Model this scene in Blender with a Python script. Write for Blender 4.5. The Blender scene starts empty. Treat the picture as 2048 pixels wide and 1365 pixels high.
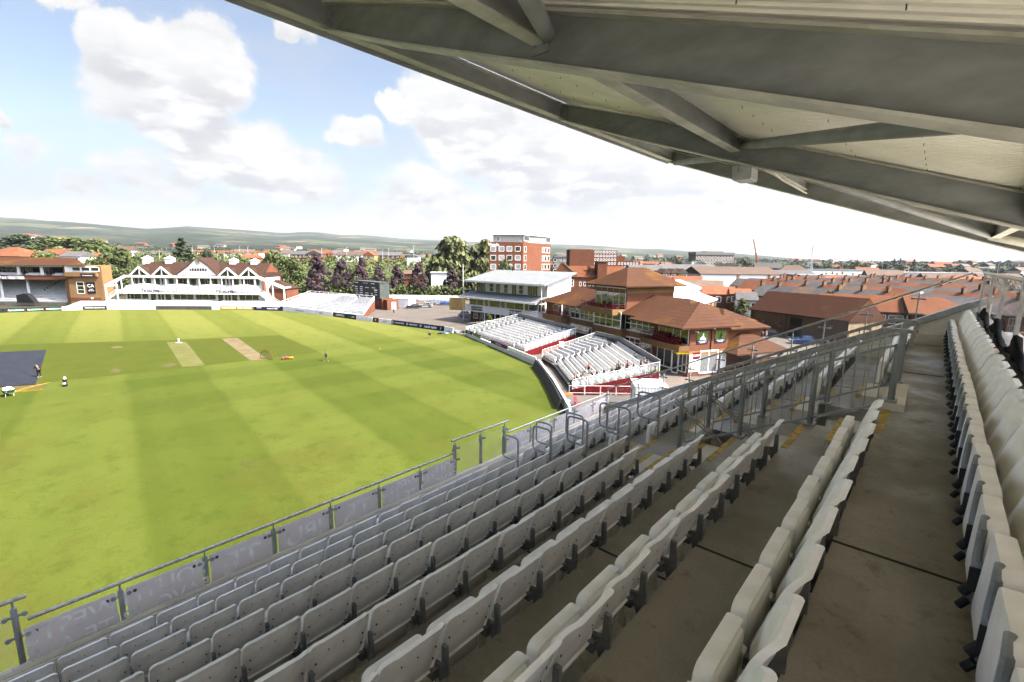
import bpy, bmesh, math, random
from math import sin, cos, radians as rad, pi, sqrt, atan2
from mathutils import Vector as V, Matrix
random.seed(7)
SC = bpy.context.scene
COL = SC.collection
# ---------------------------------------------------------------- camera
FPX = 946.5                      # focal length in pixels of a 2048 px wide frame
PITCH, ROLL, H = rad(9.747), rad(0.6303), 14.5
cF = V((0, cos(PITCH), -sin(PITCH))); r0 = V((1, 0, 0)); u0 = r0.cross(cF)
cR = cos(ROLL)*r0 + sin(ROLL)*u0; cU = -sin(ROLL)*r0 + cos(ROLL)*u0
camd = bpy.data.cameras.new('camera'); cam = bpy.data.objects.new('camera', camd); COL.objects.link(cam)
camd.sensor_width = 36; camd.lens = 36*FPX/2048; camd.clip_start = 0.05; camd.clip_end = 30000
cam.matrix_world = Matrix(((cR.x, cU.x, -cF.x, 0), (cR.y, cU.y, -cF.y, 0), (cR.z, cU.z, -cF.z, H), (0, 0, 0, 1)))
SC.camera = cam
SC.view_settings.view_transform = 'Standard'; SC.view_settings.look = 'None'
SC.view_settings.gamma = 1; SC.view_settings.exposure = 4.15
SC.render.engine = 'CYCLES'; SC.cycles.max_bounces = 6; SC.cycles.diffuse_bounces = 5; SC.cycles.transparent_max_bounces = 12
SC.cycles.caustics_reflective = False; SC.cycles.caustics_refractive = False
SC.cycles.use_denoising = True

def ray(px, py): return cF + cR*((px-1024)/FPX) - cU*((py-682.5)/FPX)
def G(px, py, z=0.0):
    d = ray(px, py); t = (z-H)/d.z; return V((d.x*t, d.y*t, z))
def AT(px, py, Y):
    d = ray(px, py); t = Y/d.y; return V((d.x*t, Y, H+d.z*t))

# ---------------------------------------------------------------- sun and sky
SUN_AZ, SUN_EL = rad(108), rad(50)      # azimuth clockwise from +Y
sd = V((sin(SUN_AZ)*cos(SUN_EL), cos(SUN_AZ)*cos(SUN_EL), sin(SUN_EL)))
sl = bpy.data.lights.new('sun', 'SUN'); sl.energy = 2.0; sl.angle = rad(0.6); sl.color = (1, .93, .81)
so = bpy.data.objects.new('sun', sl); COL.objects.link(so); so.location = (0, 0, 60)
so.rotation_euler = (-sd).to_track_quat('-Z', 'Y').to_euler()

def NN(nt, t, **kw):
    n = nt.nodes.new(t)
    for k, v in kw.items():
        if k == 'inp':
            for a, b in v.items(): n.inputs[a].default_value = b
        else: setattr(n, k, v)
    return n
def mth(nt, op, a, b=None, c=None, clamp=False):
    n = nt.nodes.new('ShaderNodeMath'); n.operation = op; n.use_clamp = clamp
    for i, v in enumerate((a, b, c)):
        if v is None: continue
        if hasattr(v, 'links'): nt.links.new(v, n.inputs[i])
        else: n.inputs[i].default_value = v
    return n.outputs[0]
def mixc(nt, f, a, b, bt='MIX'):
    n = nt.nodes.new('ShaderNodeMix'); n.data_type = 'RGBA'; n.blend_type = bt
    for s, v in (('Factor', f), ('A', a), ('B', b)):
        i = [x for x in n.inputs if x.name == s and (x.type == 'RGBA' or (s == 'Factor' and x.type == 'VALUE'))][0]
        if hasattr(v, 'links'): nt.links.new(v, i)
        else: i.default_value = v if s == 'Factor' else (tuple(v)+(1,))[:4]
    return [o for o in n.outputs if o.type == 'RGBA'][0]
def mapr(nt, v, a, b, c=0.0, d=1.0, smooth=True):
    n = nt.nodes.new('ShaderNodeMapRange'); n.interpolation_type = 'SMOOTHSTEP' if smooth else 'LINEAR'
    nt.links.new(v, n.inputs[0])
    for i, x in enumerate((a, b, c, d)): n.inputs[1+i].default_value = x
    return n.outputs[0]

W = bpy.data.worlds.new('World'); SC.world = W; W.use_nodes = True
nt = W.node_tree; nt.nodes.clear()
wo = nt.nodes.new('ShaderNodeOutputWorld'); bg = nt.nodes.new('ShaderNodeBackground')
sky = NN(nt, 'ShaderNodeTexSky', sky_type='NISHITA', sun_disc=False, sun_elevation=SUN_EL, sun_rotation=SUN_AZ, altitude=50, air_density=1.1, dust_density=2.2, ozone_density=1.5)
bg.inputs[1].default_value = 0.15
tc = nt.nodes.new('ShaderNodeTexCoord'); gen = tc.outputs['Generated']
# domain warp so that cloud outlines billow
nz = NN(nt, 'ShaderNodeTexNoise', inp={'Scale': 9.0, 'Detail': 7.0, 'Roughness': .62}); nt.links.new(gen, nz.inputs['Vector'])
wv = NN(nt, 'ShaderNodeVectorMath', operation='SUBTRACT'); nt.links.new(nz.outputs['Color'], wv.inputs[0]); wv.inputs[1].default_value = (.5, .5, .5)
ws = NN(nt, 'ShaderNodeVectorMath', operation='SCALE'); nt.links.new(wv.outputs[0], ws.inputs[0]); ws.inputs['Scale'].default_value = .13
wa = NN(nt, 'ShaderNodeVectorMath', operation='ADD'); nt.links.new(gen, wa.inputs[0]); nt.links.new(ws.outputs[0], wa.inputs[1])
# cumulus heaps: (direction given by a picture position, half width, half height in px, strength)
blobs = [(270,110,105,75,1), (400,150,130,110,1), (330,215,175,85,1), (470,300,170,75,.95), (560,350,150,60,.9), (300,340,120,50,.7),
         (710,270,65,32,.9), (790,215,50,38,1), (880,215,110,90,.95), (1010,265,170,100,1), (1150,330,230,90,1), (1330,420,260,90,1),
         (1000,190,180,60,.7), (840,370,120,50,.75), (900,420,220,50,.8), (1600,470,300,60,.9), (170,365,60,30,.7), (60,300,70,24,.6),
         (140,20,80,22,.75), (600,45,70,30,.8), (0,240,30,24,.8), (1480,330,240,90,.8), (500,430,420,36,.62), (1200,470,420,40,.8), (120,420,260,30,.55), (380,40,90,35,.5),
         (-300,200,200,120,.9), (-500,60,240,100,.8), (2300,300,300,160,.9), (2600,100,300,160,.8)]
acc = None; low = None
for (px, py, a, b, s) in blobs:
    d = ray(px, py).normalized()
    rt = V((d.y, -d.x, 0)).normalized(); up = rt.cross(d)
    k = cF.dot(d)   # px to radians near that direction
    sa, sb = a*k*k/FPX, b*k/FPX
    e = NN(nt, 'ShaderNodeVectorMath', operation='SUBTRACT'); nt.links.new(wa.outputs[0], e.inputs[0]); e.inputs[1].default_value = d
    d1 = NN(nt, 'ShaderNodeVectorMath', operation='DOT_PRODUCT'); nt.links.new(e.outputs[0], d1.inputs[0]); d1.inputs[1].default_value = rt/sa
    d2 = NN(nt, 'ShaderNodeVectorMath', operation='DOT_PRODUCT'); nt.links.new(e.outputs[0], d2.inputs[0]); d2.inputs[1].default_value = up/sb
    q = mth(nt, 'ADD', mth(nt, 'MULTIPLY', d1.outputs['Value'], d1.outputs['Value']), mth(nt, 'MULTIPLY', d2.outputs['Value'], d2.outputs['Value']))
    f = mth(nt, 'MULTIPLY', mapr(nt, q, 1.75, .25), s)
    sh = mth(nt, 'MULTIPLY', mapr(nt, d2.outputs['Value'], .35, -.85), f)
    acc = f if acc is None else mth(nt, 'MAXIMUM', acc, f)
    low = sh if low is None else mth(nt, 'MAXIMUM', low, sh)
n2 = NN(nt, 'ShaderNodeTexNoise', inp={'Scale': 5.0, 'Detail': 9.0, 'Roughness': .6}); 
mp = NN(nt, 'ShaderNodeMapping'); mp.inputs['Scale'].default_value = (1, 1, 2.6); nt.links.new(gen, mp.inputs[0]); nt.links.new(mp.outputs[0], n2.inputs['Vector'])
dens = mth(nt, 'ADD', acc, mth(nt, 'MULTIPLY', mth(nt, 'SUBTRACT', n2.outputs['Fac'], .5), 1.15))
cum = mapr(nt, dens, .27, .82)
n3 = NN(nt, 'ShaderNodeTexNoise', inp={'Scale': 2.2, 'Detail': 8.0, 'Roughness': .65, 'Distortion': .6}); mp3 = NN(nt, 'ShaderNodeMapping'); mp3.inputs['Scale'].default_value = (1, 1, 3.5)
nt.links.new(gen, mp3.inputs[0]); nt.links.new(mp3.outputs[0], n3.inputs['Vector'])
thin = mapr(nt, n3.outputs['Fac'], .40, .72, .06, .62)
sep = NN(nt, 'ShaderNodeSeparateXYZ'); nt.links.new(gen, sep.inputs[0])
hz = mapr(nt, sep.outputs['Z'], .26, .02, 0, .75)
cover = mth(nt, 'MAXIMUM', mth(nt, 'MAXIMUM', cum, thin), hz)
n4 = NN(nt, 'ShaderNodeTexNoise', inp={'Scale': 14.0, 'Detail': 6.0, 'Roughness': .6}); nt.links.new(mp.outputs[0], n4.inputs['Vector'])
shd = mth(nt, 'MULTIPLY', mth(nt, 'MULTIPLY', mth(nt, 'MULTIPLY_ADD', low, .85, mapr(nt, sep.outputs['Z'], .42, .10, .12, .42)), mapr(nt, n4.outputs['Fac'], .36, .60)), cum, clamp=True)
K = 1/0.15
def ck(r, g, b, s=1.0): return (r*K*s, g*K*s, b*K*s)
ccol = mixc(nt, shd, ck(.0520,.0518,.0515), ck(.0345,.0349,.0362))
hzc = mixc(nt, cum, ck(.033,.035,.038), ccol)
skyc = mixc(nt, 1.0, sky.outputs[0], (.089, .083, .080), 'MULTIPLY')
fin = mixc(nt, cover, skyc, hzc)
sdn = NN(nt, 'ShaderNodeVectorMath', operation='DOT_PRODUCT'); nt.links.new(gen, sdn.inputs[0]); sdn.inputs[1].default_value = sd   # clouds and sky boosted towards the sun, added as fill under the stand roof
fill_glow = mth(nt, 'MULTIPLY_ADD', mapr(nt, sdn.outputs['Value'], .34, .92), 9.0, 1.0)
gs = NN(nt, 'ShaderNodeVectorMath', operation='SCALE'); nt.links.new(fin, gs.inputs[0]); nt.links.new(mth(nt, 'MULTIPLY', fill_glow, mapr(nt, sep.outputs['Z'], .0, .22, .60, 1.0)), gs.inputs['Scale']); fin = gs.outputs[0]
nt.links.new(fin, bg.inputs[0]); nt.links.new(bg.outputs[0], wo.inputs[0])

# ---------------------------------------------------------------- materials
MATS = {}
OUT = 1.0
def mat(name, col, rough=.7, var=.12, scale=3.0, col2=None, metal=0.0, bump=0.0, bscale=None, coord='Object', rand=0.0, spec=None, stretch=None, alpha=None, trans=None, detail=5.0, lo=.35, hi=.65):
    if name in MATS: return MATS[name]
    col = tuple(x*OUT for x in col); col2 = tuple(x*OUT for x in col2) if col2 else None
    m = bpy.data.materials.new(name); m.use_nodes = True; nt = m.node_tree
    b = nt.nodes['Principled BSDF']; b.inputs['Roughness'].default_value = rough; b.inputs['Metallic'].default_value = metal
    if spec is None and OUT < 1: spec = .10
    if spec is not None: b.inputs['Specular IOR Level'].default_value = spec
    tc = nt.nodes.new('ShaderNodeTexCoord'); vec = tc.outputs[coord]
    if stretch:
        mp = nt.nodes.new('ShaderNodeMapping'); mp.inputs['Scale'].default_value = stretch; nt.links.new(vec, mp.inputs[0]); vec = mp.outputs[0]
    n = NN(nt, 'ShaderNodeTexNoise', inp={'Scale': scale, 'Detail': detail, 'Roughness': .6}); nt.links.new(vec, n.inputs['Vector'])
    c2 = col2 or tuple(max(0, x*(1-2.2*var)) for x in col)
    c1 = col if col2 else tuple(min(1, x*(1+var)) for x in col)
    o = mixc(nt, mapr(nt, n.outputs['Fac'], lo, hi), c1, c2)
    if rand:
        oi = nt.nodes.new('ShaderNodeObjectInfo'); hs = nt.nodes.new('ShaderNodeHueSaturation')
        nt.links.new(mth(nt, 'MULTIPLY_ADD', oi.outputs['Random'], rand, 1-rand/2), hs.inputs['Value']); nt.links.new(o, hs.inputs['Color']); o = hs.outputs[0]
    nt.links.new(o, b.inputs['Base Color'])
    if bump:
        nb = NN(nt, 'ShaderNodeTexNoise', inp={'Scale': bscale or scale*6, 'Detail': 4.0}); nt.links.new(vec, nb.inputs['Vector'])
        bp = NN(nt, 'ShaderNodeBump', inp={'Strength': bump, 'Distance': .02}); nt.links.new(nb.outputs['Fac'], bp.inputs['Height']); nt.links.new(bp.outputs[0], b.inputs['Normal'])
    if alpha is not None: b.inputs['Alpha'].default_value = alpha
    if trans is not None: b.inputs['Transmission Weight'].default_value = trans
    m['out'] = 1; MATS[name] = m; return m
def glass(name, col, alpha, rough=.05):
    if name in MATS: return MATS[name]
    m = bpy.data.materials.new(name); m.use_nodes = True; nt = m.node_tree
    b = nt.nodes['Principled BSDF']; b.inputs['Roughness'].default_value = rough; b.inputs['Base Color'].default_value = (*col, 1)
    n = NN(nt, 'ShaderNodeTexNoise', inp={'Scale': 2.0}); tc = nt.nodes.new('ShaderNodeTexCoord'); nt.links.new(tc.outputs['Object'], n.inputs['Vector'])
    nt.links.new(mapr(nt, n.outputs['Fac'], .3, .7, alpha*.9, min(1, alpha*1.1)), b.inputs['Alpha']); MATS[name] = m; return m

# ---------------------------------------------------------------- object helpers
def tag(o, label=None, cat=None, group=None, kind=None):
    if label: o['label'] = label
    if cat: o['category'] = cat
    if group: o['group'] = group
    if kind: o['kind'] = kind
    return o
def empty(name, loc=(0, 0, 0), rz=0, label=None, cat=None, group=None):
    o = bpy.data.objects.new(name, None); COL.objects.link(o); o.empty_display_size = .2
    o.location = loc; o.rotation_euler = (0, 0, rz); return tag(o, label, cat, group)
class MB:
    def __init__(s): s.v = []; s.f = []; s.mi = []; s.m = 0
    def add(s, vs, fs):
        k = len(s.v); s.v += [tuple(v) for v in vs]
        for f in fs: s.f.append(tuple(i+k for i in f)); s.mi.append(s.m)
        return s
    def quad(s, a, b, c, d): return s.add((a, b, c, d), ((0, 1, 2, 3),))
    def poly(s, pts): return s.add(pts, (tuple(range(len(pts))),))
    def box(s, x0, x1, y0, y1, z0, z1):
        return s.add([(x, y, z) for z in (z0, z1) for y in (y0, y1) for x in (x0, x1)],
                     [(0, 2, 3, 1), (4, 5, 7, 6), (0, 1, 5, 4), (2, 6, 7, 3), (0, 4, 6, 2), (1, 3, 7, 5)])
    def prism(s, pts, z0, z1):          # footprint (x, y) list
        n = len(pts); z1s = z1 if isinstance(z1, (list, tuple)) else [z1]*n
        vs = [(p[0], p[1], z0) for p in pts]+[(p[0], p[1], z) for p, z in zip(pts, z1s)]
        return s.add(vs, [tuple(range(n-1, -1, -1)), tuple(range(n, 2*n))]+[(i, (i+1) % n, n+(i+1) % n, n+i) for i in range(n)])
    def extr(s, pts, d):                # 3D polygon pushed along d
        n = len(pts); d = V(d); vs = [V(p) for p in pts]; vs += [p+d for p in vs]
        return s.add(vs, [tuple(range(n-1, -1, -1)), tuple(range(n, 2*n))]+[(i, (i+1) % n, n+(i+1) % n, n+i) for i in range(n)])
    def beam(s, a, b, w, h, up=(0, 0, 1)):
        a = V(a); b = V(b); d = (b-a).normalized(); up = V(up); x = d.cross(up)
        if x.length < 1e-4: x = d.cross(V((0, 1, 0)))
        x.normalize(); z = x.cross(d).normalized(); vs = []
        for p in (a, b):
            for sx, sz in ((-1, -1), (1, -1), (1, 1), (-1, 1)): vs.append(p+x*(sx*w/2)+z*(sz*h/2))
        return s.add(vs, [(0, 1, 2, 3), (7, 6, 5, 4), (0, 4, 5, 1), (1, 5, 6, 2), (2, 6, 7, 3), (3, 7, 4, 0)])
    def tube(s, pts, r, n=8, cap=True, rs=None):
        pts = [V(p) for p in pts]; k0 = len(s.v); pr = None
        for i, p in enumerate(pts):
            d = (pts[min(i+1, len(pts)-1)]-pts[max(i-1, 0)]).normalized()
            x = d.cross(pr) if pr else d.cross(V((0, 0, 1)))
            if x.length < 1e-3: x = d.cross(V((0, 1, 0)))
            x.normalize(); y = x.cross(d); pr = y
            rr = rs[i] if rs else r
            for j in range(n): t = 2*pi*j/n; s.v.append(tuple(p+x*(cos(t)*rr)+y*(sin(t)*rr)))
        for i in range(len(pts)-1):
            for j in range(n):
                a = k0+i*n+j; b = k0+i*n+(j+1) % n; s.f.append((a, b, b+n, a+n)); s.mi.append(s.m)
        if cap:
            s.f.append(tuple(k0+j for j in range(n))); s.mi.append(s.m)
            k = k0+(len(pts)-1)*n; s.f.append(tuple(k+j for j in reversed(range(n)))); s.mi.append(s.m)
        return s
    def cyl(s, x, y, z0, z1, r, n=12, r2=None): return s.tube([(x, y, z0), (x, y, z1)], r, n, rs=[r, r if r2 is None else r2])
    def disc(s, c, nrm, r, n=10):
        q = V(nrm).to_track_quat('Z', 'Y'); c = V(c)
        return s.poly([c+q @ V((cos(2*pi*i/n)*r, sin(2*pi*i/n)*r, 0)) for i in range(n)])
    def build(s, name, m, parent=None, loc=None, smooth=False, rz=0):
        me = bpy.data.meshes.new(name); me.from_pydata(s.v, [], s.f)
        ms = m if isinstance(m, (list, tuple)) else [m]
        for x in ms: me.materials.append(x)
        if len(ms) > 1: me.polygons.foreach_set('material_index', s.mi)
        bm = bmesh.new(); bm.from_mesh(me); bmesh.ops.recalc_face_normals(bm, faces=bm.faces); bm.to_mesh(me); bm.free()
        if smooth:
            me.polygons.foreach_set('use_smooth', [True]*len(me.polygons))
            if smooth != 'all': me.set_sharp_from_angle(angle=rad(40))
        me.update()
        o = bpy.data.objects.new(name, me); COL.objects.link(o); o.parent = parent
        if loc is not None: o.location = loc
        if rz: o.rotation_euler = (0, 0, rz)
        return o
KIDS = {}
def copy_tree(o, parent=None, loc=None, rz=None, label=None, group=None):
    c = o.copy(); COL.objects.link(c); c.parent = parent
    if loc is not None: c.location = loc
    if rz is not None: c.rotation_euler = (0, 0, rz)
    if label: c['label'] = label
    if group: c['group'] = group
    if o.name not in KIDS: KIDS[o.name] = list(o.children)
    for ch in KIDS[o.name]: copy_tree(ch, c)
    return c
def lettering(txt, size, m, parent, mtx, name='lettering', mirror=False, extrude=.004, squash=1.0, bold=0.0, align='CENTER'):
    cu = bpy.data.curves.new(name, 'FONT'); cu.body = txt; cu.size = size; cu.extrude = extrude; cu.align_x = align; cu.align_y = 'CENTER'; cu.offset = bold*size
    t = bpy.data.objects.new(name, cu); COL.objects.link(t)
    me = bpy.data.meshes.new_from_object(t.evaluated_get(bpy.context.evaluated_depsgraph_get()))
    bpy.data.objects.remove(t); me.materials.clear(); me.materials.append(m)
    if mirror or squash != 1.0: me.transform(Matrix.Diagonal((-squash if mirror else squash, 1, 1, 1)))
    o = bpy.data.objects.new(name, me); COL.objects.link(o); o.parent = parent; o.matrix_local = mtx; return o
def frame_mtx(o, x, nrm):      # text plane: x direction and outward normal, z up
    x = V(x).normalized(); n = V(nrm).normalized(); y = n.cross(x).normalized(); o = V(o)
    return Matrix(((x.x, y.x, n.x, o.x), (x.y, y.y, n.y, o.y), (x.z, y.z, n.z, o.z), (0, 0, 0, 1)))
ORD = ['first','second','third','fourth','fifth','sixth','seventh','eighth','ninth','tenth','eleventh','twelfth','thirteenth','fourteenth','fifteenth','sixteenth','seventeenth','eighteenth','nineteenth','twentieth']+['twenty-'+x for x in ('first','second','third','fourth','fifth','sixth','seventh','eighth','ninth')]+['thirtieth']
#@@PART1
# ---------------------------------------------------------------- the grandstand we stand in (u along the rows, v towards the field)
PHI = rad(90-41.583); cu_, su_ = cos(PHI), sin(PHI)
def SW(u, v, z): return V((u*cu_-v*su_, u*su_+v*cu_, H+z))
RZ0, RISE, TR, V0 = -1.707, .394, .82, .29
def strip(k): return V0+TR*(k-1), V0+TR*k, RZ0-RISE*k     # v0, v1, z of tread k (0 = aisle)
UE = 13.5
def concmat():
    m = bpy.data.materials.new('concrete'); m.use_nodes = True; nt = m.node_tree; b = nt.nodes['Principled BSDF']; tc = nt.nodes.new('ShaderNodeTexCoord'); o = tc.outputs['Object']
    def nz(sc, det=8.0, ro=.65, di=0.0): n = NN(nt, 'ShaderNodeTexNoise', inp={'Scale': sc, 'Detail': det, 'Roughness': ro, 'Distortion': di}); nt.links.new(o, n.inputs['Vector']); return n.outputs['Fac']
    c = mixc(nt, mapr(nt, nz(.7), .40, .62), (.32, .295, .25), (.235, .215, .175))
    c = mixc(nt, mapr(nt, nz(2.6, 9, .7, .6), .56, .68, 0, .55), c, (.125, .10, .07))
    c = mixc(nt, mapr(nt, nz(9.0, 6), .60, .70, 0, .45), c, (.09, .075, .055))
    c = mixc(nt, mapr(nt, nz(60.0, 3), .35, .7, 0, .22), c, (.13, .12, .095)); c = mixc(nt, mapr(nt, nz(3.5, 8, .75), .64, .72, 0, .35), c, (.40, .37, .32)); nt.links.new(c, b.inputs['Base Color'])
    nt.links.new(mapr(nt, nz(1.6), .35, .6, .38, .75), b.inputs['Roughness']); bp = NN(nt, 'ShaderNodeBump', inp={'Strength': .3, 'Distance': .01}); nt.links.new(nz(40.0), bp.inputs['Height']); nt.links.new(bp.outputs[0], b.inputs['Normal']); MATS['concrete'] = m; return m
M_conc = concmat()
M_concl = mat('pale_concrete', (.66, .62, .54), .8, .1, 2.0, (.54, .50, .43), bump=.15)
M_joint = mat('joint_filler', (.035, .03, .025), .9)
M_yel = mat('yellow_nosing', (.50, .32, .03), .7, .1, 9, (.22, .15, .04), lo=.4, hi=.7)
M_galv = mat('galvanised_steel', (.33, .345, .345), .45, .12, 6, (.25, .262, .262), metal=.3, bump=.05)
M_galvd = mat('weathered_steel', (.215, .225, .222), .6, .2, 1.6, (.14, .148, .142), metal=.1, stretch=(1, 1, 2.5), detail=8, lo=.3, hi=.7)
M_flange = mat('pale_steel_flange', (.44, .44, .38), .6, .2, 2.5, (.31, .31, .26), metal=.05, detail=7)
M_deckr = mat('roof_sheet', (.84, .82, .74), .5, .05, .8, (.74, .72, .64), detail=6)
M_inox = mat('brushed_handrail', (.36, .34, .31), .35, .12, 20, metal=.8, stretch=(1, 1, 1))
M_white = mat('seat_plastic', (.90, .875, .86), .38, .05, 7, (.79, .765, .745), spec=.5)
M_cush = mat('seat_inner_plastic', (.84, .81, .73), .42, .06, 5, (.75, .72, .64))
M_dgrey = mat('dark_grey_bracket', (.15, .158, .17), .5, .15, 8)
M_mgrey = mat('mid_grey_frame', (.24, .26, .285), .45, .15, 8)
M_black = mat('black_rubber', (.012, .012, .014), .6)
M_bolt = mat('bolt_metal', (.10, .09, .085), .4, metal=.6)

GS = empty('grandstand', (0, 0, H), PHI, 'grey concrete upper tier with steel roof from which the ground is seen', 'grandstand')
b = MB()
UL = -5.0
VO0, VO1, VU0, VU1 = .33, 2.70, 7.14, 8.28     # vomitory opening (v, u)
# treads, with the vomitory left open
for k in range(-1, 10):
    v0, v1, z = strip(k)
    if k == 9: v1 = 7.72
    segs = [(UL, UE)]
    if k in (1, 2, 3): segs = [(UL, VU0), (VU1, UE)]
    for a, c in segs: b.box(a, c, v0, v1, z-.22 if k > -1 else z-.3, z)
    if k == 0: b.box(VU0, VU1, v0, V0-.001, z-.22, z-.001) if False else None
for k in range(0, 9):                          # risers
    v0, v1, z = strip(k); zz = strip(k+1)[2]
    segs = [(UL, UE)]
    if k in (1, 2): segs = [(UL, VU0), (VU1, UE)]
    for a, c in segs: b.box(a, c, v1-.12, v1-.002, zz-.2, z-.003)
b.build('terrace', M_conc, GS)
b = MB()                                        # walls and steps of the vomitory
[b.box(x_, x_+.12, strip(k)[0]+.001, min(strip(k)[1], VO1)-.001, -5.2, strip(k)[2]-.003) for k in (1, 2, 3) for x_ in (VU0-.12, VU1)]; b.box(VU0, VU1, VO0-.2, VO0, -5.2, RZ0-.004)
for k in range(8): b.box(VU0+.002, VU1-.002, VO1-.28*(k+1), VO1-.28*k, -5.6, strip(4)[2]-.18*k-.01)
b.build('vomitory_stair', M_concl, GS)
b = MB(); b.box(6.98, 8.28, .10, .31, RZ0, RZ0+.09); b.build('plinth', M_concl, GS)
for a, c, ks in ((5.95, 6.98, range(0, 4)), (8.44, 9.4, range(0, 4)), (7.08, 8.13, range(4, 9))):
    for k in ks: z = strip(k)[2]; v1 = strip(k)[1]; b = MB(); b.box(a, c, v1, v1+.40, strip(k+1)[2]-.01, z-RISE/2); b.build('half_step', M_concl, GS)
for a, c, ks in ((5.95, 6.98, range(0, 4)), (8.44, 9.4, range(0, 4)), (7.08, 8.13, range(4, 9))):
    for k in ks:
        for v, z in ((strip(k)[1], strip(k)[2]), (strip(k)[1]+.40, strip(k)[2]-RISE/2)):
            b = MB(); b.box(a, c, v-.065, v+.004, z-.05, z+.004); b.build('yellow_nosing', M_yel, GS)
b = MB(); v = strip(4)[1]; b.box(7.02, 7.08, 2.75, 3.57, strip(4)[2], strip(4)[2]+.004); b.build('yellow_nosing', M_yel, GS)
for uu in (-3.0, 3.36, 9.72):                   # joints between precast units
    b = MB()
    for k in range(0, 9):
        v0, v1, z = strip(k); b.box(uu-.011, uu+.011, v0+.01, v1, z, z+.004); b.box(uu-.011, uu+.011, v1-.001, v1+.004, z-RISE, z)
    b.build('expansion_joint', M_joint, GS)
b = MB()                                        # end wall, with its lower kerb
pr = [(-.9, -.68), (-.53, -.82), (.25, -1.24), (7.75, -4.84), (7.9, -4.84), (7.9, -6.2), (-.9, -3.0)]
b.extr([(UE+.02, v, z) for v, z in pr], (.22, 0, 0))
b.build('end_wall', M_concl, GS)
b = MB(); b.extr([(UE-.03, v, z) for v, z in ((-.9, -.62), (-.53, -.78), (.25, -1.2), (7.9, -4.86), (7.9, -4.98), (.25, -1.33), (-.53, -.92), (-.9, -.76))], (.3, 0, 0)); b.build('wall_coping', M_galv, GS)
b = MB(); b.extr([(UE-.09, v, z) for v, z in ((-.53, -1.46), (.29, -1.46), (.29, -1.7), (-.53, -1.7))]+[], (.1, 0, 0))
for k in range(1, 9): v0, v1, z = strip(k); b.extr([(UE-.09, v0, z+.40), (UE-.09, v1, z+.16), (UE-.09, v1, z), (UE-.09, v0, z)], (.1, 0, 0))
b.build('wall_kerb', M_concl, GS)
b = MB(); b.box(UL, UE, 7.72, 7.92, -6.4, -5.02); b.tube([(UL, 7.8, -5.0), (UE, 7.8, -5.0)], .055, 8); b.build('front_kerb', M_concl, GS)
b = MB()                                        # under-structure and rear wall
b.box(UL-8, UE, -1.5, -1.3, -14.5, -1.62); b.box(-12, UE+.2, 4.5, 4.7, -14.5, -5.0); b.box(UE, UE+.2, -1.5, 4.5, -14.5, -3.6)
b.box(UL-8, UL, -6, 7.9, -3.2, -3.0)
b.build('rear_wall', M_concl, GS)

# ---- roof: rafters across the rows, purlins along them, profiled sheet on top
def zb(v): return .78+.345*v
RU = [-8.0, -2.0, 3.88, 9.74, 16.0]; VE = 7.25; VB = -2.3
for i, u in enumerate(RU):
    w = .022
    def dep(v): return .34+.12*min(1, (VE-v)/2.5) if u < 15 else .30+.12*min(1, (VE-v)/2.5)
    prof = [(VE, zb(VE)+.06), (5.5, zb(5.5)), (VB, zb(VB)), (VB, zb(VB)+.46), (4.75, zb(4.75)+dep(4.75)), (VE, zb(VE)+.40)]
    f = MB(); f.extr([(u-w/2, v, z) for v, z in prof], (w, 0, 0)); o = f.build('rafter', M_galvd, GS)
    g = MB()
    low = [(VE, zb(VE)+.06), (5.5, zb(5.5)), (VB, zb(VB))]
    for (va, za), (vb, zc) in zip(low, low[1:]): g.beam((u, va, za), (u, vb, zc), .26, .024)
    top = [(VE, zb(VE)+.40), (4.75, zb(4.75)+dep(4.75)), (VB, zb(VB)+.46)]
    for (va, za), (vb, zc) in zip(top, top[1:]): g.beam((u, va, za), (u, vb, zc), .24, .022)
    g.build('flange', M_flange, o)
    g = MB()
    for pv in (7.05, 3.1, -.9):
        z0 = zb(pv)+.12
        for sgn in (-1, 1): g.box(u+sgn*.012, u+sgn*.03, pv-.1, pv+.1, z0-.02, z0+.28)
        for dz in (.06, .2):
            for sgn in (-1, 1):
                for dv in (-.055, .055): g.tube([(u+sgn*.03, pv+dv, z0+dz), (u+sgn*.05, pv+dv, z0+dz)], .016, 6)
    g.build('end_plate', M_galvd, o)
def purlin(v, zbot, d, w=.16, u0=-12, u1=16.0):
    for a, c in zip([u0]+[x for x in RU if x > u0], [x for x in RU if x > u0]+([] if u1 <= 16 else [u1])):
        if c-a < .3: continue
        f = MB(); f.box(a+.02, c-.02, v-.009, v+.009, zbot+.02, zbot+d-.02); o = f.build('purlin', M_galvd, GS)
        f = MB(); f.box(a+.02, c-.02, v-w/2, v+w/2, zbot, zbot+.018); f.box(a+.02, c-.02, v-w/2, v+w/2, zbot+d-.018, zbot+d); f.build('flange', M_flange, o)
purlin(7.12, zb(7.12)+.06, .33); purlin(3.1, zb(3.1)+.18, .36); purlin(-.9, zb(-.9)+.14, .34); purlin(-2.2, zb(-2.2)+.1, .34)
purlin(11, 99, .1) if False else None
f = MB(); f.box(-12, 16.1, 7.27, 7.31, zb(7.25)-.02, zb(7.25)+.1); f.box(-12, 16.1, 7.31, 7.45, zb(7.25)+.06, zb(7.25)+.5); f.build('fascia', M_galvd, GS)
f = MB(); f.beam((16.16, 7.45, zb(7.45)+.28), (16.16, VB, zb(VB)+.25), .05, .5, up=(0, 0, 1)); f.build('fascia', M_galvd, GS)
f = MB(); n = int(28.3/.125); x = -12.0     # trapezoid ribs running up the slope
pts = []
while x < 16.2: pts += [(x, 0), (x+.05, 0), (x+.060, .05), (x+.115, .05)]; x += .125
k0 = len(f.v)
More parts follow.
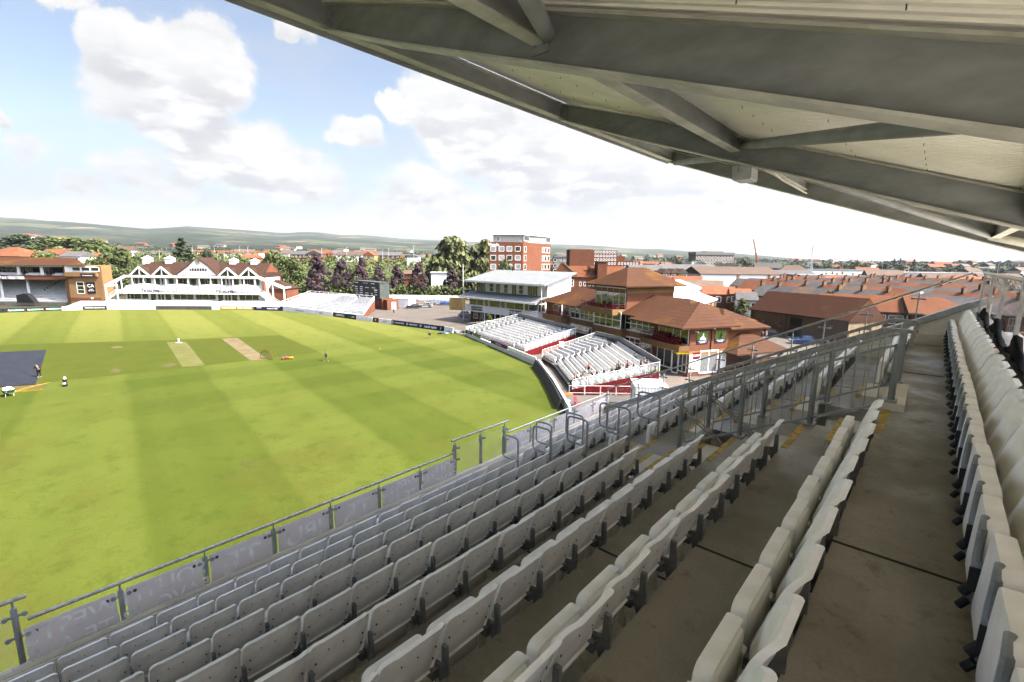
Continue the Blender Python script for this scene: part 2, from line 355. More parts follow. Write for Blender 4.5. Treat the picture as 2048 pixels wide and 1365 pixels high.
for (x, dz) in pts: f.v.append((x, 7.4, zb(7.4)+.505+dz)); f.v.append((x, VB-.4, zb(VB-.4)+.505+dz))
for i in range(len(pts)-1): f.f.append((k0+2*i, k0+2*i+1, k0+2*i+3, k0+2*i+2)); f.mi.append(0)
f.build('roof_deck', M_deckr, GS)
f = MB(); f.extr([(-12, 7.4, zb(7.4)+.56), (16.2, 7.4, zb(7.4)+.56), (16.2, VB-.4, zb(VB-.4)+.56), (-12, VB-.4, zb(VB-.4)+.56)], (0, 0, .03)); f.build('roof_skin', M_galv, GS)
f = MB()                                       # sheet fixings
for u in [x*.5+.03 for x in range(0, 32)]:
    for v in [6.3, 5.2, 4.2, 3.3, 2.2, 1.2, .3, -.7]: f.box(u-.004, u+.004, v-.004, v+.004, zb(v)+.475, zb(v)+.51)
f.build('roof_screw', M_bolt, GS)
for a, c in (((9.6, 2.9, 2.10), (3.95, -.30, .81)), ((9.9, 2.7, 1.84), (15.9, -.95, .62)), ((15.8, 6.9, 3.2), (9.9, 3.3, 2.0)), ((3.7, 2.9, 2.02), (-1.9, -.30, .90))):
    f = MB(); f.tube([a, c], .075, 14); f.build('brace_tube', M_galvd, GS, smooth=True)
f = MB()
for pth in ([(10.0, 3.02, 2.0), (12.2, 3.02, 1.99), (13.0, 3.02, 1.93), (15.8, 3.02, 1.93)],):
    f.tube(pth, .02, 8)
f.build('conduit', M_flange, GS)
for a, c in (((15.85, -.8, .66), (15.9, -2.8, .1)),): f = MB(); f.tube([a, c], .09, 12); f.build('brace_tube', M_flange, GS, smooth=True)
# floodlight hung from the rafter
fl = empty('floodlight', SW(9.95, 3.0, 1.86), PHI, 'grey box floodlight hanging below the second roof beam', 'floodlight')
M_lamp = mat('lamp_housing', (.42, .43, .43), .4, .1, 4)
f = MB(); f.extr([(-.2, -.16, -.08), (.2, -.16, -.08), (.24, -.2, -.34), (-.24, -.2, -.34)], (0, .3, 0)); f.build('housing', M_lamp, fl)
f = MB(); f.extr([(-.2, -.21, -.12), (.2, -.21, -.12), (.22, -.215, -.32), (-.22, -.215, -.32)], (0, .02, 0)); f.build('lens', glass('lamp_glass', (.5, .52, .52), .6), fl)
f = MB(); f.tube([(-.26, 0, -.2), (-.26, 0, .03), (.26, 0, .03), (.26, 0, -.2)], .014, 6); f.tube([(0, 0, .03), (0, 0, .1)], .02, 6); f.box(-.08, .08, -.06, .06, .0, .06); f.build('bracket', M_mgrey, fl)

# ---- front guard: posts, rail, panels
M_pan = mat('printed_glass_panel', (.66, .61, .61), .35, .04, 2.0, (.62, .575, .575), spec=.6)
M_ltr = mat('panel_print', (.74, .73, .75), .5)
M_clear = glass('clear_glass', (.78, .80, .80), .07, .02)
def guard(name, posts, zr, printed, label, texts, z0=-5.10, z1=-4.50):
    g = empty(name, SW(posts[0], 7.8, 0), PHI, label, 'guard rail', 'front guard rails along the field edge'); U0 = posts[0]
    f = MB(); f.tube([(-.12 if zr > -4.3 else .1, 0, zr), (posts[-1]-U0+(.12 if zr > -4.3 else -.06), 0, zr)], .026, 10); f.build('handrail', M_inox, g, smooth=True)
    for p in posts:
        x = p-U0; f = MB(); f.box(x-.03, x+.03, .0, .055, -5.3, zr-.12); f.tube([(x, .02, zr-.12), (x, .0, zr)], .011, 6)
        f.box(x-.07, x+.07, -.03, .07, -5.06, -5.03)
        pb = f.build('post', M_galv, g)
        for zc in (z1-.08, z0+.10):
            for s in (-1, 1): f = MB(); f.box(x+s*.03, x+s*.085, -.012, .004, zc-.015, zc+.015); f.tube([(x+s*.085, -.03, zc), (x+s*.085, .0, zc)], .028, 10); f.build('clamp', M_mgrey, pb)
    for i, (a, c) in enumerate(zip(posts, posts[1:])):
        a -= U0; c -= U0
        f = MB(); f.box(a+.055, c-.055, -.012, .0, z0, z1); pn = f.build('panel', M_pan if printed else M_clear, g)
        if printed:
            f = MB()
            for xx in (a+.15, c-.15):
                for zc in (z1-.08, z0+.08): f.disc((xx, -.0135, zc), (0, -1, 0), .026, 12)
            f.build('bolt_cover', M_bolt, pn)
            t = texts[i % len(texts)] if texts else None
            if t:
                for j, (s, sz, zc) in enumerate(t):
                    mt = frame_mtx(((a+c)/2+(0 if len(t) > 1 else 0), -.0135, zc), (1, 0, 0), (0, -1, 0))
                    lettering(s, sz, M_ltr, pn, mt, 'printed_text', mirror=True, extrude=.0005, bold=.012, squash=1.0)
    return g
T1 = [("WESTS", .30, -4.66), ("ITE ALE", .28, -4.93)]; T2 = [("SOUTH", .30, -4.66), ("FAVOUR", .28, -4.93)]
guard('panel_guard', [-.20+.02, .80, 1.81, 2.82, 3.83, 4.85, 5.87, 6.87], -4.39, True, 'long low guard of printed grey panels before the near seats',
      [T1, T2, [("TE", .52, -4.80)], [("IBU", .44, -4.80)], [("TR", .52, -4.80)], T1, T2])
guard('panel_guard', [8.56, 9.60, 10.64, 11.70, 12.75, 13.60], -4.39, True, 'low guard of printed grey panels before the far seats', [T1, T2, T1, T2, T1])
guard('glass_guard', [6.87, 7.71, 8.56], -4.085, False, 'raised clear glass guard at the foot of the gangway', None, -5.08, -4.22)
guard('glass_guard', [-1.9, -1.05, -.18], -4.085, False, 'raised glass guard cut by the left picture edge', None, -5.08, -4.22)

# ---- end guard down the rake: posts with pairs of clamp arms, sloping rail, glass
eg = empty('rake_guard', SW(UE+.1, 0, 0), PHI, 'long sloping handrail with glass and clamp posts on the end wall', 'guard rail')
def er(v): return -.56-.487*(v-.25) if v > -.53 else -.18
f = MB(); f.tube([(0, -.55, -.17), (0, 7.8, er(7.8))], .024, 10); f.build('handrail', M_inox, eg, smooth=True)
for v in (.24, 1.11, 1.9, 2.55, 3.45, 4.25, 5.07, 5.86, 6.66, 7.75):
    f = MB(); zt = er(v)-.10; f.box(-.03, .03, v-.012, v+.012, zt-.75, zt); f.box(-.05, .05, v-.006, v+.006, zt-.8, zt-.72); f.tube([(0, v, zt), (0, v, er(v))], .009, 6); pb = f.build('post', M_galv, eg)
    for dz in (.09, .42): f = MB(); f.box(-.012, .012, v-.11, v+.11, zt-dz-.016, zt-dz+.016); f.tube([(-.02, v-.11, zt-dz), (.02, v-.11, zt-dz)], .024, 8); f.tube([(-.02, v+.11, zt-dz), (.02, v+.11, zt-dz)], .024, 8); f.build('clamp_arm', M_mgrey, pb)
f = MB(); f.extr([(.02, -.5, -.2), (.02, 7.7, er(7.7)-.08), (.02, 7.7, er(7.7)-.62), (.02, -.5, -.8)], (.012, 0, 0)); f.build('glass_pane', glass('end_glass', (.8, .82, .82), .03, .02), eg)

# ---- balustrades on both sides of the vomitory
def balustrade(U, label, dx):
    g = empty('balustrade', SW(U, 0, 0), PHI, label, 'balustrade', 'balustrades of the vomitory stair')
    hr = lambda v: -.575-.482*v
    f = MB(); p = [(0, 2.62, hr(2.62)-.24), (0, 2.62, hr(2.62)), (0, .385, hr(.385)), (0, .12, -.765), (0, .12, -.92)]
    for a, c in zip(p, p[1:]): f.beam(a, c, .045, .035, up=(1, 0, 0))
    f.build('handrail', M_inox, g)
    f = MB(); q = [(0, 2.74, -.80-.482*2.74), (0, .42, -.80-.482*.42), (0, .2, -.92)]
    for a, c in zip(q, q[1:]): f.beam(a, c, .03, .012, up=(1, 0, 0))
    bt = [(0, 2.64, -1.51-.482*2.64), (0, .3, -1.51-.482*.3)]
    f.beam(bt[0], bt[1], .03, .012, up=(1, 0, 0)); f.build('rail', M_galv, g)
    for v, zb_ in ((.235, RZ0+.09), (1.02, strip(1)[2]), (1.86, strip(2)[2]), (2.72, strip(4)[2])):
        f = MB(); f.box(-.006, .006, v-.035, v+.035, zb_, -.81-.482*v); f.box(-.035, .035, v-.006, v+.006, zb_, -.81-.482*v); f.box(-.09, .09, v-.06, v+.06, zb_, zb_+.03)
        f.tube([(0, v, -.81-.482*v), (0, v, hr(v))], .009, 6); f.build('post', M_galv, g)
    v = .36
    while v < 2.6:
        if min(abs(v-x) for x in (.235, 1.02, 1.86, 2.72)) > .06:
            f = MB(); f.tube([(0, v, -1.51-.482*v), (0, v, hr(v)-.01)], .0075, 6, cap=False); f.build('baluster', M_galv, g)
        v += .125
    f = MB()
    for k in (0, 1): f.tube([(dx*.08, 2.86, -2.14-k*.06), (dx*.08, 1.6, -3.05-k*.06)], .015, 8)
    f.tube([(dx*.08, 2.6, -2.35), (dx*.0, 2.6, -2.6)], .01, 6); f.build('stair_handrail', M_inox, g, smooth=True)
balustrade(7.07, 'barred steel balustrade with sloping rail on the near side of the stairwell', 1)
balustrade(8.34, 'second barred balustrade, behind the near one across the stairwell', -1)
# ---- tubular hoops at the row ends of the lower gangway
HV = [(3.55, 4), (4.37, 5), (5.19, 6), (6.01, 7), (6.83, 8)]
hp = None
for U, sd_, vs in ((7.0, 'near', HV[:4]), (8.14, 'far', HV[:4])):
    for i, (v, k) in enumerate(vs):
        zt = strip(k)[2]+.84; lab = f"grey tubular hoop at the {sd_} side of the lower gangway, {ORD[i]} one down"
        if hp is None:
            hp = empty('gangway_hoop', SW(U, v, zt), PHI, lab, 'barrier hoop', 'tubular hoops along the lower gangway')
            f = MB(); r = .07; pts = [(0, 0, -1.2), (0, 0, -.07), (0, .02, -.02), (0, .07, 0), (0, .36, .0), (0, .41, -.02), (0, .43, -.07), (0, .43, -.42), (0, .41, -.47), (0, .36, -.49), (0, .0, -.49)]
            f.tube(pts, .019, 8); f.build('loop', M_galv, hp, smooth=True)
            f = MB(); f.tube([(0, 0, -1.24), (0, 0, -1.16)], .032, 8); f.build('socket', M_galv, hp)
        else: copy_tree(hp, None, SW(U, v, zt), PHI, lab)

# ---- rear screen behind the back row: glazed frame with a hanging black cloth
rs = empty('rear_screen', SW(0, -.72, 0), PHI, 'glass screen with metal rails behind the back row of seats', 'glass screen')
f = MB(); f.tube([(0, 0, -.16), (UE+.1, 0, -.16)], .026, 10); f.build('handrail', M_inox, rs, smooth=True)
f = MB(); f.tube([(3, -.06, -.30), (UE+.1, -.06, -.30)], .014, 6)
for i in range(22): f.tube([(3.2+i*.48, -.06, -.3), (3.2+i*.48, -.0, -.17)], .008, 5)
f.build('rail', M_galv, rs)
for x in (1.5, 3.5, 5.5, 7.5, 9.5, 11.5, 13.4):
    f = MB(); f.box(x-.03, x+.03, -.02, .02, -1.3, -.18); f.build('post', M_galv, rs)
f = MB(); f.box(1.0, UE, -.006, .006, -1.05, -.34); f.build('glass_pane', glass('screen_glass', (.16, .12, .11), .14, .03), rs)
f = MB(); f.box(0, UE, -.12, -.03, -1.32, -.98); f.build('sill', M_galv, rs)
f = MB()   # the cloth, hanging in swags over the lower rail
N = 90
for i in range(N+1):
    x = 2.0+11.2*i/N; sw = abs(sin(x*1.35))**.7
    for j, (y, z) in enumerate(((.0, -.98), (.035, -.70-.26*sw), (.01, -.69-.27*sw), (-.03, -.72-.26*sw), (-.05, -1.0))): f.v.append((x, y+.012*sin(x*9+j), z))
for i in range(N):
    for j in range(4): a = i*5+j; f.f.append((a, a+1, a+6, a+5)); f.mi.append(0)
cl = f.build('cloth', mat('dark_cloth', (.010, .0105, .012), .9, .2, 6, spec=.05), None, loc=SW(0, -.70, 0), smooth='all'); cl.rotation_euler = (0, 0, PHI)
tag(cl, 'dark cloth draped in swags along the glass screen behind the seats', 'cloth')

# ---------------------------------------------------------------- seats
def outline(w, z0, z1, rt, rb, n=6):
    pts = []
    for cx, cz, r, a0 in ((w-rb, z0+rb, rb, -90), (w-rt, z1-rt, rt, 0), (-w+rt, z1-rt, rt, 90), (-w+rb, z0+rb, rb, 180)):
        for i in range(n): a = rad(a0+90*i/(n-1)); pts.append((cx+cos(a)*r, cz+sin(a)*r))
    return pts
def shell(f, ol, rings, yf, cap=True):
    """rings: (scale, extra y); yf(x, z) base depth"""
    cx = 0; cz = sum(p[1] for p in ol)/len(ol); k0 = len(f.v); n = len(ol)
    for s, dy in rings:
        for x, z in ol:
            X = x*s; Z = cz+(z-cz)*s; f.v.append((X, yf(X, Z)+dy, Z))
    for r in range(len(rings)-1):
        for j in range(n): a = k0+r*n+j; c = k0+r*n+(j+1) % n; f.f.append((a, c, c+n, a+n)); f.mi.append(f.m)
    if cap:
        f.v.append((0, yf(0, cz)+rings[0][1], cz)); c0 = len(f.v)-1
        for j in range(n): f.f.append((c0, k0+(j+1) % n, k0+j)); f.mi.append(f.m)
def yback(x, z): t = (z-.42)/.39; return .085-.115*t-.01*t*t+.055*(abs(x)/.215)**2.2-.012
def make_seat(rear=False):
    r = empty('stadium_seat')
    f = MB(); ol = outline(.221, .41, .81, .075, .05)
    shell(f, ol, [(.35, -.006), (.7, -.006), (.93, -.006), (.965, -.010), (.99, -.026), (1.0, -.028), (1.0, -.014), (.985, .006), (.95, .010), (.7, .008), (.35, .008)], yback, cap=False)
    ctr = sum(p[1] for p in ol)/len(ol); m = len(ol)
    f.f.append(tuple(range(m))); f.mi.append(0); f.f.append(tuple(range(10*m, 11*m))); f.mi.append(0)
    bk = f.build('backrest', M_white, r, smooth=True)
    f = MB(); shell(f, ol, [(.3, .030), (.62, .030), (.74, .026), (.80, .012)], yback); f.build('back_pad', M_cush, bk, smooth=True)
    f = MB()
    for x, z in ((-.17, .50), (-.17, .60), (.185, .50), (.185, .60), (.0, .70), (-.1, .70)): f.disc((x, yback(x, z)-.012, z), (0, -1, .15), .006 if abs(x) < .15 else .008, 7)
    f.build('bolt', M_bolt, bk)
    f = MB(); op = outline(.208, .20, .59, .045, .05)
    yp = lambda x, z: .155+.05*(.585-z)
    shell(f, op, [(.90, .012), (.93, .0), (.985, .0), (1.0, .012), (1.0, .055), (.985, .068), (.5, .078)], yp, cap=False)
    f.f.append(tuple(range(6*24, 7*24))); f.mi.append(0)
    pn = f.build('seat_pan', M_white, r, smooth=True)
    f = MB(); shell(f, op, [(.3, -.020), (.7, -.018), (.83, -.010), (.875, .006), (.91, .018)], yp); f.build('seat_cushion', M_cush, pn, smooth=True)
    f = MB()   # bracket on the riser, at the right-hand side of the seat
    f.extr([(.216, -.005, .60), (.216, .03, .60), (.216, .035, .45), (.216, .13, .43), (.216, .15, .37), (.216, .06, .35), (.216, .03, .25), (.216, .005, .22), (.216, .0, .36), (.216, -.012, .40)], (.026, 0, 0))
    f.box(.17, .243, .06, .14, .36, .42)
    f.build('bracket', M_dgrey, r)
    f = MB(); f.tube([(.19, .16, .395), (.235, .16, .395)], .03, 10); f.box(.205, .232, .12, .17, .17, .37); f.build('hinge', M_cush, r, smooth=True)
    if rear:
        f = MB(); o2 = outline(.225, .17, .57, .06, .06); y2 = lambda x, z: .235+.04*(.6-z)
        for i in range(4, 14):
            pass
        f.tube([(-.20, .235, .20), (-.215, .24, .45), (-.20, .235, .555), (-.12, .225, .585)], .017, 8)
        f.tube([(-.235, .215, .16), (-.235, .225, .42)], .02, 8)
        f.build('arm_frame', M_mgrey, r, smooth=True)
        f = MB(); f.box(-.262, -.205, .17, .25, .30, .39); f.build('mounting_block', M_mgrey, r)
        f = MB(); f.box(-.268, -.258, .16, .262, .29, .40); f.tube([(-.225, .24, .30), (-.225, .27, .25)], .022, 8); f.tube([(-.225, .25, .22), (-.225, .275, .18)], .018, 8); f.build('damper', M_black, r)
    return r
seatA = make_seat(); seatR = make_seat(True)
ROWN = ['row beside the aisle', 'second row down from the aisle', 'third row down', 'fourth row down', 'fifth row down', 'sixth row down', 'seventh row down', 'eighth row down', 'front row behind the panels']
used = {}
def put_seat(proto, u, v, z, lab):
    if proto.name not in used: o = proto; used[proto.name] = 1; o.location = SW(u, v, z); o.rotation_euler = (0, 0, PHI); tag(o, lab, 'seat', 'white tip-up seats of the near stand')
    else: o = copy_tree(proto, None, SW(u, v, z), PHI, lab)
    o.rotation_euler = (random.gauss(0, .010), random.gauss(0, .006), PHI+random.gauss(0, .008))
    o['category'] = 'seat'; o['group'] = 'white tip-up seats of the near stand'
SP = .46
for n in range(9):
    v = strip(n)[1]; z = strip(n+1)[2]
    ue = 5.75 if n < 4 else 6.98
    k = 0; umin = (1.0, .7, .1, -.3, -.44, -.44, -.44, -.44, -.44)[n]
    while ue-SP*(k+1) > umin-.05:
        put_seat(seatA, ue-SP*(k+.5), v, z, f'white tip-up seat near the camera, {ROWN[n]}, {ORD[k]} from the gangway'); k += 1
    us = 9.40 if n < 4 else 8.20
    k = 0
    while us+SP*(k+1) < UE-.1:
        put_seat(seatA, us+SP*(k+.5), v, z, f'white tip-up seat beyond the gangway, {ROWN[n]}, {ORD[k]} from it'); k += 1
k = 0
while True:
    u = 13.15-SP*k
    if u < 1.2: break
    put_seat(seatR, u, strip(-1)[1], strip(0)[2], f'white seat with grey arm right of the aisle, {ORD[k]} from the far end wall'); k += 1
# ---------------------------------------------------------------- ground, field
OUT = .275
def gmat():
    m = bpy.data.materials.new('outfield_grass'); m.use_nodes = True; nt = m.node_tree; b = nt.nodes['Principled BSDF']; b.inputs['Roughness'].default_value = .85; b.inputs['Specular IOR Level'].default_value = .04
    tc = nt.nodes.new('ShaderNodeTexCoord'); sp = nt.nodes.new('ShaderNodeSeparateXYZ')
    nw = NN(nt, 'ShaderNodeTexNoise', inp={'Scale': .12, 'Detail': 2.0}); nt.links.new(tc.outputs['Object'], nw.inputs['Vector'])
    nt.links.new(tc.outputs['Object'], sp.inputs[0]); X, Y = sp.outputs[0], sp.outputs[1]
    wob = mth(nt, 'MULTIPLY', mth(nt, 'SUBTRACT', nw.outputs['Fac'], .5), 1.2)
    p = mth(nt, 'ADD', mth(nt, 'ADD', mth(nt, 'MULTIPLY', X, .77), mth(nt, 'MULTIPLY', Y, .64)), wob)
    a = mth(nt, 'ADD', mth(nt, 'SUBTRACT', mth(nt, 'MULTIPLY', X, .64), mth(nt, 'MULTIPLY', Y, .77)), wob)
    def stripe(v, off, per, sh):
        t = mth(nt, 'SINE', mth(nt, 'MULTIPLY', mth(nt, 'ADD', v, off), pi/per)); return mapr(nt, t, -sh, sh)
    s1 = stripe(p, .2, 7.75, .16)             # 1 = dark
    s2 = stripe(a, 45.7+2.75-5.5+5.5, 5.5, .26)
    fade = mth(nt, 'MULTIPLY', mapr(nt, a, -92, -70), mapr(nt, Y, 32, 62, .25, 1.0))
    s = mth(nt, 'ADD', mth(nt, 'MULTIPLY', s1, .62), mth(nt, 'MULTIPLY', mth(nt, 'MULTIPLY', s2, fade), .40))
    s3 = stripe(p, .9, 1.9375, .5); s = mth(nt, 'ADD', s, mth(nt, 'MULTIPLY', mth(nt, 'SUBTRACT', s3, .5), .13))     # single mower passes
    c = mixc(nt, s, (.0330, .0410, .0062), (.0200, .0280, .0030))
    cl_ = mixc(nt, s, (.062, .065, .0140), (.036, .044, .0055)); c = mixc(nt, mapr(nt, Y, 58, 112, 0, .9), c, cl_)      # paler towards the far boundary, grazing light painted into the turf colour
    n1 = NN(nt, 'ShaderNodeTexNoise', inp={'Scale': .11, 'Detail': 8.0, 'Roughness': .62}); nt.links.new(tc.outputs['Object'], n1.inputs['Vector'])
    near = mapr(nt, Y, 75, 25)
    c = mixc(nt, mth(nt, 'MULTIPLY', mapr(nt, n1.outputs['Fac'], .46, .64), mth(nt, 'MULTIPLY_ADD', near, .38, .08)), c, (.027, .024, .0045))
    n2 = NN(nt, 'ShaderNodeTexNoise', inp={'Scale': .5, 'Detail': 9.0, 'Roughness': .68, 'Distortion': .1}); nt.links.new(tc.outputs['Object'], n2.inputs['Vector'])
    c = mixc(nt, mth(nt, 'MULTIPLY', mapr(nt, n2.outputs['Fac'], .47, .36), .32), c, (.0125, .018, .0012))
    mu = NN(nt, 'ShaderNodeTexNoise', inp={'Scale': .16, 'Detail': 10.0, 'Roughness': .72, 'Distortion': .5}); nt.links.new(tc.outputs['Object'], mu.inputs['Vector'])
    rid = mth(nt, 'ABSOLUTE', mth(nt, 'SUBTRACT', mu.outputs['Fac'], .5))
    veins = mth(nt, 'MULTIPLY', mapr(nt, rid, .012, .0), mth(nt, 'MULTIPLY', near, .30))
    c = mixc(nt, veins, c, (.010, .013, .0018))
    n3 = NN(nt, 'ShaderNodeTexNoise', inp={'Scale': 6.0, 'Detail': 6.0, 'Roughness': .75}); nt.links.new(tc.outputs['Object'], n3.inputs['Vector'])
    c = mixc(nt, mapr(nt, n3.outputs['Fac'], .3, .7, 0, .22), c, (.0120, .0160, .0012), 'MIX')
    nt.links.new(c, b.inputs['Base Color'])
    bp = NN(nt, 'ShaderNodeBump', inp={'Strength': .5, 'Distance': .05}); nt.links.new(n3.outputs['Fac'], bp.inputs['Height']); nt.links.new(bp.outputs[0], b.inputs['Normal'])
    return m
def sheet(name, pts, z, m, kind='structure', label=None, cat=None):
    f = MB(); f.poly([(p[0], p[1], z) for p in pts]); o = f.build(name, m); tag(o, label, cat, None, kind); return o
M_ground = mat('town_ground', (.05, .058, .025), .95, .2, .02, (.085, .07, .05), detail=8)
sheet('ground', [(-14000, -3000), (14000, -3000), (14000, 14000), (-14000, 14000)], -.06, M_ground)
BND = [(-190, 60), (-160, 98), (-128.4, 117.9), (-119.7, 124.5), (-112, 127.5), (-93.2, 129.6), (-78, 130.4), (-64.0, 129.6), (-55, 125.2), (-45.7, 118.6), (-36, 111.2), (-27.1, 104.7), (-18, 98.2), (-13.0, 94.6), (-9.0, 90.2), (-2.1, 76.7), (1.4, 68.2), (3.4, 63.6), (4.4, 54), (5.1, 43.7), (5.6, 30), (5, 8), (-30, -14), (-120, -30), (-180, 0)]
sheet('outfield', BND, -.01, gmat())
sheet('bounce_sheet', [tuple(SW(u, v, 0))[:2] for u, v in ((-60, -2), (60, -2), (60, -60), (-60, -60))], -.02, mat('bounce_sheet_pale', (1.4, 1.3, 1.15), .9, .05, .3))  # unseen pale sheet added behind the stand to bounce light under its roof
M_tar = mat('car_park_tarmac', (.175, .15, .125), .9, .1, .25, (.14, .12, .104), detail=9)
M_pave = mat('pale_paving', (.22, .18, .145), .9, .1, .3, (.18, .15, .125))
sheet('car_park', [(-60, 131), (-36, 111.9), (-13, 95.2), (-8.6, 91), (1.5, 97), (-5, 118), (-12, 170), (-36, 172), (-62, 172), (-66, 150)], -.03, M_tar)
sheet('footway', [(-46, 119.2), (-27.1, 105.2), (-13, 95.1), (-9, 91), (-6.5, 92.4), (-12, 99), (-26, 109.5), (-44, 124)], -.025, M_pave)
sheet('service_yard', [(4.2, 64), (5.3, 43.7), (6, 20), (140, 20), (140, 92), (60, 98), (31, 92), (8, 97), (3, 72)], -.034, mat('yard_tarmac', (.135, .122, .11), .9, .1, .3, (.17, .15, .13), detail=9))
sheet('yard_apron', [(16.4, 54), (26, 50), (45, 62), (45, 71), (30, 66), (24, 58.5), (20.5, 66), (17, 66)], -.02, M_pave)
# the square with its pitches
M_sq = mat('square_turf', (.072, .094, .010), .9, .12, .35, (.088, .102, .013), detail=9, spec=.04)
sheet('cricket_square', [G(-60, 700), G(0, 690), G(330, 681), G(560, 671), G(640, 705), G(370, 736), G(120, 762), G(-60, 790)], .0, M_sq)
def pitch(pts, c, c2, lab):
    P4 = [G(*q) for q in pts]
    if lab[:4] in ('patc', 'scar', 'worn'):     # worn turf has a ragged outline
        c0 = sum(P4, V((0, 0, 0)))/len(P4); rr = random.Random(len(pts)+int(pts[0][0])); ax = (P4[1]-P4[0])/2; ay = (P4[-1]-P4[0])/2
        P4 = [c0+(ax*cos(t)+ay*sin(t))*rr.uniform(.65, 1.2) for t in [2*pi*i/22 for i in range(22)]]
    sheet('pitch_strip', P4, .006, mat('pitch_'+lab, c, .95, .1, .5, c2, detail=9, spec=.04), 'structure')
pitch([(333, 685), (372, 684), (410, 731), (365, 735)], (.17, .165, .06), (.13, .135, .04), 'green')
pitch([(442, 677.5), (475, 676), (536, 719.5), (500, 721)], (.23, .18, .11), (.17, .14, .065), 'bare')
pitch([(215, 738), (240, 736), (252, 746), (218, 749)], (.13, .115, .045), (.09, .10, .02), 'patch')
pitch([(222, 693), (245, 692), (248, 697), (222, 698)], (.20, .165, .10), (.11, .115, .025), 'patch2')
pitch([(318, 728), (350, 724), (352, 735), (322, 738)], (.11, .10, .03), (.085, .095, .018), 'patch')
pitch([(-40, 756), (78, 756), (98, 775), (-40, 782)], (.14, .11, .05), (.11, .10, .03), 'worn')
pitch([(-40, 709), (12, 706), (0, 712), (-40, 718)], (.17, .135, .065), (.13, .11, .04), 'patch')
pitch([(470, 922), (488, 919), (512, 925), (508, 933), (480, 936)], (.105, .10, .03), (.085, .095, .018), 'scar')

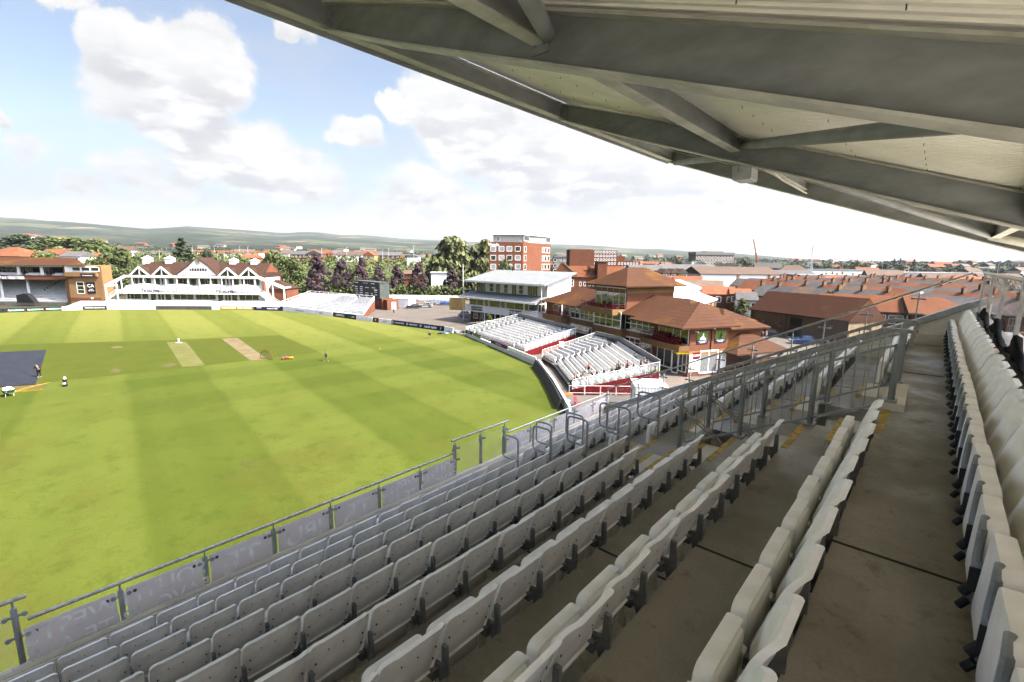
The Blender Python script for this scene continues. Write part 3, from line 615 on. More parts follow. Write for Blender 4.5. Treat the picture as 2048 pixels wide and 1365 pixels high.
# ---------------------------------------------------------------- building helper
class Bld:
    """local x runs along the facade to the right, y into the building, z up; px helpers find where a sight line meets a facade plane"""
    def __init__(s, name, label, cat, P0, az, group=None):
        s.P0 = V((P0[0], P0[1], 0)); s.x = V((cos(rad(az)), sin(rad(az)), 0)); s.y = V((-s.x.y, s.x.x, 0))
        s.e = empty(name, (P0[0], P0[1], 0), rad(az), label, cat, group)
    def fx(s, px, py, y=0.0):
        d = ray(px, py); o = V((0, 0, H))-s.P0-s.y*y; t = -o.dot(s.y)/d.dot(s.y); p = o+d*t; return p.dot(s.x), p.z
    def fy(s, px, py, x=0.0):
        d = ray(px, py); o = V((0, 0, H))-s.P0-s.x*x; t = -o.dot(s.x)/d.dot(s.x); p = o+d*t; return p.dot(s.y), p.z
    def box(s, name, m, x0, x1, y0, y1, z0, z1, par=None):
        f = MB(); f.box(x0, x1, y0, y1, z0, z1); return f.build(name, m, par or s.e)
    def hip(s, m, x0, x1, y0, y1, z, h, over=.6, hl=None, hr=None, ym=None, th=.18, axis='x', name='roof', par=None):
        """hip/gable roof, ridge along x; hl/hr = how far the ridge end is in from the left/right eave (0 = gable)"""
        if axis == 'y': return s.hipy(m, x0, x1, y0, y1, z, h, over, hl, hr, th, name)
        x0 -= over; x1 += over; y0 -= over; y1 += over; ym = (y0+y1)/2 if ym is None else ym
        hl = (y1-y0)/2 if hl is None else hl; hr = (y1-y0)/2 if hr is None else hr
        f = MB(); lo = [(x0, y0, z), (x1, y0, z), (x1, y1, z), (x0, y1, z)]; a, c = (x0+hl, ym, z+h), (x1-hr, ym, z+h)
        f.add(lo+[a, c]+[(p[0], p[1], p[2]-th) for p in lo], [(0, 1, 5, 4), (1, 2, 5), (2, 3, 4, 5), (3, 0, 4), (0, 6, 7, 1), (1, 7, 8, 2), (2, 8, 9, 3), (3, 9, 6, 0), (6, 9, 8, 7)])
        return f.build(name, m, par or s.e)
    def hipy(s, m, x0, x1, y0, y1, z, h, over, hl, hr, th, name):
        x0 -= over; x1 += over; y0 -= over; y1 += over; xm = (x0+x1)/2
        hl = (x1-x0)/2 if hl is None else hl; hr = (x1-x0)/2 if hr is None else hr
        f = MB(); lo = [(x0, y0, z), (x1, y0, z), (x1, y1, z), (x0, y1, z)]; a, c = (xm, y0+hl, z+h), (xm, y1-hr, z+h)
        f.add(lo+[a, c]+[(p[0], p[1], p[2]-th) for p in lo], [(0, 1, 4), (1, 2, 5, 4), (2, 3, 5), (3, 0, 4, 5), (0, 6, 7, 1), (1, 7, 8, 2), (2, 8, 9, 3), (3, 9, 6, 0), (6, 9, 8, 7)])
        return f.build(name, m, s.e)
    def win(s, x0, x1, z0, z1, nx=1, nz=1, face='f', at=0.0, fr=.09, mf=None, mp=None, name='window', par=None, zs=None, shape=None):
        """window on a facade plane: y = at ('f'), or x = at looking right ('r') / left ('l')"""
        mf = mf or M_wf; mp = mp or M_pane
        def P(a, off, z):
            if face == 'f': return (a, at-off, z)
            return (at+off, a, z) if face == 'r' else (at-off, a, z)
        def bx(f, a0, a1, z0, z1, o0, o1):
            p, q = P(a0, o0, z0), P(a1, o1, z1); f.box(min(p[0], q[0]), max(p[0], q[0]), min(p[1], q[1]), max(p[1], q[1]), z0, z1)
        f = MB(); x0, x1 = min(x0, x1), max(x0, x1); z0, z1 = min(z0, z1), max(z0, z1)
        bx(f, x0, x1, z0-fr/2, z0+fr/2, -.02, .07); bx(f, x0, x1, z1-fr/2, z1+fr/2, -.02, .06)
        for i in range(nx+1):
            c = x0+(x1-x0)*i/nx; w = fr/2 if i in (0, nx) else fr*.32; bx(f, c-w, c+w, z0+fr/2, z1-fr/2, -.02, .05)
        for j in (zs or [j/nz for j in range(1, nz)]): c = z0+(z1-z0)*j; bx(f, x0+fr/2, x1-fr/2, c-fr*.3, c+fr*.3, -.02, .045)
        o = f.build(name, mf, par or s.e); g = MB(); bx(g, x0+.01, x1-.01, z0+.01, z1-.01, -.02, .018); g.build('pane', mp, o); return o
    def pwin(s, px0, py0, px1, py1, nx=1, nz=1, face='f', at=0.0, **k):
        f = s.fx if face == 'f' else s.fy; a = f(px0, py0, at); c = f(px1, py1, at); return s.win(a[0], c[0], a[1], c[1], nx, nz, face, at, **k)
    def text(s, t, size, m, x, y, z, name='lettering', d=(1, 0, 0), n=(0, -1, 0), par=None, squash=1.0, bold=.01):
        return lettering(t, size, m, par or s.e, frame_mtx((x, y, z), d, n), name, squash=squash, bold=bold)
def brickmat(name, c1, c2, mortar=(.25, .16, .11), sc=1.0, rand=0):
    if name in MATS: return MATS[name]
    m = bpy.data.materials.new(name); m.use_nodes = True; nt = m.node_tree; b = nt.nodes['Principled BSDF']; b.inputs['Roughness'].default_value = .9; b.inputs['Specular IOR Level'].default_value = .06; c1 = tuple(x*OUT for x in c1); c2 = tuple(x*OUT for x in c2); mortar = tuple(x*OUT for x in mortar)
    tc = nt.nodes.new('ShaderNodeTexCoord'); sp = nt.nodes.new('ShaderNodeSeparateXYZ'); nt.links.new(tc.outputs['Object'], sp.inputs[0])
    cb = nt.nodes.new('ShaderNodeCombineXYZ'); nt.links.new(mth(nt, 'ADD', sp.outputs[0], sp.outputs[1]), cb.inputs[0]); nt.links.new(sp.outputs[2], cb.inputs[1])
    br = NN(nt, 'ShaderNodeTexBrick', inp={'Scale': 1.0, 'Mortar Size': .012*sc, 'Brick Width': .225*sc, 'Row Height': .075*sc, 'Bias': -.1}); nt.links.new(cb.outputs[0], br.inputs['Vector'])
    br.inputs['Color1'].default_value = (*c1, 1); br.inputs['Color2'].default_value = (*c2, 1); br.inputs['Mortar'].default_value = (*mortar, 1)
    n = NN(nt, 'ShaderNodeTexNoise', inp={'Scale': .5, 'Detail': 6.0}); nt.links.new(tc.outputs['Object'], n.inputs['Vector'])
    c = mixc(nt, mapr(nt, n.outputs['Fac'], .3, .7, 0, .28), br.outputs['Color'], tuple(x*.55 for x in c2))
    if rand:
        oi = nt.nodes.new('ShaderNodeObjectInfo'); hs = nt.nodes.new('ShaderNodeHueSaturation'); nt.links.new(mth(nt, 'MULTIPLY_ADD', oi.outputs['Random'], rand, 1-rand/2), hs.inputs['Value']); nt.links.new(c, hs.inputs['Color']); c = hs.outputs[0]
    nt.links.new(c, b.inputs['Base Color']); MATS[name] = m; return m
def tilemat(name, c1, c2, c3=None, row=.32, rand=0, moss=.0):
    """tile courses following the slope (by height), with weathered patches"""
    if name in MATS: return MATS[name]
    m = bpy.data.materials.new(name); m.use_nodes = True; nt = m.node_tree; b = nt.nodes['Principled BSDF']; b.inputs['Roughness'].default_value = .85; b.inputs['Specular IOR Level'].default_value = .05; c1 = tuple(x*OUT*.8 for x in c1); c2 = tuple(x*OUT*.8 for x in c2); c3 = tuple(x*OUT for x in c3) if c3 else None
    tc = nt.nodes.new('ShaderNodeTexCoord'); sp = nt.nodes.new('ShaderNodeSeparateXYZ'); nt.links.new(tc.outputs['Object'], sp.inputs[0])
    fr = mth(nt, 'FRACT', mth(nt, 'DIVIDE', sp.outputs[2], row)); ln = mapr(nt, fr, .30, .04, 0, .8)
    n = NN(nt, 'ShaderNodeTexNoise', inp={'Scale': .45, 'Detail': 8.0, 'Roughness': .65}); nt.links.new(tc.outputs['Object'], n.inputs['Vector'])
    v = NN(nt, 'ShaderNodeTexVoronoi', inp={'Scale': 3.2}); nt.links.new(tc.outputs['Object'], v.inputs['Vector'])
    c = mixc(nt, mapr(nt, n.outputs['Fac'], .35, .65), c1, c2); vs = nt.nodes.new('ShaderNodeSeparateColor'); nt.links.new(v.outputs['Color'], vs.inputs[0])
    c = mixc(nt, mth(nt, 'MULTIPLY', vs.outputs[0], .35), c, tuple(x*.5 for x in c2))
    c = mixc(nt, ln, c, tuple(x*.35 for x in c1))
    if c3:
        n5 = NN(nt, 'ShaderNodeTexNoise', inp={'Scale': .22, 'Detail': 7.0, 'Roughness': .7}); nt.links.new(tc.outputs['Object'], n5.inputs['Vector'])
        c = mixc(nt, mapr(nt, n5.outputs['Fac'], .56-moss, .72-moss, 0, .85), c, c3)
    if rand:
        oi = nt.nodes.new('ShaderNodeObjectInfo'); hs = nt.nodes.new('ShaderNodeHueSaturation'); nt.links.new(mth(nt, 'MULTIPLY_ADD', oi.outputs['Random'], rand, 1-rand/2), hs.inputs['Value']); nt.links.new(c, hs.inputs['Color']); c = hs.outputs[0]
    nt.links.new(c, b.inputs['Base Color'])
    bp = NN(nt, 'ShaderNodeBump', inp={'Strength': .5, 'Distance': .04}); nt.links.new(fr, bp.inputs['Height']); nt.links.new(bp.outputs[0], b.inputs['Normal'])
    MATS[name] = m; return m
M_wp = mat('white_paint', (1.5, 1.47, 1.42), .55, .04, .8)
M_wf = mat('white_window_frame', (1.4, 1.38, 1.35), .5, .03, 2)
M_pane = mat('window_pane', (.03, .04, .03), .06, .5, .6, (.08, .09, .06), spec=.8, lo=.4, hi=.6)
M_paned = mat('dark_pane', (.03, .035, .035), .08, .4, .7, (.07, .075, .07), spec=.8)
M_paneg = mat('painted_green_reflection_pane', (.05, .068, .02), .08, .4, .5, (.02, .03, .012), spec=.8, lo=.35, hi=.65)  # green reflection painted into the pane colour
M_brick = brickmat('orange_brick', (.28, .074, .028), (.225, .058, .023))
M_brickr = brickmat('red_brick', (.19, .047, .027), (.15, .038, .02))
M_brickt = brickmat('tan_brick', (.42, .22, .085), (.36, .185, .07), (.40, .27, .15))
M_tile = tilemat('brown_tile', (.155, .064, .034), (.12, .05, .026), (.19, .09, .015))
M_tilem = tilemat('mossy_tile', (.155, .066, .034), (.125, .053, .026), (.20, .095, .012), moss=.03)
M_tilep = tilemat('pavilion_tile', (.125, .068, .048), (.10, .055, .04))
M_tileo = tilemat('orange_tile', (.30, .11, .048), (.24, .085, .038), row=.30)
M_slate = mat('grey_metal_roof', (.30, .32, .325), .6, .05, .5, (.26, .28, .285))
M_red = mat('red_paint', (.20, .012, .014), .6, .1, 2); M_redp = mat('red_plastic', (.24, .006, .012), .4, .1, 4)
M_navy = mat('navy_board', (.02, .025, .09), .5); M_blackb = mat('black_board', (.025, .025, .028), .5); M_grn = mat('green_board', (.004, .20, .12), .5); M_yb = mat('yellow_board', (.42, .30, .008), .5)
M_purp = mat('purple_print', (.08, .02, .11), .5); M_grey = mat('grey_board', (.09, .087, .087), .7, .1, 1); M_pink = mat('pink_board', (.22, .02, .07), .5)
M_wseat = mat('far_seat_plastic', (1.3, 1.29, 1.27), .45, .08, 1.5)
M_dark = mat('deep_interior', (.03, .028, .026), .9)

# ---------------------------------------------------------------- boundary boards
def board(name, a, c, h, m, label, texts=(), z0=0.0, lean=.1, cat='advertising board', th=.08, off=0):
    a = V((a[0], a[1], 0)); c = V((c[0], c[1], 0)); d = (c-a); L = d.length; az = math.degrees(atan2(d.y, d.x))
    g = Bld(name, label, cat, a, az, 'boards round the boundary'); f = MB(); f.extr([(0, 0, z0), (0, lean, z0+h), (0, lean+th, z0+h), (0, th+.05, z0)], (L, 0, 0)); f.build('board', m, g.e)
    for t in texts:
        s, size, x, mm, sq = t[:5]
        lettering(s, size, mm, g.e, frame_mtx((x*L, lean*.5-.012, z0+h*(t[5] if len(t) > 5 else .5)), (1, 0, 0), (0, -1, lean/h)), 'lettering', squash=sq, bold=.02)
    return g, L
def onb(px, py=None):
    """ground point of the boundary polyline seen at picture column px"""
    d = ray(px, 640); best = None
    for (x0, y0), (x1, y1) in zip(BND, BND[1:]):
        den = d.x*(y1-y0)-d.y*(x1-x0)
        if abs(den) < 1e-6: continue
        t = (x0*(y1-y0)-y0*(x1-x0))/den; u = (x0*d.y-y0*d.x)/(-den) if False else None
        X, Y = d.x*t, d.y*t
        w = ((X-x0)*(x1-x0)+(Y-y0)*(y1-y0))/((x1-x0)**2+(y1-y0)**2)
        if -.001 <= w <= 1.001 and t > 0 and Y > 40: best = (X, Y) if best is None or Y < best[1]-1e9 else best
    return best
M_wl = mat('white_lettering', (1.8, 1.8, 1.8), .5)
M_teal = mat('teal_logo', (.02, .35, .30), .5)
bl = [  # px from, px to, material, label, texts
 (-70, 13, M_blackb, 'black board with green oval logo, leftmost along the boundary', [('O', 0, 0, 0, 0)]),
 (13, 54, M_blackb, 'black board with green oval logo, second along the boundary', [('O', 0, 0, 0, 0)]),
 (54, 91, M_blackb, 'black board with green oval logo, third along the boundary', [('O', 0, 0, 0, 0)]),
 (91, 127, M_blackb, 'black board with green oval logo beside the purple and white one', [('O', 0, 0, 0, 0)]),
 (127, 169, M_wp, 'white board with purple letters TRIBUTE beside a black board', [('TRIBUTE', .95, .5, M_purp, 1.25)]),
 (169, 217, M_blackb, 'black board with small white letters left of the old pavilion', [('COOPER ASSOCIATES', .38, .5, M_wl, 1.2)]),
 (217, 314, M_wp, 'long plain white board in front of the old pavilion', []),
 (314, 426, M_grey, 'long plain grey board in front of the old pavilion', []),
 (426, 442, M_wp, 'short white board between the grey and yellow boards', []),
 (442, 508, M_yb, 'yellow board with THATCHERS written twice', [('THATCHERS', .62, .26, M_wl, 1.15), ('THATCHERS', .62, .74, M_wl, 1.15)]),
 (508, 567, M_navy, 'navy board right of the yellow board', [('TARGET', .34, .2, M_wl, 1.2, .68), ('LOANS', .34, .2, M_wl, 1.2, .3), ('DIAMOND PRINT', .34, .66, M_wl, 1.2)]),
 (567, 666, M_wp, 'long white board in front of the low white stand', [('COME AND PLAY', .42, .35, M_grey, 1.2), ('MILES', .42, .78, M_grey, 1.2)]),
 (666, 712, M_blackb, 'black board with white letters SUMMERFIELD and a green mark', [('SUMMERFIELD', .62, .32, M_wl, .95), ('L&G', .6, .72, M_teal, 1.2), ('HOMES', .36, .88, M_wl, 1)]),
 (712, 745, M_wp, 'white board between the black one and the small red one', []),
 (745, 757, M_brickr, 'small red board on the boundary by the car park', [('B', .6, .5, M_wl, 1)]),
 (757, 782, M_wp, 'white board between the small red board and the navy ones', [('Brewin', .4, .5, M_grey, 1.1)]),
 (782, 811, M_navy, 'navy board with round logo, first of three by the car park', [('O', .7, .1, M_wl, 1), ('COOPER ASSOCIATES', .34, .57, M_wl, .9)]),
 (811, 838, M_navy, 'navy board with round logo, second of three by the car park', [('O', .7, .1, M_wl, 1), ('SOMERSET CRICKET', .34, .57, M_wl, .85)]),
 (838, 888, M_navy, 'navy board with bold letters Marsh Taylor by the car park', [('O', .7, .06, M_wl, 1), ('marsh taylor', .72, .46, M_wl, 1.0), ('i', .7, .87, M_wl, 1.4)]),
 (888, 906, M_wp, 'last white board before the pile of bags', []),
]
for a, c, m, lab, tx in bl:
    A, C = onb(a), onb(c-.6)
    oval = tx and tx[0][0] == 'O' and tx[0][1] == 0
    g, L = board('boundary_board', A, C, 1.0, m, lab, [] if oval else tx)
    if oval:
        f = MB(); f.poly([(L*.55+cos(t)*L*.36*(1 if abs(cos(t)) < .8 else .98), .012, .5+sin(t)*.36) for t in [2*pi*i/28 for i in range(28)]]); o = f.build('logo', M_grn, g.e)
        lettering('Specsavers', .42, M_wl, g.e, frame_mtx((L*.55, .0, .5), (1, 0, 0), (0, -1, .1)), squash=1.6, bold=.01)
# ---------------------------------------------------------------- old white pavilion
def Z512(a, b): return 200+a/5.12, 480+b/5.12
P0 = AT(243, 600, 138.5)
B = Bld('old_pavilion', 'white two-storey old pavilion with brown roof, gablets and central gable', 'pavilion', P0, 0)
X = lambda a, y=0: B.fx(*Z512(a, 300), y)[0]
Zz = lambda b, y=0, a=900: B.fx(*Z512(a, b), y)[1]
zt = Zz(395)                    # head of upper wall
x0, x1 = X(232), X(1668)
B.box('wall', M_wp, x0, x1, 0, 9, 0, Zz(548)); B.box('wall', M_wp, x0+.3, x1-.3, 2.2, 10, Zz(548), Zz(385))
B.box('balcony', M_wp, X(190), x1, -2.2, 2.2, Zz(550), Zz(548)+.35); B.box('parapet', M_wp, X(190), X(1655), -2.3, -2.2, Zz(550), Zz(512))
for a, c, n in ((245, 390, 2), (395, 465, 1), (725, 930, 3), (950, 1160, 3), (1400, 1605, 3)): B.win(X(a), X(c), Zz(612), Zz(553), n, 1, mp=M_paneg, fr=.18)
for a, c in ((485, 545), (635, 700), (1180, 1240), (1325, 1385)): B.win(X(a), X(c), Zz(645), Zz(553), 1, 1, mp=M_paneg, fr=.18)
for a, c in ((560, 628), (1250, 1318)):
    d = B.win(X(a), X(c), .05, Zz(556), 2, 1, mp=M_paned, fr=.2, name='door')
for a, c, n in ((300, 380, 2), (385, 450, 1), (455, 512, 1), (540, 605, 1), (615, 640, 1), (650, 675, 1), (685, 745, 1), (770, 905, 2), (910, 975, 1), (1000, 1130, 2), (1135, 1195, 1), (1215, 1275, 1), (1285, 1310, 1), (1320, 1345, 1), (1355, 1415, 1), (1435, 1565, 2), (1570, 1625, 1)):
    B.win(X(a, 2.2), X(c, 2.2), Zz(462, 2.2), Zz(396, 2.2), n, 1, at=2.2, mp=M_paneg, fr=.16)
for i, (a, c) in enumerate(((240, 600), (610, 940), (945, 1280), (1285, 1610))):     # white canopies over the balcony seats
    f = MB(); N = 12; xa, xc = X(a, -1), X(c, -1); zb0, zt0 = Zz(508, -1), Zz(455, -1)
    prof = []
    for j in range(N+1): t = j/N; prof.append((xa+(xc-xa)*t, zb0+(zt0-zb0)*min(1, sin(pi*t)**.35)))
    f.extr([(x, -1.9, z) for x, z in prof]+[(prof[-1][0], -1.9, zb0-.1), (prof[0][0], -1.9, zb0-.1)], (0, 1.6, 0)); f.build('canopy', M_wp, B.e)
for i in range(-1, 14):                                                   # white columns between the bays
    xx = X(262+i*113)
    if x0-1 < xx < x1+1: B.box('column', M_wp, xx-.12, xx+.12, -2.2, -2.0, Zz(512), Zz(388))
zr, ze = Zz(228, 6.5), Zz(375, 0)
M_beam = M_wp
B.box('beam', M_wp, X(245, -2.2), X(1625, -2.2), -2.4, -1.9, Zz(390, -2.2), Zz(370, -2.2))
for a, c, dx in ((245, 30, -1), (1620, 1868, 1)):
    p, q = (X(a, -2.2), Zz(380, -2.2)), (X(c, -2.2), Zz(482, -2.2)); f = MB(); f.beam((p[0], -2.15, p[1]), (q[0], -2.15, q[1]), .5, .75); f.beam((q[0], -2.15, 0), (q[0], -2.15, q[1]), .3, .3)
    f.beam((q[0]-dx*3.2, -2.15, 0), (q[0]-dx*3.2, -2.15, q[1]+1.2), .25, .25); f.beam((q[0], -2.15, q[1]), (q[0], 2, q[1]), .3, .3); f.build('stair_canopy', M_wp, B.e)
    f = MB(); sx = X(190 if dx < 0 else 1650)
    for k in range(12): f.box(sx+dx*(.5*k), sx+dx*(.5*k+.5), -1.8, -.2, 0 if k > 9 else Zz(548)*(1-(k+1)/12)-.1, Zz(548)*(1-k/12))
    for yy in (-1.85, -.15):
        for dz in (.5, 1.0): f.beam((sx, yy, Zz(548)+dz), (sx+dx*6, yy, dz), .07, .07)
    f.build('stair', M_wp, B.e)
rf = B.hip(M_tilep, X(300, 2), X(1665, 2), .6, 12.5, ze, zr-ze, .5, hl=3.3, hr=.2)
def gablet(xc, w, zb0, h, y, n=2, big=False):
    f = MB(); f.add([(xc-w, y, zb0), (xc+w, y, zb0), (xc, y, zb0+h), (xc, y+h*1.5+1, zb0+h), (xc-w, y+1, zb0), (xc+w, y+1, zb0)], [(0, 2, 3, 4), (1, 5, 3, 2)]); o = f.build('gablet_roof', M_tilep, B.e)
    f = MB()
    for s in (-1, 1): f.beam((xc+s*w, y-.1, zb0), (xc, y-.1, zb0+h), .25, .42)
    f.build('bargeboard', M_wp, o)
    f = MB(); f.extr([(xc-w*.8, y+.1, zb0), (xc+w*.8, y+.1, zb0), (xc, y+.1, zb0+h*.85)], (0, .1, 0)); p = f.build('gable_glazing', M_paneg, o)
    f = MB(); f.box(xc-.15, xc+.15, y-.02, y+.1, zb0, zb0+h*.85); f.build('mullion', M_wp, o)
for a in (400, 628, 1305, 1520): gablet(X(a, .3), X(a+98, .3)-X(a, .3), Zz(372, .3), Zz(285, .3)-Zz(372, .3), .2)
xc = X(1000, 0); zg = Zz(362, 0); f = MB(); pts = [(X(772), zg), (X(905), Zz(268)), (xc, Zz(182)), (X(1115), Zz(268)), (X(1195), zg)]
f.extr([(x, .0, z) for x, z in pts], (0, .25, 0)); cg = f.build('central_gable', M_wp, B.e)
f = MB()
for p, q in zip(pts, pts[1:]): f.beam((p[0], 3.5, p[1]), (q[0], 3.5, q[1]), 7.5, .2)
f.build('gable_roof', M_tilep, cg)
f = MB()
for i in range(7): xx = X(925+i*26); h = .75 if i in (0, 6) else 1; f.box(xx-.28, xx+.28, -.04, .0, Zz(320), Zz(320)+(Zz(290)-Zz(320))*h)
f.build('louvre', M_paned, cg)
f = MB(); f.box(X(775), X(1190), -1.0, .0, zg-.5, zg-.25); f.build('cornice', M_wp, cg)
f = MB(); f.poly([(xc+cos(t)*.75, -.03, Zz(232)+sin(t)*.8) for t in [2*pi*i/12 for i in range(12)]]); f.build('crest', mat('faded_crest', (.55, .52, .45), .7), cg)
for a, b_ in ((497, 212), (725, 212), (1377, 225), (1592, 228)):
    xa, za = X(a, 6.5), Zz(b_, 6.5); w = .95; f = MB(); f.box(xa-w, xa+w, 5.7, 7.5, za-1.3, za+.55); f.add([(xa-w-.15, 5.55, za+.55), (xa+w+.15, 5.55, za+.55), (xa+w+.15, 7.65, za+.55), (xa-w-.15, 7.65, za+.55), (xa, 6.6, za+1.35)], [(0, 1, 4), (1, 2, 4), (2, 3, 4), (3, 0, 4)]); f.build('cupola', M_wp, rf)
f = MB(); gx = X(1668, 2); f.extr([(gx, 1, 0), (gx, 12, 0), (gx+.01, 12, ze), (gx, 6.5, zr-.1), (gx, 1, ze)], (.35, 0, 0)); f.build('gable_end', M_brick, B.e)
f = MB(); f.box(gx+.3, gx+6, 3, 11, 0, ze-3.5); f.build('side_block', M_brick, B.e); B.hip(M_tilep, gx+.3, gx+6, 3, 11, ze-3.5, 2.5, .3, hl=0, name='side_roof')
B.text('TRIBUTE', 1.15, M_purp, X(490, -2.3), -2.33, Zz(532, -2.3), squash=1.25, bold=.02); B.text('TRIBUTE', 1.15, M_purp, X(1258, -2.3), -2.33, Zz(532, -2.3), squash=1.25, bold=.02)
B.text('CORNISH PALE ALE', .8, M_purp, X(640, -2.3), -2.33, Zz(532, -2.3), squash=1.0); B.text('CORNISH PALE ALE', .8, M_purp, X(1400, -2.3), -2.33, Zz(532, -2.3), squash=1.0)
f = MB()                                                                    # white members' terrace in front
for k in range(7): f.box(X(-150), X(1860), -7.5+.9*k, -6.6+.9*k, 0, .5+.2*k)
f.build('terrace', M_wp, B.e)
f = MB(); rnd = random.Random(3)
for k in range(1, 7):
    x = X(-140)
    while x < X(1850):
        if not (X(480) < x < X(560) or X(1150) < x < X(1240)): f.box(x, x+.42, -7.2+.9*k, -7.12+.9*k, .3+.2*k, .72+.2*k)
        x += .5
st = f.build('terrace_seats', M_wseat); st.location = B.e.location; tag(st, 'rows of small white seats on the terrace before the old pavilion', 'seats', None, 'stuff')
# ---------------------------------------------------------------- two-tier stand at the left
def Z853(a, b): return a/8.53, 480+b/8.53
P0 = AT(128, 600, 137)
B = Bld('two_tier_stand', 'brick two-tier stand with long brown tiled roof, at the left edge', 'stand', P0, 0)
X = lambda a, y=0: B.fx(*Z853(a, 600), y)[0]
Zz = lambda b, y=0, a=900: B.fx(*Z853(a, b), y)[1]
XL = X(-900); xr = X(1100)
B.box('wall', M_brickt, XL, xr, 14, 15, 0, Zz(450, 2)); B.box('upper_deck', M_brick, XL, xr, 0, 14, Zz(682), Zz(640)); B.box('parapet', M_brick, XL, X(1200), -.1, .15, Zz(682), Zz(606))
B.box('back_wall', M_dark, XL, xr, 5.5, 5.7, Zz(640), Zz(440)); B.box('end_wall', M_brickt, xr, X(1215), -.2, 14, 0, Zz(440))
for a in (305, 703, -200, -620): B.box('column', M_wp, X(a)-.3, X(a)+.3, .2, .6, Zz(606), Zz(440))
for a in (-620, -120, 345): B.box('column', M_wp, X(a)-.2, X(a)+.2, 1.5, 1.9, 1.5, Zz(682))
B.box('fascia', M_wf, XL, xr, -.3, .1, Zz(462), Zz(440))
for a, c in ((40, 280), (330, 575), (720, 900), (-400, -80)): B.win(X(a, 5.4), X(c, 5.4), Zz(600, 5.4), Zz(470, 5.4), 3, 1, at=5.4, mp=M_pane)
f = MB(); ri = MB()
for k in range(14): f.box(XL, xr-.2*k if k < 9 else xr, .9*k-.5, .9*k+.4, 0, .9+.42*k)
f.build('terrace', mat('stand_concrete', (.17, .16, .145), .9, .1, 1), B.e)
f = MB()
for k in range(14):
    x = XL
    while x < xr-.8-.12*k:
        if not (X(330) < x < X(350) and k > 6) and not (X(60+k*0) < x < X(60)): f.box(x, x+.42, .9*k+.2, .9*k+.28, .9+.42*k, 1.36+.42*k); f.box(x, x+.42, .9*k+.0, .9*k+.2, 1.2+.42*k, 1.25+.42*k)
        x += .52
st = f.build('stand_seats', M_wseat); st.location = B.e.location; tag(st, 'many rows of white seats in the lower tier of the two-tier stand', 'seats', None, 'stuff')
f = MB(); x = XL
while x < xr-.6:
    if not (X(290) < x < X(370) or X(690) < x < X(840)):
        for k in range(2): f.box(x, x+.42, .7+.8*k, .78+.8*k, Zz(640)+.1+.3*k, Zz(606)+.35+.3*k)
    x += .52
st = f.build('upper_seats', M_wseat); st.location = B.e.location; tag(st, 'white seats on the upper balcony of the two-tier stand', 'seats', None, 'stuff')
zw = Zz(437)
xt = X(1738, -1.2); f = MB(); f.prism([(X(1215), -1.2), (xt, -1.2), (xt-10.2*.90, 9), (X(1215), 9)], 0, zw); f.build('tower', M_brickt, B.e); B.box('cabin', M_wp, X(1200), X(1722), -1.5, -1.2, Zz(545), zw-.1); B.box('ledge', M_brickt, X(1200), X(1740), -1.8, -1.2, Zz(618), Zz(545))
B.box('brick_band', M_brick, X(1215), X(1742), -1.24, -1.2, Zz(1030), Zz(975)); B.box('brick_band', M_brick, X(1100), X(1300), -1.26, 0, Zz(660), Zz(625))
for a, c in ((1245, 1385), (1405, 1545), (1560, 1700)): B.win(X(a, -1.5), X(c, -1.5), Zz(530, -1.5), Zz(462, -1.5), 1, 1, at=-1.5, mp=M_paned, fr=.2)
B.win(X(1285, -1.2), X(1405, -1.2), Zz(912, -1.2), Zz(715, -1.2), 1, 3, at=-1.2, mp=M_paneg, fr=.16)
b1 = B.box('banner', M_blackb, X(1452, -1.3), X(1590, -1.3), -1.3, -1.2, Zz(905), Zz(715)); B.text('CA', 1.25, M_wl, X(1520, -1.3), -1.33, Zz(775), par=b1, squash=1.15, bold=.01); B.text('COOPER', .3, M_wl, X(1520, -1.3), -1.33, Zz(835), par=b1); B.text('ASSOCIATES', .3, M_wl, X(1520, -1.3), -1.33, Zz(858), par=b1)
b2 = B.box('sign', M_blackb, X(1370, -1.9), X(1612, -1.9), -1.9, -1.8, Zz(610), Zz(565)); B.text('THE IAN BOTHAM', .36, M_wl, X(1490, -1.9), -1.93, Zz(600), par=b2)
B.box('door', M_red, X(1322, -1.2), X(1440, -1.2), -1.28, -1.2, 0, Zz(1005)); B.box('lamp', M_wp, X(1575), X(1600), -1.5, -1.2, Zz(995), Zz(970))
s1 = B.box('sign', M_wp, XL+12, X(410), -.18, -.1, Zz(676), Zz(624)); B.text('TRIBUTE', 1.25, M_purp, X(-30), -.21, Zz(650), par=s1, squash=1.3, bold=.02); B.text('CORNISH PALE', .5, M_purp, X(285), -.21, Zz(640), par=s1, squash=1.3); B.text('ALE', .5, M_purp, X(285), -.21, Zz(662), par=s1, squash=1.3)
f = MB(); zr = Zz(305, 8); yr = 8.0; xa = X(1200, -2); xh = X(1330, 8); xe = X(1755, 3)
f.add([(XL-4, -1.0, zw), (X(1080), -1.0, zw), (xa, -2.2, zw), (xe, -2.2, zw), (xe-18.2*.90, 16, zw), (XL-4, 16, zw), (XL-4, yr, zr), (xh, yr, zr)], [(0, 1, 2, 7, 6), (2, 3, 7), (3, 4, 7), (4, 5, 6, 7), (0, 6, 5), (0, 5, 4, 3, 2, 1)]); f.build('roof', M_tilem, B.e)
f = MB(); f.extr([(X(400), -3.0, .9), (X(400), -3.0, 3.1), (X(540), -3.0, 3.6), (X(590), -3.0, 3.2), (X(650), -3, 1.9), (X(690), -3, .9)], (0, 1.5, 0)); t = f.build('covered_roller', M_blackb); t.location = B.e.location; tag(t, 'machine under a black cover behind the boards at the left', 'covered machine')
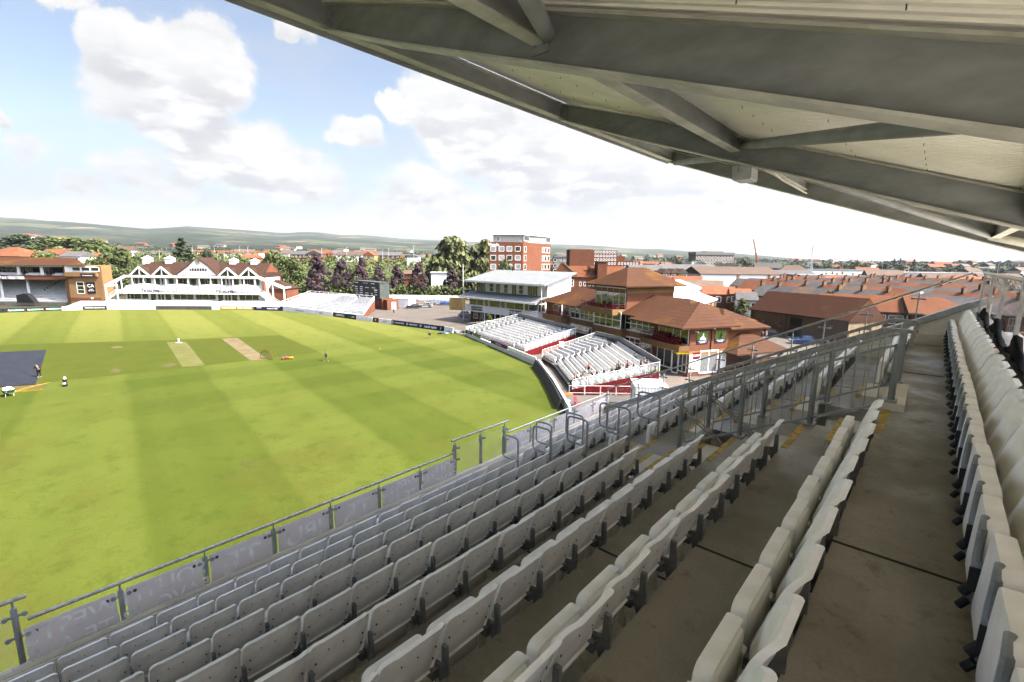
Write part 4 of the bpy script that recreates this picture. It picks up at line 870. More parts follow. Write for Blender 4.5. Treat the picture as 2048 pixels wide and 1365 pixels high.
# ---------------------------------------------------------------- low white stand by the scoreboard
def rowstand(name, label, Fs, Rs, nrow, z0, rise, gaps, seatlab, single=None, m=None, side=None, wallm=None):
    """fan-shaped open stand: front polyline Fs, rear polyline Rs (same length), gaps = list of (from, to) fractions left as gangways"""
    e = empty(name, (0, 0, 0), 0, label, 'stand'); Fs = [V((p[0], p[1], 0)) for p in Fs]; Rs = [V((p[0], p[1], 0)) for p in Rs]
    def pt(t, r):
        n = len(Fs)-1; L = [0]
        for a, c in zip(Fs, Fs[1:]): L.append(L[-1]+(c-a).length)
        q = t*L[-1]
        for i in range(n):
            if q <= L[i+1]+1e-6: w = (q-L[i])/(L[i+1]-L[i]); break
        return (Fs[i].lerp(Fs[i+1], w)).lerp(Rs[i].lerp(Rs[i+1], w), r)
    Lf = sum((c-a).length for a, c in zip(Fs, Fs[1:])); Lr = sum((c-a).length for a, c in zip(Rs, Rs[1:]))
    f = MB(); ts = [i/16 for i in range(17)]
    for k in range(nrow):
        r0, r1 = k/nrow, (k+1)/nrow; z = z0+rise*k
        for a, c in zip(ts, ts[1:]):
            p = [pt(a, r0), pt(c, r0), pt(c, r1), pt(a, r1)]
            f.quad(*[(q.x, q.y, z) for q in p]); f.quad((p[0].x, p[0].y, z-rise), (p[1].x, p[1].y, z-rise), (p[1].x, p[1].y, z), (p[0].x, p[0].y, z))
    f.build('terrace', m or M_concl, e)
    for t in (0, 1):
        f = MB(); a, c = pt(t, 0), pt(t, 1); f.add([(a.x, a.y, -.05), (c.x, c.y, -.05), (c.x, c.y, z0+rise*nrow+.05), (a.x, a.y, z0+.05)], [(0, 1, 2, 3)])
        d = (pt(.5, 0)-a).normalized()*.12; f.v += [(v[0]-d.x, v[1]-d.y, v[2]) for v in f.v]; f.f += [(4, 7, 6, 5), (0, 4, 5, 1), (2, 6, 7, 3), (1, 5, 6, 2), (0, 3, 7, 4)]; f.mi += [0]*5
        f.build('side_wall', wallm or M_red, e)
    f = MB(); zt = z0+rise*nrow
    for a, c in zip(ts, ts[1:]): p, q = pt(a, 1), pt(c, 1); f.extr([(p.x, p.y, -.05), (q.x, q.y, -.05), (q.x, q.y, zt), (p.x, p.y, zt)], ((q-p).normalized().cross(V((0, 0, 1))))*-.1)
    f.build('rear_wall', M_wp, e)
    S = MB(); one = []
    for k in range(nrow):
        r = (k+.55)/nrow; z = z0+rise*k; L = Lf+(Lr-Lf)*r; n = int(L/.52)
        for i in range(n):
            t = (i+.5)/n
            if any(a < t < c for a, c in gaps): continue
            p = pt(t, r); q = pt(min(1, t+.01), r); d = (q-p).normalized() if t < .985 else (p-pt(t-.01, r)).normalized(); nr = V((-d.y, d.x, 0)); nr = nr if nr.dot(pt(t, 1)-pt(t, 0)) > 0 else -nr
            if single and single(t, k): one.append((p, z, atan2(d.y, d.x), k, i)); continue
            for (o0, o1, z1, z2) in ((.12, .2, .38, .80), (-.06, .12, .38, .46), (-.02, .06, .05, .38)):
                A = p+nr*o0; Bq = p+nr*o1; w = d*.22
                vs = [A-w, A+w, Bq+w, Bq-w]; S.add([(v.x, v.y, z+z1) for v in vs]+[(v.x, v.y, z+z2) for v in vs], [(0, 1, 2, 3), (7, 6, 5, 4), (0, 4, 5, 1), (1, 5, 6, 2), (2, 6, 7, 3), (3, 7, 4, 0)])
    o = S.build('stand_seats', M_wseat); tag(o, seatlab, 'seats', None, 'stuff')
    return e, pt, one
def railing(par, pts, h, m, step=1.6, r=.03, mid=1, glassm=None):
    f = MB(); P = [V(p) for p in pts]
    for j in range(mid+1): f.tube([p+V((0, 0, h*(1-j/(mid+1)))) for p in P], r if j == 0 else r*.7, 5)
    f.build('rail', m, par)
    for a, c in zip(P, P[1:]):
        n = max(1, int((c-a).length/step))
        for i in range(n+1 if c is P[-1] else n): q = a.lerp(c, i/n); f = MB(); f.tube([q, q+V((0, 0, h))], r, 5); f.build('post', m, par)
        if glassm: f = MB(); f.extr([a+V((0, 0, .08)), c+V((0, 0, .08)), c+V((0, 0, h-.1)), a+V((0, 0, h-.1))], (.01, .01, 0)); f.build('glass_pane', glassm, par)
e, pt, _ = rowstand('low_white_stand', 'low white open stand between the old pavilion and the scoreboard', [(-66, 134.0), (-54, 126.3), (-36.0, 113.9)], [(-64, 150.5), (-51.5, 141), (-38.5, 132)], 11, .9, .19, [(.16, .19), (.40, .43), (.72, .75)], 'massed white seats of the low stand beside the scoreboard', m=M_wp, wallm=M_brick)
railing(e, [tuple(pt(t, 1)+V((0, 0, 3.0))) for t in (0, .25, .5, .75, 1)], 1.1, M_wp, 2.2, .05); railing(e, [tuple(pt(1, r)+V((0, 0, .9+2.1*r))) for r in (0, .5, 1)], 1.1, M_wp, 2.0, .05); railing(e, [tuple(pt(0, r)+V((0, 0, .9+2.1*r))) for r in (0, 1)], 1.1, M_wp, 2.0, .05)
# ---------------------------------------------------------------- scoreboard
P0 = G(761, 620); B = Bld('scoreboard', 'grey scoreboard box on a brick base beside the car park', 'scoreboard', P0, -47.5)
xl = B.fx(710, 600)[0]; zt = B.fx(761, 566.4)[1]; zb_ = B.fx(761, 597.9)[1]; yb = B.fy(779, 590)[0]
M_sb = mat('scoreboard_paint', (.10,.12,.11), .6, .08, .8); M_sf = mat('scoreboard_face', (.065, .06, .065), .6, .1, 1)
B.box('cabinet', M_sb, xl, 0, .0, yb, zb_, zt); B.box('cabinet_top', M_sb, xl-.15, .15, -.2, yb+.2, zt, zt+.14); B.box('face', M_sf, xl+.2, -.25, -.05, .0, zb_+.2, zt-.2)
B.box('base', M_brick, xl, 0, .5, yb+1, 0, zb_); B.box('red_panel', M_red, xl+.3, -2.8, .42, .5, 1.2, zb_-.1); B.box('red_panel', M_redp, -3.4, -1.0, .40, .5, 1.0, zb_-.3); B.box('annexe', M_brick, 0, 2.2, 1.0, yb+1.5, 0, 2.9)
B.box('sign', M_navy, -2.6, -.1, -.1, -.02, zb_-.55, zb_-.02); B.box('door', M_wp, 2.2, 2.26, 2.4, 3.7, 0, 2.2)
def sbx(a, b): return B.fx(660+a/6.827, 540+b/6.827)
for (a, b_, w, h) in ((345, 165, 42, 20), (455, 175, 58, 18), (560, 182, 48, 24), (340, 218, 36, 20), (412, 224, 34, 20), (485, 234, 44, 22), (572, 238, 44, 22), (342, 246, 40, 18), (345, 272, 38, 16), (412, 252, 34, 20), (416, 276, 32, 18), (604, 268, 42, 26), (606, 300, 38, 18), (350, 300, 38, 14), (354, 324, 38, 14), (408, 302, 40, 22), (408, 328, 42, 20), (484, 310, 44, 18), (484, 336, 46, 18), (564, 318, 22, 16), (568, 342, 20, 18), (612, 336, 36, 18)):
    p, q = sbx(a, b_), sbx(a+w, b_+h*.75); f = MB(); f.box(p[0], q[0], -.075, -.05, q[1], p[1]); f.build('number_plate', M_wl, B.e)
for s, a, b_ in (('TOTAL', 366, 172), ('BATSMAN', 484, 183), ('BOWLER', 584, 192), ('WKTS', 505, 244), ('LAST', 594, 248)): p = sbx(a, b_); B.text(s, .32, M_sf, p[0], -.08, p[1], squash=.8)
# ---------------------------------------------------------------- white media building with grey roofs
P0 = G(941, 643); B = Bld('media_building', 'white three-storey building with two grey sloping roofs and brick ground floor', 'building', P0, -45)
def z62(a, b): return 900+a/6.203, 440+b/6.203
def FX(a, b, y=0): return B.fx(*z62(a, b), y)
Lx = FX(1085, 1190, -1.2)[0]; zf1 = FX(240, 1120)[1]; zf2 = FX(240, 1045)[1]
ze1 = FX(140, 940, -1.4)[1]; zu = FX(260, 745, .9)[1]
B.box('ground_floor', M_brickr, 0, Lx-1, 0, 9, 0, zf1); B.box('first_floor', M_wp, -.6, Lx, -1.2, 9, zf1, zf1+1.5); B.box('first_floor', M_wp, -.4, Lx, 1.2, 9, zf1+1.5, ze1)
B.box('top_floor', M_wp, 0.6, Lx, 1.6, 9.3, ze1, zu)
xs = [(245, 420), (430, 480), (490, 620), (635, 685), (700, 915), (925, 980)]
for a, c in xs: B.win(FX(a, 1040, -1.0)[0], FX(c, 1040, -1.0)[0], zf1+1.5, ze1-.35, max(1, (c-a)//80), 1, at=-1.0, mp=M_paneg, fr=.16)
B.win(-1.05, 1.1, zf1+1.5, ze1-.35, 2, 1, face='r', at=Lx, fr=.14)
for a, c, n in ((330, 440, 4), (968, 1092, 4), (572, 622, 2), (770, 826, 2)): B.win(FX(a, 800, 1.6)[0], FX(c, 800, 1.6)[0], ze1+.55, zu-.55, n, 1, at=1.6, fr=.12, mp=M_pane)
for a, c in ((492, 542), (670, 722), (856, 910)): B.win(FX(a, 800, 1.6)[0], FX(c, 800, 1.6)[0], ze1+1.2, zu-.6, 1, 2, at=1.6, fr=.12, mp=M_paneg)
f = MB(); yy = -2.2; f.extr([(-1.6, yy, ze1), (-1.6, 1.8, ze1+1.15), (-1.6, 1.8, ze1+.75), (-1.6, yy, ze1-.3)], (Lx+2.0, 0, 0)); lr = f.build('lower_roof', M_slate, B.e); f = MB(); f.box(-1.7, Lx+.45, yy-.08, yy, ze1-.35, ze1+.03); f.build('gutter', M_wp, lr)
f = MB(); zrr = zu+2.3; f.extr([(-1.6, -.6, zu), (-1.6, 9.5, zrr), (-1.6, 9.5, zrr-.35), (-1.6, -.6, zu-.3)], (Lx+3, 0, 0)); ur = f.build('upper_roof', M_slate, B.e); f = MB(); f.box(-1.7, Lx+1.4, -.7, -.62, zu-.35, zu+.03); f.build('gutter', M_wp, ur)
f = MB(); f.extr([(Lx-.3, 1.6, ze1), (Lx-.3, 9.3, ze1), (Lx-.3, 9.3, zrr-.4), (Lx-.3, 1.6, zu-.05)], (.32, 0, 0)); f.extr([(.6, 1.6, ze1), (.6, 9.3, ze1), (.6, 9.3, zrr-.4), (.6, 1.6, zu-.05)], (.3, 0, 0)); f.build('gable_wall', M_wp, B.e)
f = MB()
for i in range(34): x = -1.4+i*(Lx+2.6)/34; f.beam((x, -.6, zu+.03), (x, 9.5, zrr+.03), .05, .05)
f.build('roof_seam', M_slate, ur); f = MB(); f.cyl(5, 9, zrr-.4, zrr+.7, .15); f.build('vent', M_blackb, ur)
f = MB()
for a in (430, 560, 630, 690, 760, 925): x = FX(a, 1120, -1.2)[0]; f.box(x-.06, x+.06, -1.3, -1.15, 0, zf1+.1)
f.build('support_post', M_wp, B.e)
s = B.box('sign', M_blackb, FX(260, 1100, -1.3)[0], FX(397, 1100, -1.3)[0], -1.28, -1.2, zf1+.35, zf1+1.2); B.text('CA COOPER', .5, M_wl, FX(328, 1100, -1.3)[0], -1.31, zf1+.78, par=s, squash=1.4)
s = B.box('sign', M_purp, FX(732, 1140, -1.3)[0], FX(886, 1140, -1.3)[0], -1.28, -1.2, zf1+.1, zf1+1.35); B.text('TRIBUTE', 1.0, M_wl, FX(809, 1140, -1.3)[0], -1.31, zf1+.75, par=s, squash=1.05, bold=.02)
B.win(FX(292, 1190)[0], FX(342, 1190)[0], .9, zf1-.15, 1, 2, mp=M_paneg); B.win(FX(375, 1190)[0], FX(412, 1190)[0], .1, 2.1, 1, 1, name='door')
B.win(FX(620, 1190)[0], FX(700, 1190)[0], .1, 2.4, 2, 1, name='door', mp=M_paned)
for px, py0, py1, Yd, lab in ((926, 528, 578, 114, 'thin white flagpole left of the white media building'), (1084, 537, 600, 95, 'thin white flagpole in front of the media building roof')):
    t = AT(px, py0, Yd); f = MB(); f.cyl(t.x, t.y, 0, t.z, .09, 8, .05); o = f.build('flagpole', M_wp); tag(o, lab, 'flagpole')
# ---------------------------------------------------------------- two open stands in front of the brick pavilion
M_glz = glass('stand_glass', (.40, .46, .44), .10, .05)
def sub(pt, t, r, z): p = pt(t, r); return (p.x, p.y, z)
eA, ptA, _ = rowstand('open_stand', 'open stand of white seats in front of the white media building', [(-8.9, 90.6), (2.0, 71.4)], [(1.2, 96.0), (10.4, 76.8)], 11, .55, .175, [(.12, .165), (.80, .84)], 'massed white seats of the open stand before the media building', m=mat('stand_concrete', (.17, .16, .145), .9, .1, 1))
single = lambda t, k: t > .885
eB, ptB, one = rowstand('open_stand', 'open stand of white seats with spectators, before the brick pavilion', [(4.4, 67.4), (5.7, 62.6), (6.7, 50.2)], [(12.8, 72.0), (15.4, 68.0), (16.3, 51.0)], 11, .55, .175, [(.245, .30), (.845, .885)], 'massed white seats of the open stand where the spectators sit', single, m=MATS['stand_concrete'])
proto = None
for (p, z, a, k, i) in one:
    if a > -0.2: a -= pi
    col = len([q for q in one if q[3] == k and q[4] > i])
    lab = f'small white seat beside the spectators, {ORD[k]} row from the field, {ORD[col]} from the glass'
    if proto is None:
        proto = empty('stadium_seat', (p.x, p.y, z), a, lab, 'seat', 'white seats in the right block of the open stand')
        f = MB(); f.extr([(-.22, .12, .38), (-.22, .19, .82), (.22, .19, .82), (.22, .12, .38)], (0, .05, 0)); f.build('backrest', M_wseat, proto); f = MB(); f.box(-.22, .22, -.12, .12, .38, .45); f.box(-.05, .05, .0, .1, .02, .38); f.build('seat_pan', M_wseat, proto)
    else: copy_tree(proto, None, (p.x, p.y, z), a, lab)
for e_, p_, gl in ((eA, ptA, True), (eB, ptB, True)):
    zt = .55+.175*11
    railing(e_, [sub(p_, 1, r, .5+1.95*r) for r in (0, 1)], 1.15, M_wp, 1.6, .028, 0, M_glz); railing(e_, [sub(p_, 0, r, .5+1.95*r) for r in (0, 1)], 1.15, M_wp, 1.4, .028, 0, M_glz)
    bt = [0, .34, 1] if e_ is eB else [0, 1]
    for a, c in zip(bt, bt[1:]):
        A = V(sub(p_, a, 1.0, zt-.1)); C = V(sub(p_, c, 1.0, zt-.1)); f = MB(); d = (C-A).normalized(); n = V((-d.y, d.x, 0)); f.extr([A, C, C+V((0, 0, 1.45)), A+V((0, 0, 1.45))], n*.08); bn = f.build('banner', mat('pale_banner', (.36, .365, .38), .6, .04, .5), e_)
        L = (C-A).length; nn = n if n.dot(p_(.5, 0)-p_(.5, 1)) > 0 else -n
        for q, s_ in ((.12, 'Somerset'), (.45, 'WE ARE SOMERSET'), (.8, 'Somerset CCC')):
            lettering(s_, .55, M_navy, bn, frame_mtx(A.lerp(C, q)+nn*.09+V((0, 0, .75)), d if nn.cross(d).z > 0 or True else -d, nn), squash=1.0)
            lettering('x', .9, M_pink, bn, frame_mtx(A.lerp(C, max(0, q-.1))+nn*.09+V((0, 0, .8)), d, nn), 'emblem')
bx = sub(ptB, 0, .35, 2.1); f = MB(); f.box(bx[0]-.35, bx[0]+.35, bx[1]-.3, bx[1]+.3, 1.9, 2.6); o = f.build('control_box', M_wp, eB)
# front wall of those stands, with glass, pink board, then the pale wall and dark covers running to our stand
def wallrun(name, lab, a, c, h, th, m, cat='wall', z0=-.05, out=0):
    a = V((*a, 0)); c = V((*c, 0)); d = (c-a).normalized(); n = V((d.y, -d.x, 0)); f = MB(); f.extr([a+V((0, 0, z0)), c+V((0, 0, z0)), c+V((0, 0, h)), a+V((0, 0, h))], -n*th); o = f.build(name, m); tag(o, lab, cat); return o
wallrun('boundary_wall', 'pale wall along the front of the first open stand', (-9.0, 90.2), (3.5, 64.0), .62, .25, M_wp)
g = empty('front_screen', (0, 0, 0), 0, 'glass and board screen on the wall before the open stands', 'screen')
for i, (a, c, mm) in enumerate(((.0, .13, M_blackb), (.14, .27, M_paneg), (.28, .42, M_glz), (.43, .66, M_pink), (.67, .99, M_concl))):
    A = V((-9, 90.2, .62)).lerp(V((3.5, 64, .62)), a); C = V((-9, 90.2, .62)).lerp(V((3.5, 64, .62)), c); f = MB(); f.extr([A, C, C+V((0, 0, .55)), A+V((0, 0, .55))], (.06, .03, 0)); o = f.build('panel', mm, g)
    if i in (0, 3): d = (C-A).normalized(); lettering('TRIBUTE' if i == 0 else 'Brewin Dolphin', .42, M_wl, o, frame_mtx(A.lerp(C, .5)+V((-.03, -.015, .27)), d, (d.y, -d.x, 0)), squash=.8)
wallrun('boundary_wall', 'pale curving wall top between the dark covers and the walkway', (3.6, 63.8), (4.75, 53), 1.0, .22, M_wp); wallrun('boundary_wall', 'last stretch of pale wall before the near stand', (4.75, 53), (5.4, 42.5), 1.0, .22, M_wp)
M_cov = mat('dark_cover', (.05, .052, .055), .6, .15, .6, (.07, .07, .07))
f = MB(); P = [(3.15, 63.6), (4.0, 56.5), (4.5, 50), (4.75, 44.8)]
for a, c in zip(P, P[1:]): f.extr([(a[0]-.35, a[1], 0), (c[0]-.35, c[1], 0), (c[0]+.1, c[1], 1.05), (a[0]+.1, a[1], 1.05)], (.1, 0, 0))
o = f.build('dark_screen', M_cov); tag(o, 'long dark grey leaning screen along the boundary wall near our stand', 'screen')
# ---------------------------------------------------------------- brick pavilion with tiled hipped roofs (main wing, tower, end block)
MB_ = Bld('brick_pavilion', 'large brick pavilion with brown hipped roofs, tower and balconies of red seats', 'pavilion', (20.9, 66.2), -63)
def z7(a, b): return 1080+a/7.584, 520+b/7.584
def z68(a, b): return 1270+a/6.824, 580+b/6.824
def Fm(a, b, y=0): return MB_.fx(*z7(a, b), y)
zE = Fm(1300, 815)[1]                     # eaves of the wing
xw0, xw1 = Fm(1255, 900)[0], 1.5
xl = Fm(95, 700)[0]
zb1 = Fm(470, 870)[1]; zt1 = Fm(470, 695)[1]; zq = Fm(470, 960)[1]
MB_.box('wall', M_brickt, xl, xw1, 0, 11, 2.4, zE); MB_.box('wall', M_brickr, xl, xw1, .1, 11, 0, 2.4)
MB_.box('pier', M_brick, xw0-1.2, xw0-.1, -.25, .1, 0, zE)
MB_.win(Fm(470, 780)[0], Fm(605, 780)[0], zb1, zt1, 2, 2, mp=M_paneg, fr=.2); MB_.win(Fm(610, 780)[0], Fm(812, 780)[0], zb1, zt1, 3, 2, mp=M_paneg, fr=.2)
MB_.win(Fm(470, 990)[0], Fm(790, 990)[0], 1.9, 3.1, 4, 1, fr=.2)
MB_.box('bay', M_brickt, Fm(822, 900, -1)[0], Fm(1245, 900, -1)[0], -1.0, 0, 2.2, zb1-.1)
b0, b1 = Fm(822, 900, -1)[0], Fm(1100, 900, -1)[0]; MB_.box('bay_core', M_dark, b0+.1, b1+1.9, -.9, 0, zb1-.1, zt1+.3)
MB_.win(b0, b1, zb1-.1, zt1+.3, 3, 2, at=-1.0, mp=M_paneg, fr=.2); MB_.win(b1+.05, b1+2.0, zb1-.1, zt1+.3, 1, 2, at=-1.0, mp=M_paneg, fr=.2)
MB_.box('plaque', M_concl, Fm(917, 1000)[0], Fm(972, 1000)[0], -.06, 0, 2.6, 4.0)
MB_.win(Fm(1295, 950)[0], Fm(1775, 950)[0]-.3, zb1-.2, zt1-.1, 5, 2, mp=M_paneg, fr=.2)
MB_.win(Fm(1283, 1200)[0], Fm(1700, 1200)[0], .5, 3.0, 5, 2, mp=M_paned, fr=.2, zs=[.72])
# tower
tx0, tx1 = Fm(838, 600, .3)[0], Fm(1318, 600, .3)[0]; zT = Fm(1318, 395, .3)[1]
TD = MB_.fy(1348, 585, tx1)[0]; print('tower depth', TD)
MB_.box('tower', M_brick, tx0, tx1, .3, TD, zE-1, zT); MB_.box('tower_band', M_brickt, tx0-.03, tx1+.04, .25, TD+.04, zT-1.2, zT-.02)
MB_.win(Fm(852, 560, .3)[0], Fm(1300, 560, .3)[0], zE+.35, zT-.45, 5, 2, at=.3, fr=.16, mp=mat('painted_sky_reflection_pane', (.05, .05, .05), .05, .5, .35, (.26, .27, .27), spec=.9, lo=.45, hi=.55, stretch=(1, 1, 2.5)), zs=[.78])  # pale sky reflection painted into the colour of the tower panes
MB_.hip(M_tilem, tx0, tx1, .3, 13.5, zT, 2.75, 1.35, hl=5.2, hr=5.2, name='tower_roof') if False else MB_.hipy(M_tilem, tx0, tx1, .3, TD, zT, 2.75, 1.35, 4.6, 4.0, .2, 'tower_roof')
# tower balcony
by0 = -2.2; bx0, bx1 = Fm(620, 700, by0)[0], Fm(1100, 760, by0)[0]
f = MB(); zb0 = Fm(1095, 845, by0)[1]; zbt = Fm(1095, 760, by0)[1]
f.prism([(bx0, by0), (bx1, by0), (tx1, .3), (tx0-1.5, .3)], zb0, zbt); f.build('balcony', M_brickt, MB_.e)
MB_.text('MARCUS TRESCOTHICK', .6, M_brickr, (bx0+bx1)/2, by0-.02, (zb0+zbt)/2, squash=.8, bold=0) if False else None
# wing roofs
MB_.hip(M_tilem, xw0-.6, 5.5, -.0, 11, zE, 2.7, .9, hl=.2, hr=6.5, name='wing_roof')
f = MB(); f.beam((xw0-1.6, -1, zE+.1), (xw0-1.6, 5.4, zE+2.8), .35, .12); f.build('lead_flashing', M_galv, MB_.e)
MB_.hip(M_tilem, xl, tx0, -.0, 11, zE, 2.7, 1.0, hl=4.6, hr=.1, name='left_wing_roof')
# left balcony
lx0, lx1 = Fm(35, 850, -2.0)[0], Fm(312, 880, -2.0)[0]; lz0, lz1 = Fm(312, 945, -2.0)[1], Fm(312, 865, -2.0)[1]
MB_.box('balcony', M_brickt, lx0, lx1, -2.0, 0, lz0, lz1); MB_.win(Fm(205, 700)[0], Fm(450, 700)[0], lz1+.1, zE-.3, 3, 1, mp=M_pane, fr=.14)
for x in (lx0+.4, lx1-.2): MB_.box('post', M_wp, x-.08, x+.08, -1.7, -1.55, lz1, zE)
# end block, turned a little away
EB = Bld('pavilion_end_block', 'brick end block of the pavilion with posters, balcony and shop windows', 'building', (22.4, 58.8), -68)
def Fe(a, b, y=0): return EB.fx(*z68(a, b), y)
def Re(a, b, x=0): return EB.fy(*z68(a, b), x)
ex0 = Fe(235, 900)[0]; eyR = Re(1270, 700)[0]; zH = Re(1290, 470)[1]-.1
zBf = Fe(125, 655, -1.2)[1]
EB.box('wall', M_brick, ex0+.0, 0, 0, eyR, 3.3, zH); EB.box('wall', M_brickt, ex0, .02, -.02, eyR, 2.7, 3.3); EB.box('plinth', M_brick, ex0, 0, .0, eyR, 0, 2.7)
zbl, zbh = Fe(605, 850, -1.3)[1], Fe(605, 770, -1.3)[1]
f = MB(); f.prism([(ex0-1.2, -1.3), (-.4, -1.3), (0, -.0), (ex0-1.2, 0)], zbl, zbh); f.build('balcony', M_brickt, EB.e)
EB.win(Fe(325, 600)[0], -.25, zbh+.05, zH-.35, 4, 1, mp=M_paneg, fr=.13)
EB.win(Fe(300, 950)[0], Fe(500, 950)[0], .5, zbl-.3, 2, 1, mp=M_pane, fr=.14); EB.win(Fe(510, 950)[0], Fe(590, 950)[0], .05, zbl-.3, 1, 1, mp=M_paned, fr=.14, name='door'); EB.win(Fe(600, 950)[0], -.3, .5, zbl-.3, 2, 1, mp=M_pane, fr=.12)
M_blind = mat('window_blind', (.26, .27, .27), .5, .05, 3)
EB.win(Re(885, 900)[0], Re(1128, 900)[0], .35, 3.2, 2, 1, face='r', mp=M_blind, fr=.2)
yR = [Re(845, 650)[0], Re(992, 650)[0], Re(1092, 640)[0], Re(1235, 640)[0]]; zp1, zp0 = Re(845, 575)[1], Re(845, 740)[1]
def poster(y0, y1, label, bat):
    m1 = mat('poster_green', (.18, .28, .03), .6, .15, 3); f = MB(); f.box(0, .06, y0, y1, zp0, zp1); o = f.build('poster', m1, EB.e)
    f = MB(); f.box(.06, .08, y0, y1, zp0, zp0+(zp1-zp0)*.30); f.build('caption_panel', M_navy, o)
    yc = (y0+y1)/2; s = (zp1-zp0); f = MB(); zc = zp0+s*.32     # player outline as cut vinyl
    if bat:
        f.poly([(.085, yc+a*s, zc+b*s) for a, b in ((-.30, 0), (.36, 0), (.34, .14), (.18, .20), (.13, .34), (-.02, .36), (-.10, .26), (-.24, .18))])
        f.poly([(.085, yc+.06*s+cos(t)*.07*s, zc+.45*s+sin(t)*.09*s) for t in [i*pi/5 for i in range(10)]]); mm = M_wl
    else:
        for a, b, c, d, w in ((.0, .18, -.2, .0, .06), (.02, .18, .1, .02, .06), (.0, .16, .03, .40, .11), (.02, .40, .06, .62, .035), (0, .36, .18, .24, .04)): f.beam((.09, yc+a*s, zc+b*s), (.09, yc+c*s, zc+d*s), .01, w*s, up=(0, 1, .3))
        f.poly([(.088, yc+.03*s+cos(t)*.05*s, zc+.46*s+sin(t)*.06*s) for t in [i*pi/4 for i in range(8)]]); mm = M_dark
    f.build('player_print', mm, o)
    lettering('THE COLIN ATKINSON', .17, M_wl, o, frame_mtx((.09, yc, zp0+s*.2), (0, 1, 0), (1, 0, 0)), squash=.75); lettering('PAVILION', .2, M_wl, o, frame_mtx((.09, yc, zp0+s*.09), (0, 1, 0), (1, 0, 0)))
poster(yR[0], yR[1], 'a', True); poster(yR[2], yR[3], 'b', False)
f = MB(); y = Re(1040, 650)[0]; f.tube([(.05, y, 3), (.05, y, zH)], .05, 6); f.build('downpipe', M_blackb, EB.e)
for a, b_ in ((832, 518), (828, 570), (1055, 520)): y, z = Re(a, b_); f = MB(); f.tube([(0, y, z), (.35, y, z), (.5, y, z-.05)], .1, 8); f.build('wall_lamp', M_wp, EB.e)
f = MB(); f.box(0, .07, Re(735, 1000)[0], Re(775, 1000)[0], .6, 2.9); f.box(0, .07, Re(780, 1000)[0], Re(880, 1000)[0], .6, 2.2); f.box(0, .07, Re(1150, 1000)[0], Re(1230, 1000)[0], .5, 3.0); f.build('notice_board', M_wp, EB.e)
f = MB(); f.box(.0, .09, Re(790, 900)[0], Re(885, 900)[0], 2.35, 3.1); o = f.build('sign', M_redp, EB.e); lettering('COLIN', .4, M_wl, o, frame_mtx((.1, (Re(790, 900)[0]+Re(885, 900)[0])/2, 2.72), (0, 1, 0), (1, 0, 0)))
f = MB(); f.prism([(-1.2, -1.6), (-.1, -1.8), (.2, -.2), (-1.0, 0)], zbl-.25, zbl-.1); f.build('yellow_awning', M_yb, EB.e)
rz0 = Re(1375, 462)[1] if False else zH
EB.hip(M_tilem, ex0-2.2, 0, -1.3, eyR, zH, 2.7, .95, hl=6, hr=5.4, ym=5.2, name='roof')
EB.box('rear_wing', M_brick, -9, -1.0, eyR, eyR+7, 0, zH-.6); EB.hip(M_tilem, -9, -1.0, eyR, eyR+7, zH-.6, 2.2, .8, name='rear_roof')
# porch beyond the end block
py0, py1 = Re(1265, 560)[0]-.2, Re(1265, 560)[0]+6.5
EB.box('porch_wall', M_brickt, -5, 1.6, eyR+3.5, eyR+7.8, 0, 2.9); s_ = EB.box('porch_sign', M_wp, .4, 1.7, eyR+3.42, eyR+3.5, 2.2, 2.85); s2 = EB.box('porch_sign', M_wp, 1.6, 1.68, eyR+3.6, eyR+7.2, 2.1, 2.95); EB.box('porch_board', M_redp, 1.6, 1.7, eyR+4.8, eyR+6.2, .6, 1.3)
EB.hip(M_tilem, -6, 1.8, eyR-.2, eyR+8, 3.0, 2.6, .7, hl=5, hr=4.2, name='porch_roof')
# red balcony seats
rp = None
def redseat(Bd, x, y, z, rz, lab):
    global rp
    w = Bd.P0+Bd.x*x+Bd.y*y+V((0, 0, z)); a = atan2(Bd.x.y, Bd.x.x)+rz
    if rp is None:
        rp = empty('balcony_seat', w, a, lab, 'seat', 'red seats on the pavilion balconies')
        f = MB(); shell(f, outline(.22, .40, .84, .08, .06, 4), [(.9, 0), (1, .02), (1, .06), (.9, .07)], lambda x, z: .12, cap=False); f.f += [tuple(range(16)), tuple(range(48, 64))]; f.mi += [0, 0]; f.build('backrest', M_redp, rp, smooth=True)
        f = MB(); f.box(-.21, .21, -.3, .12, .38, .45); f.box(-.18, .18, -.05, .05, 0, .38); f.build('seat_pan', M_redp, rp)
    else: copy_tree(rp, None, w, a, lab)
zz = zbh-.15
for r in range(2):
    for i in range(5): redseat(EB, ex0+1.0+i*.55, -.95+.6*r, zz+.15+.35*r, 0, f'red seat in the {"front" if r == 0 else "back"} row of the poster block balcony, {ORD[i]} in left cluster')
for r in range(2):
    for i in range(5): redseat(EB, -3.7+i*.6, -.95+.6*r, zz+.0+.2*r, 0, f'red seat in the {"front" if r == 0 else "back"} row of the poster block balcony, {ORD[i]} in right cluster')
for i in range(9): redseat(MB_, lx0+1.3+i*.75, -1.5, lz1-.15, 0, f'red seat on the leftmost balcony beside the white building, {ORD[i]} from left')
for i in range(10): redseat(MB_, bx0+1.2+i*.72, -1.3, zbt-.15, 0, f'red seat on the tower balcony, {ORD[i]} from left')
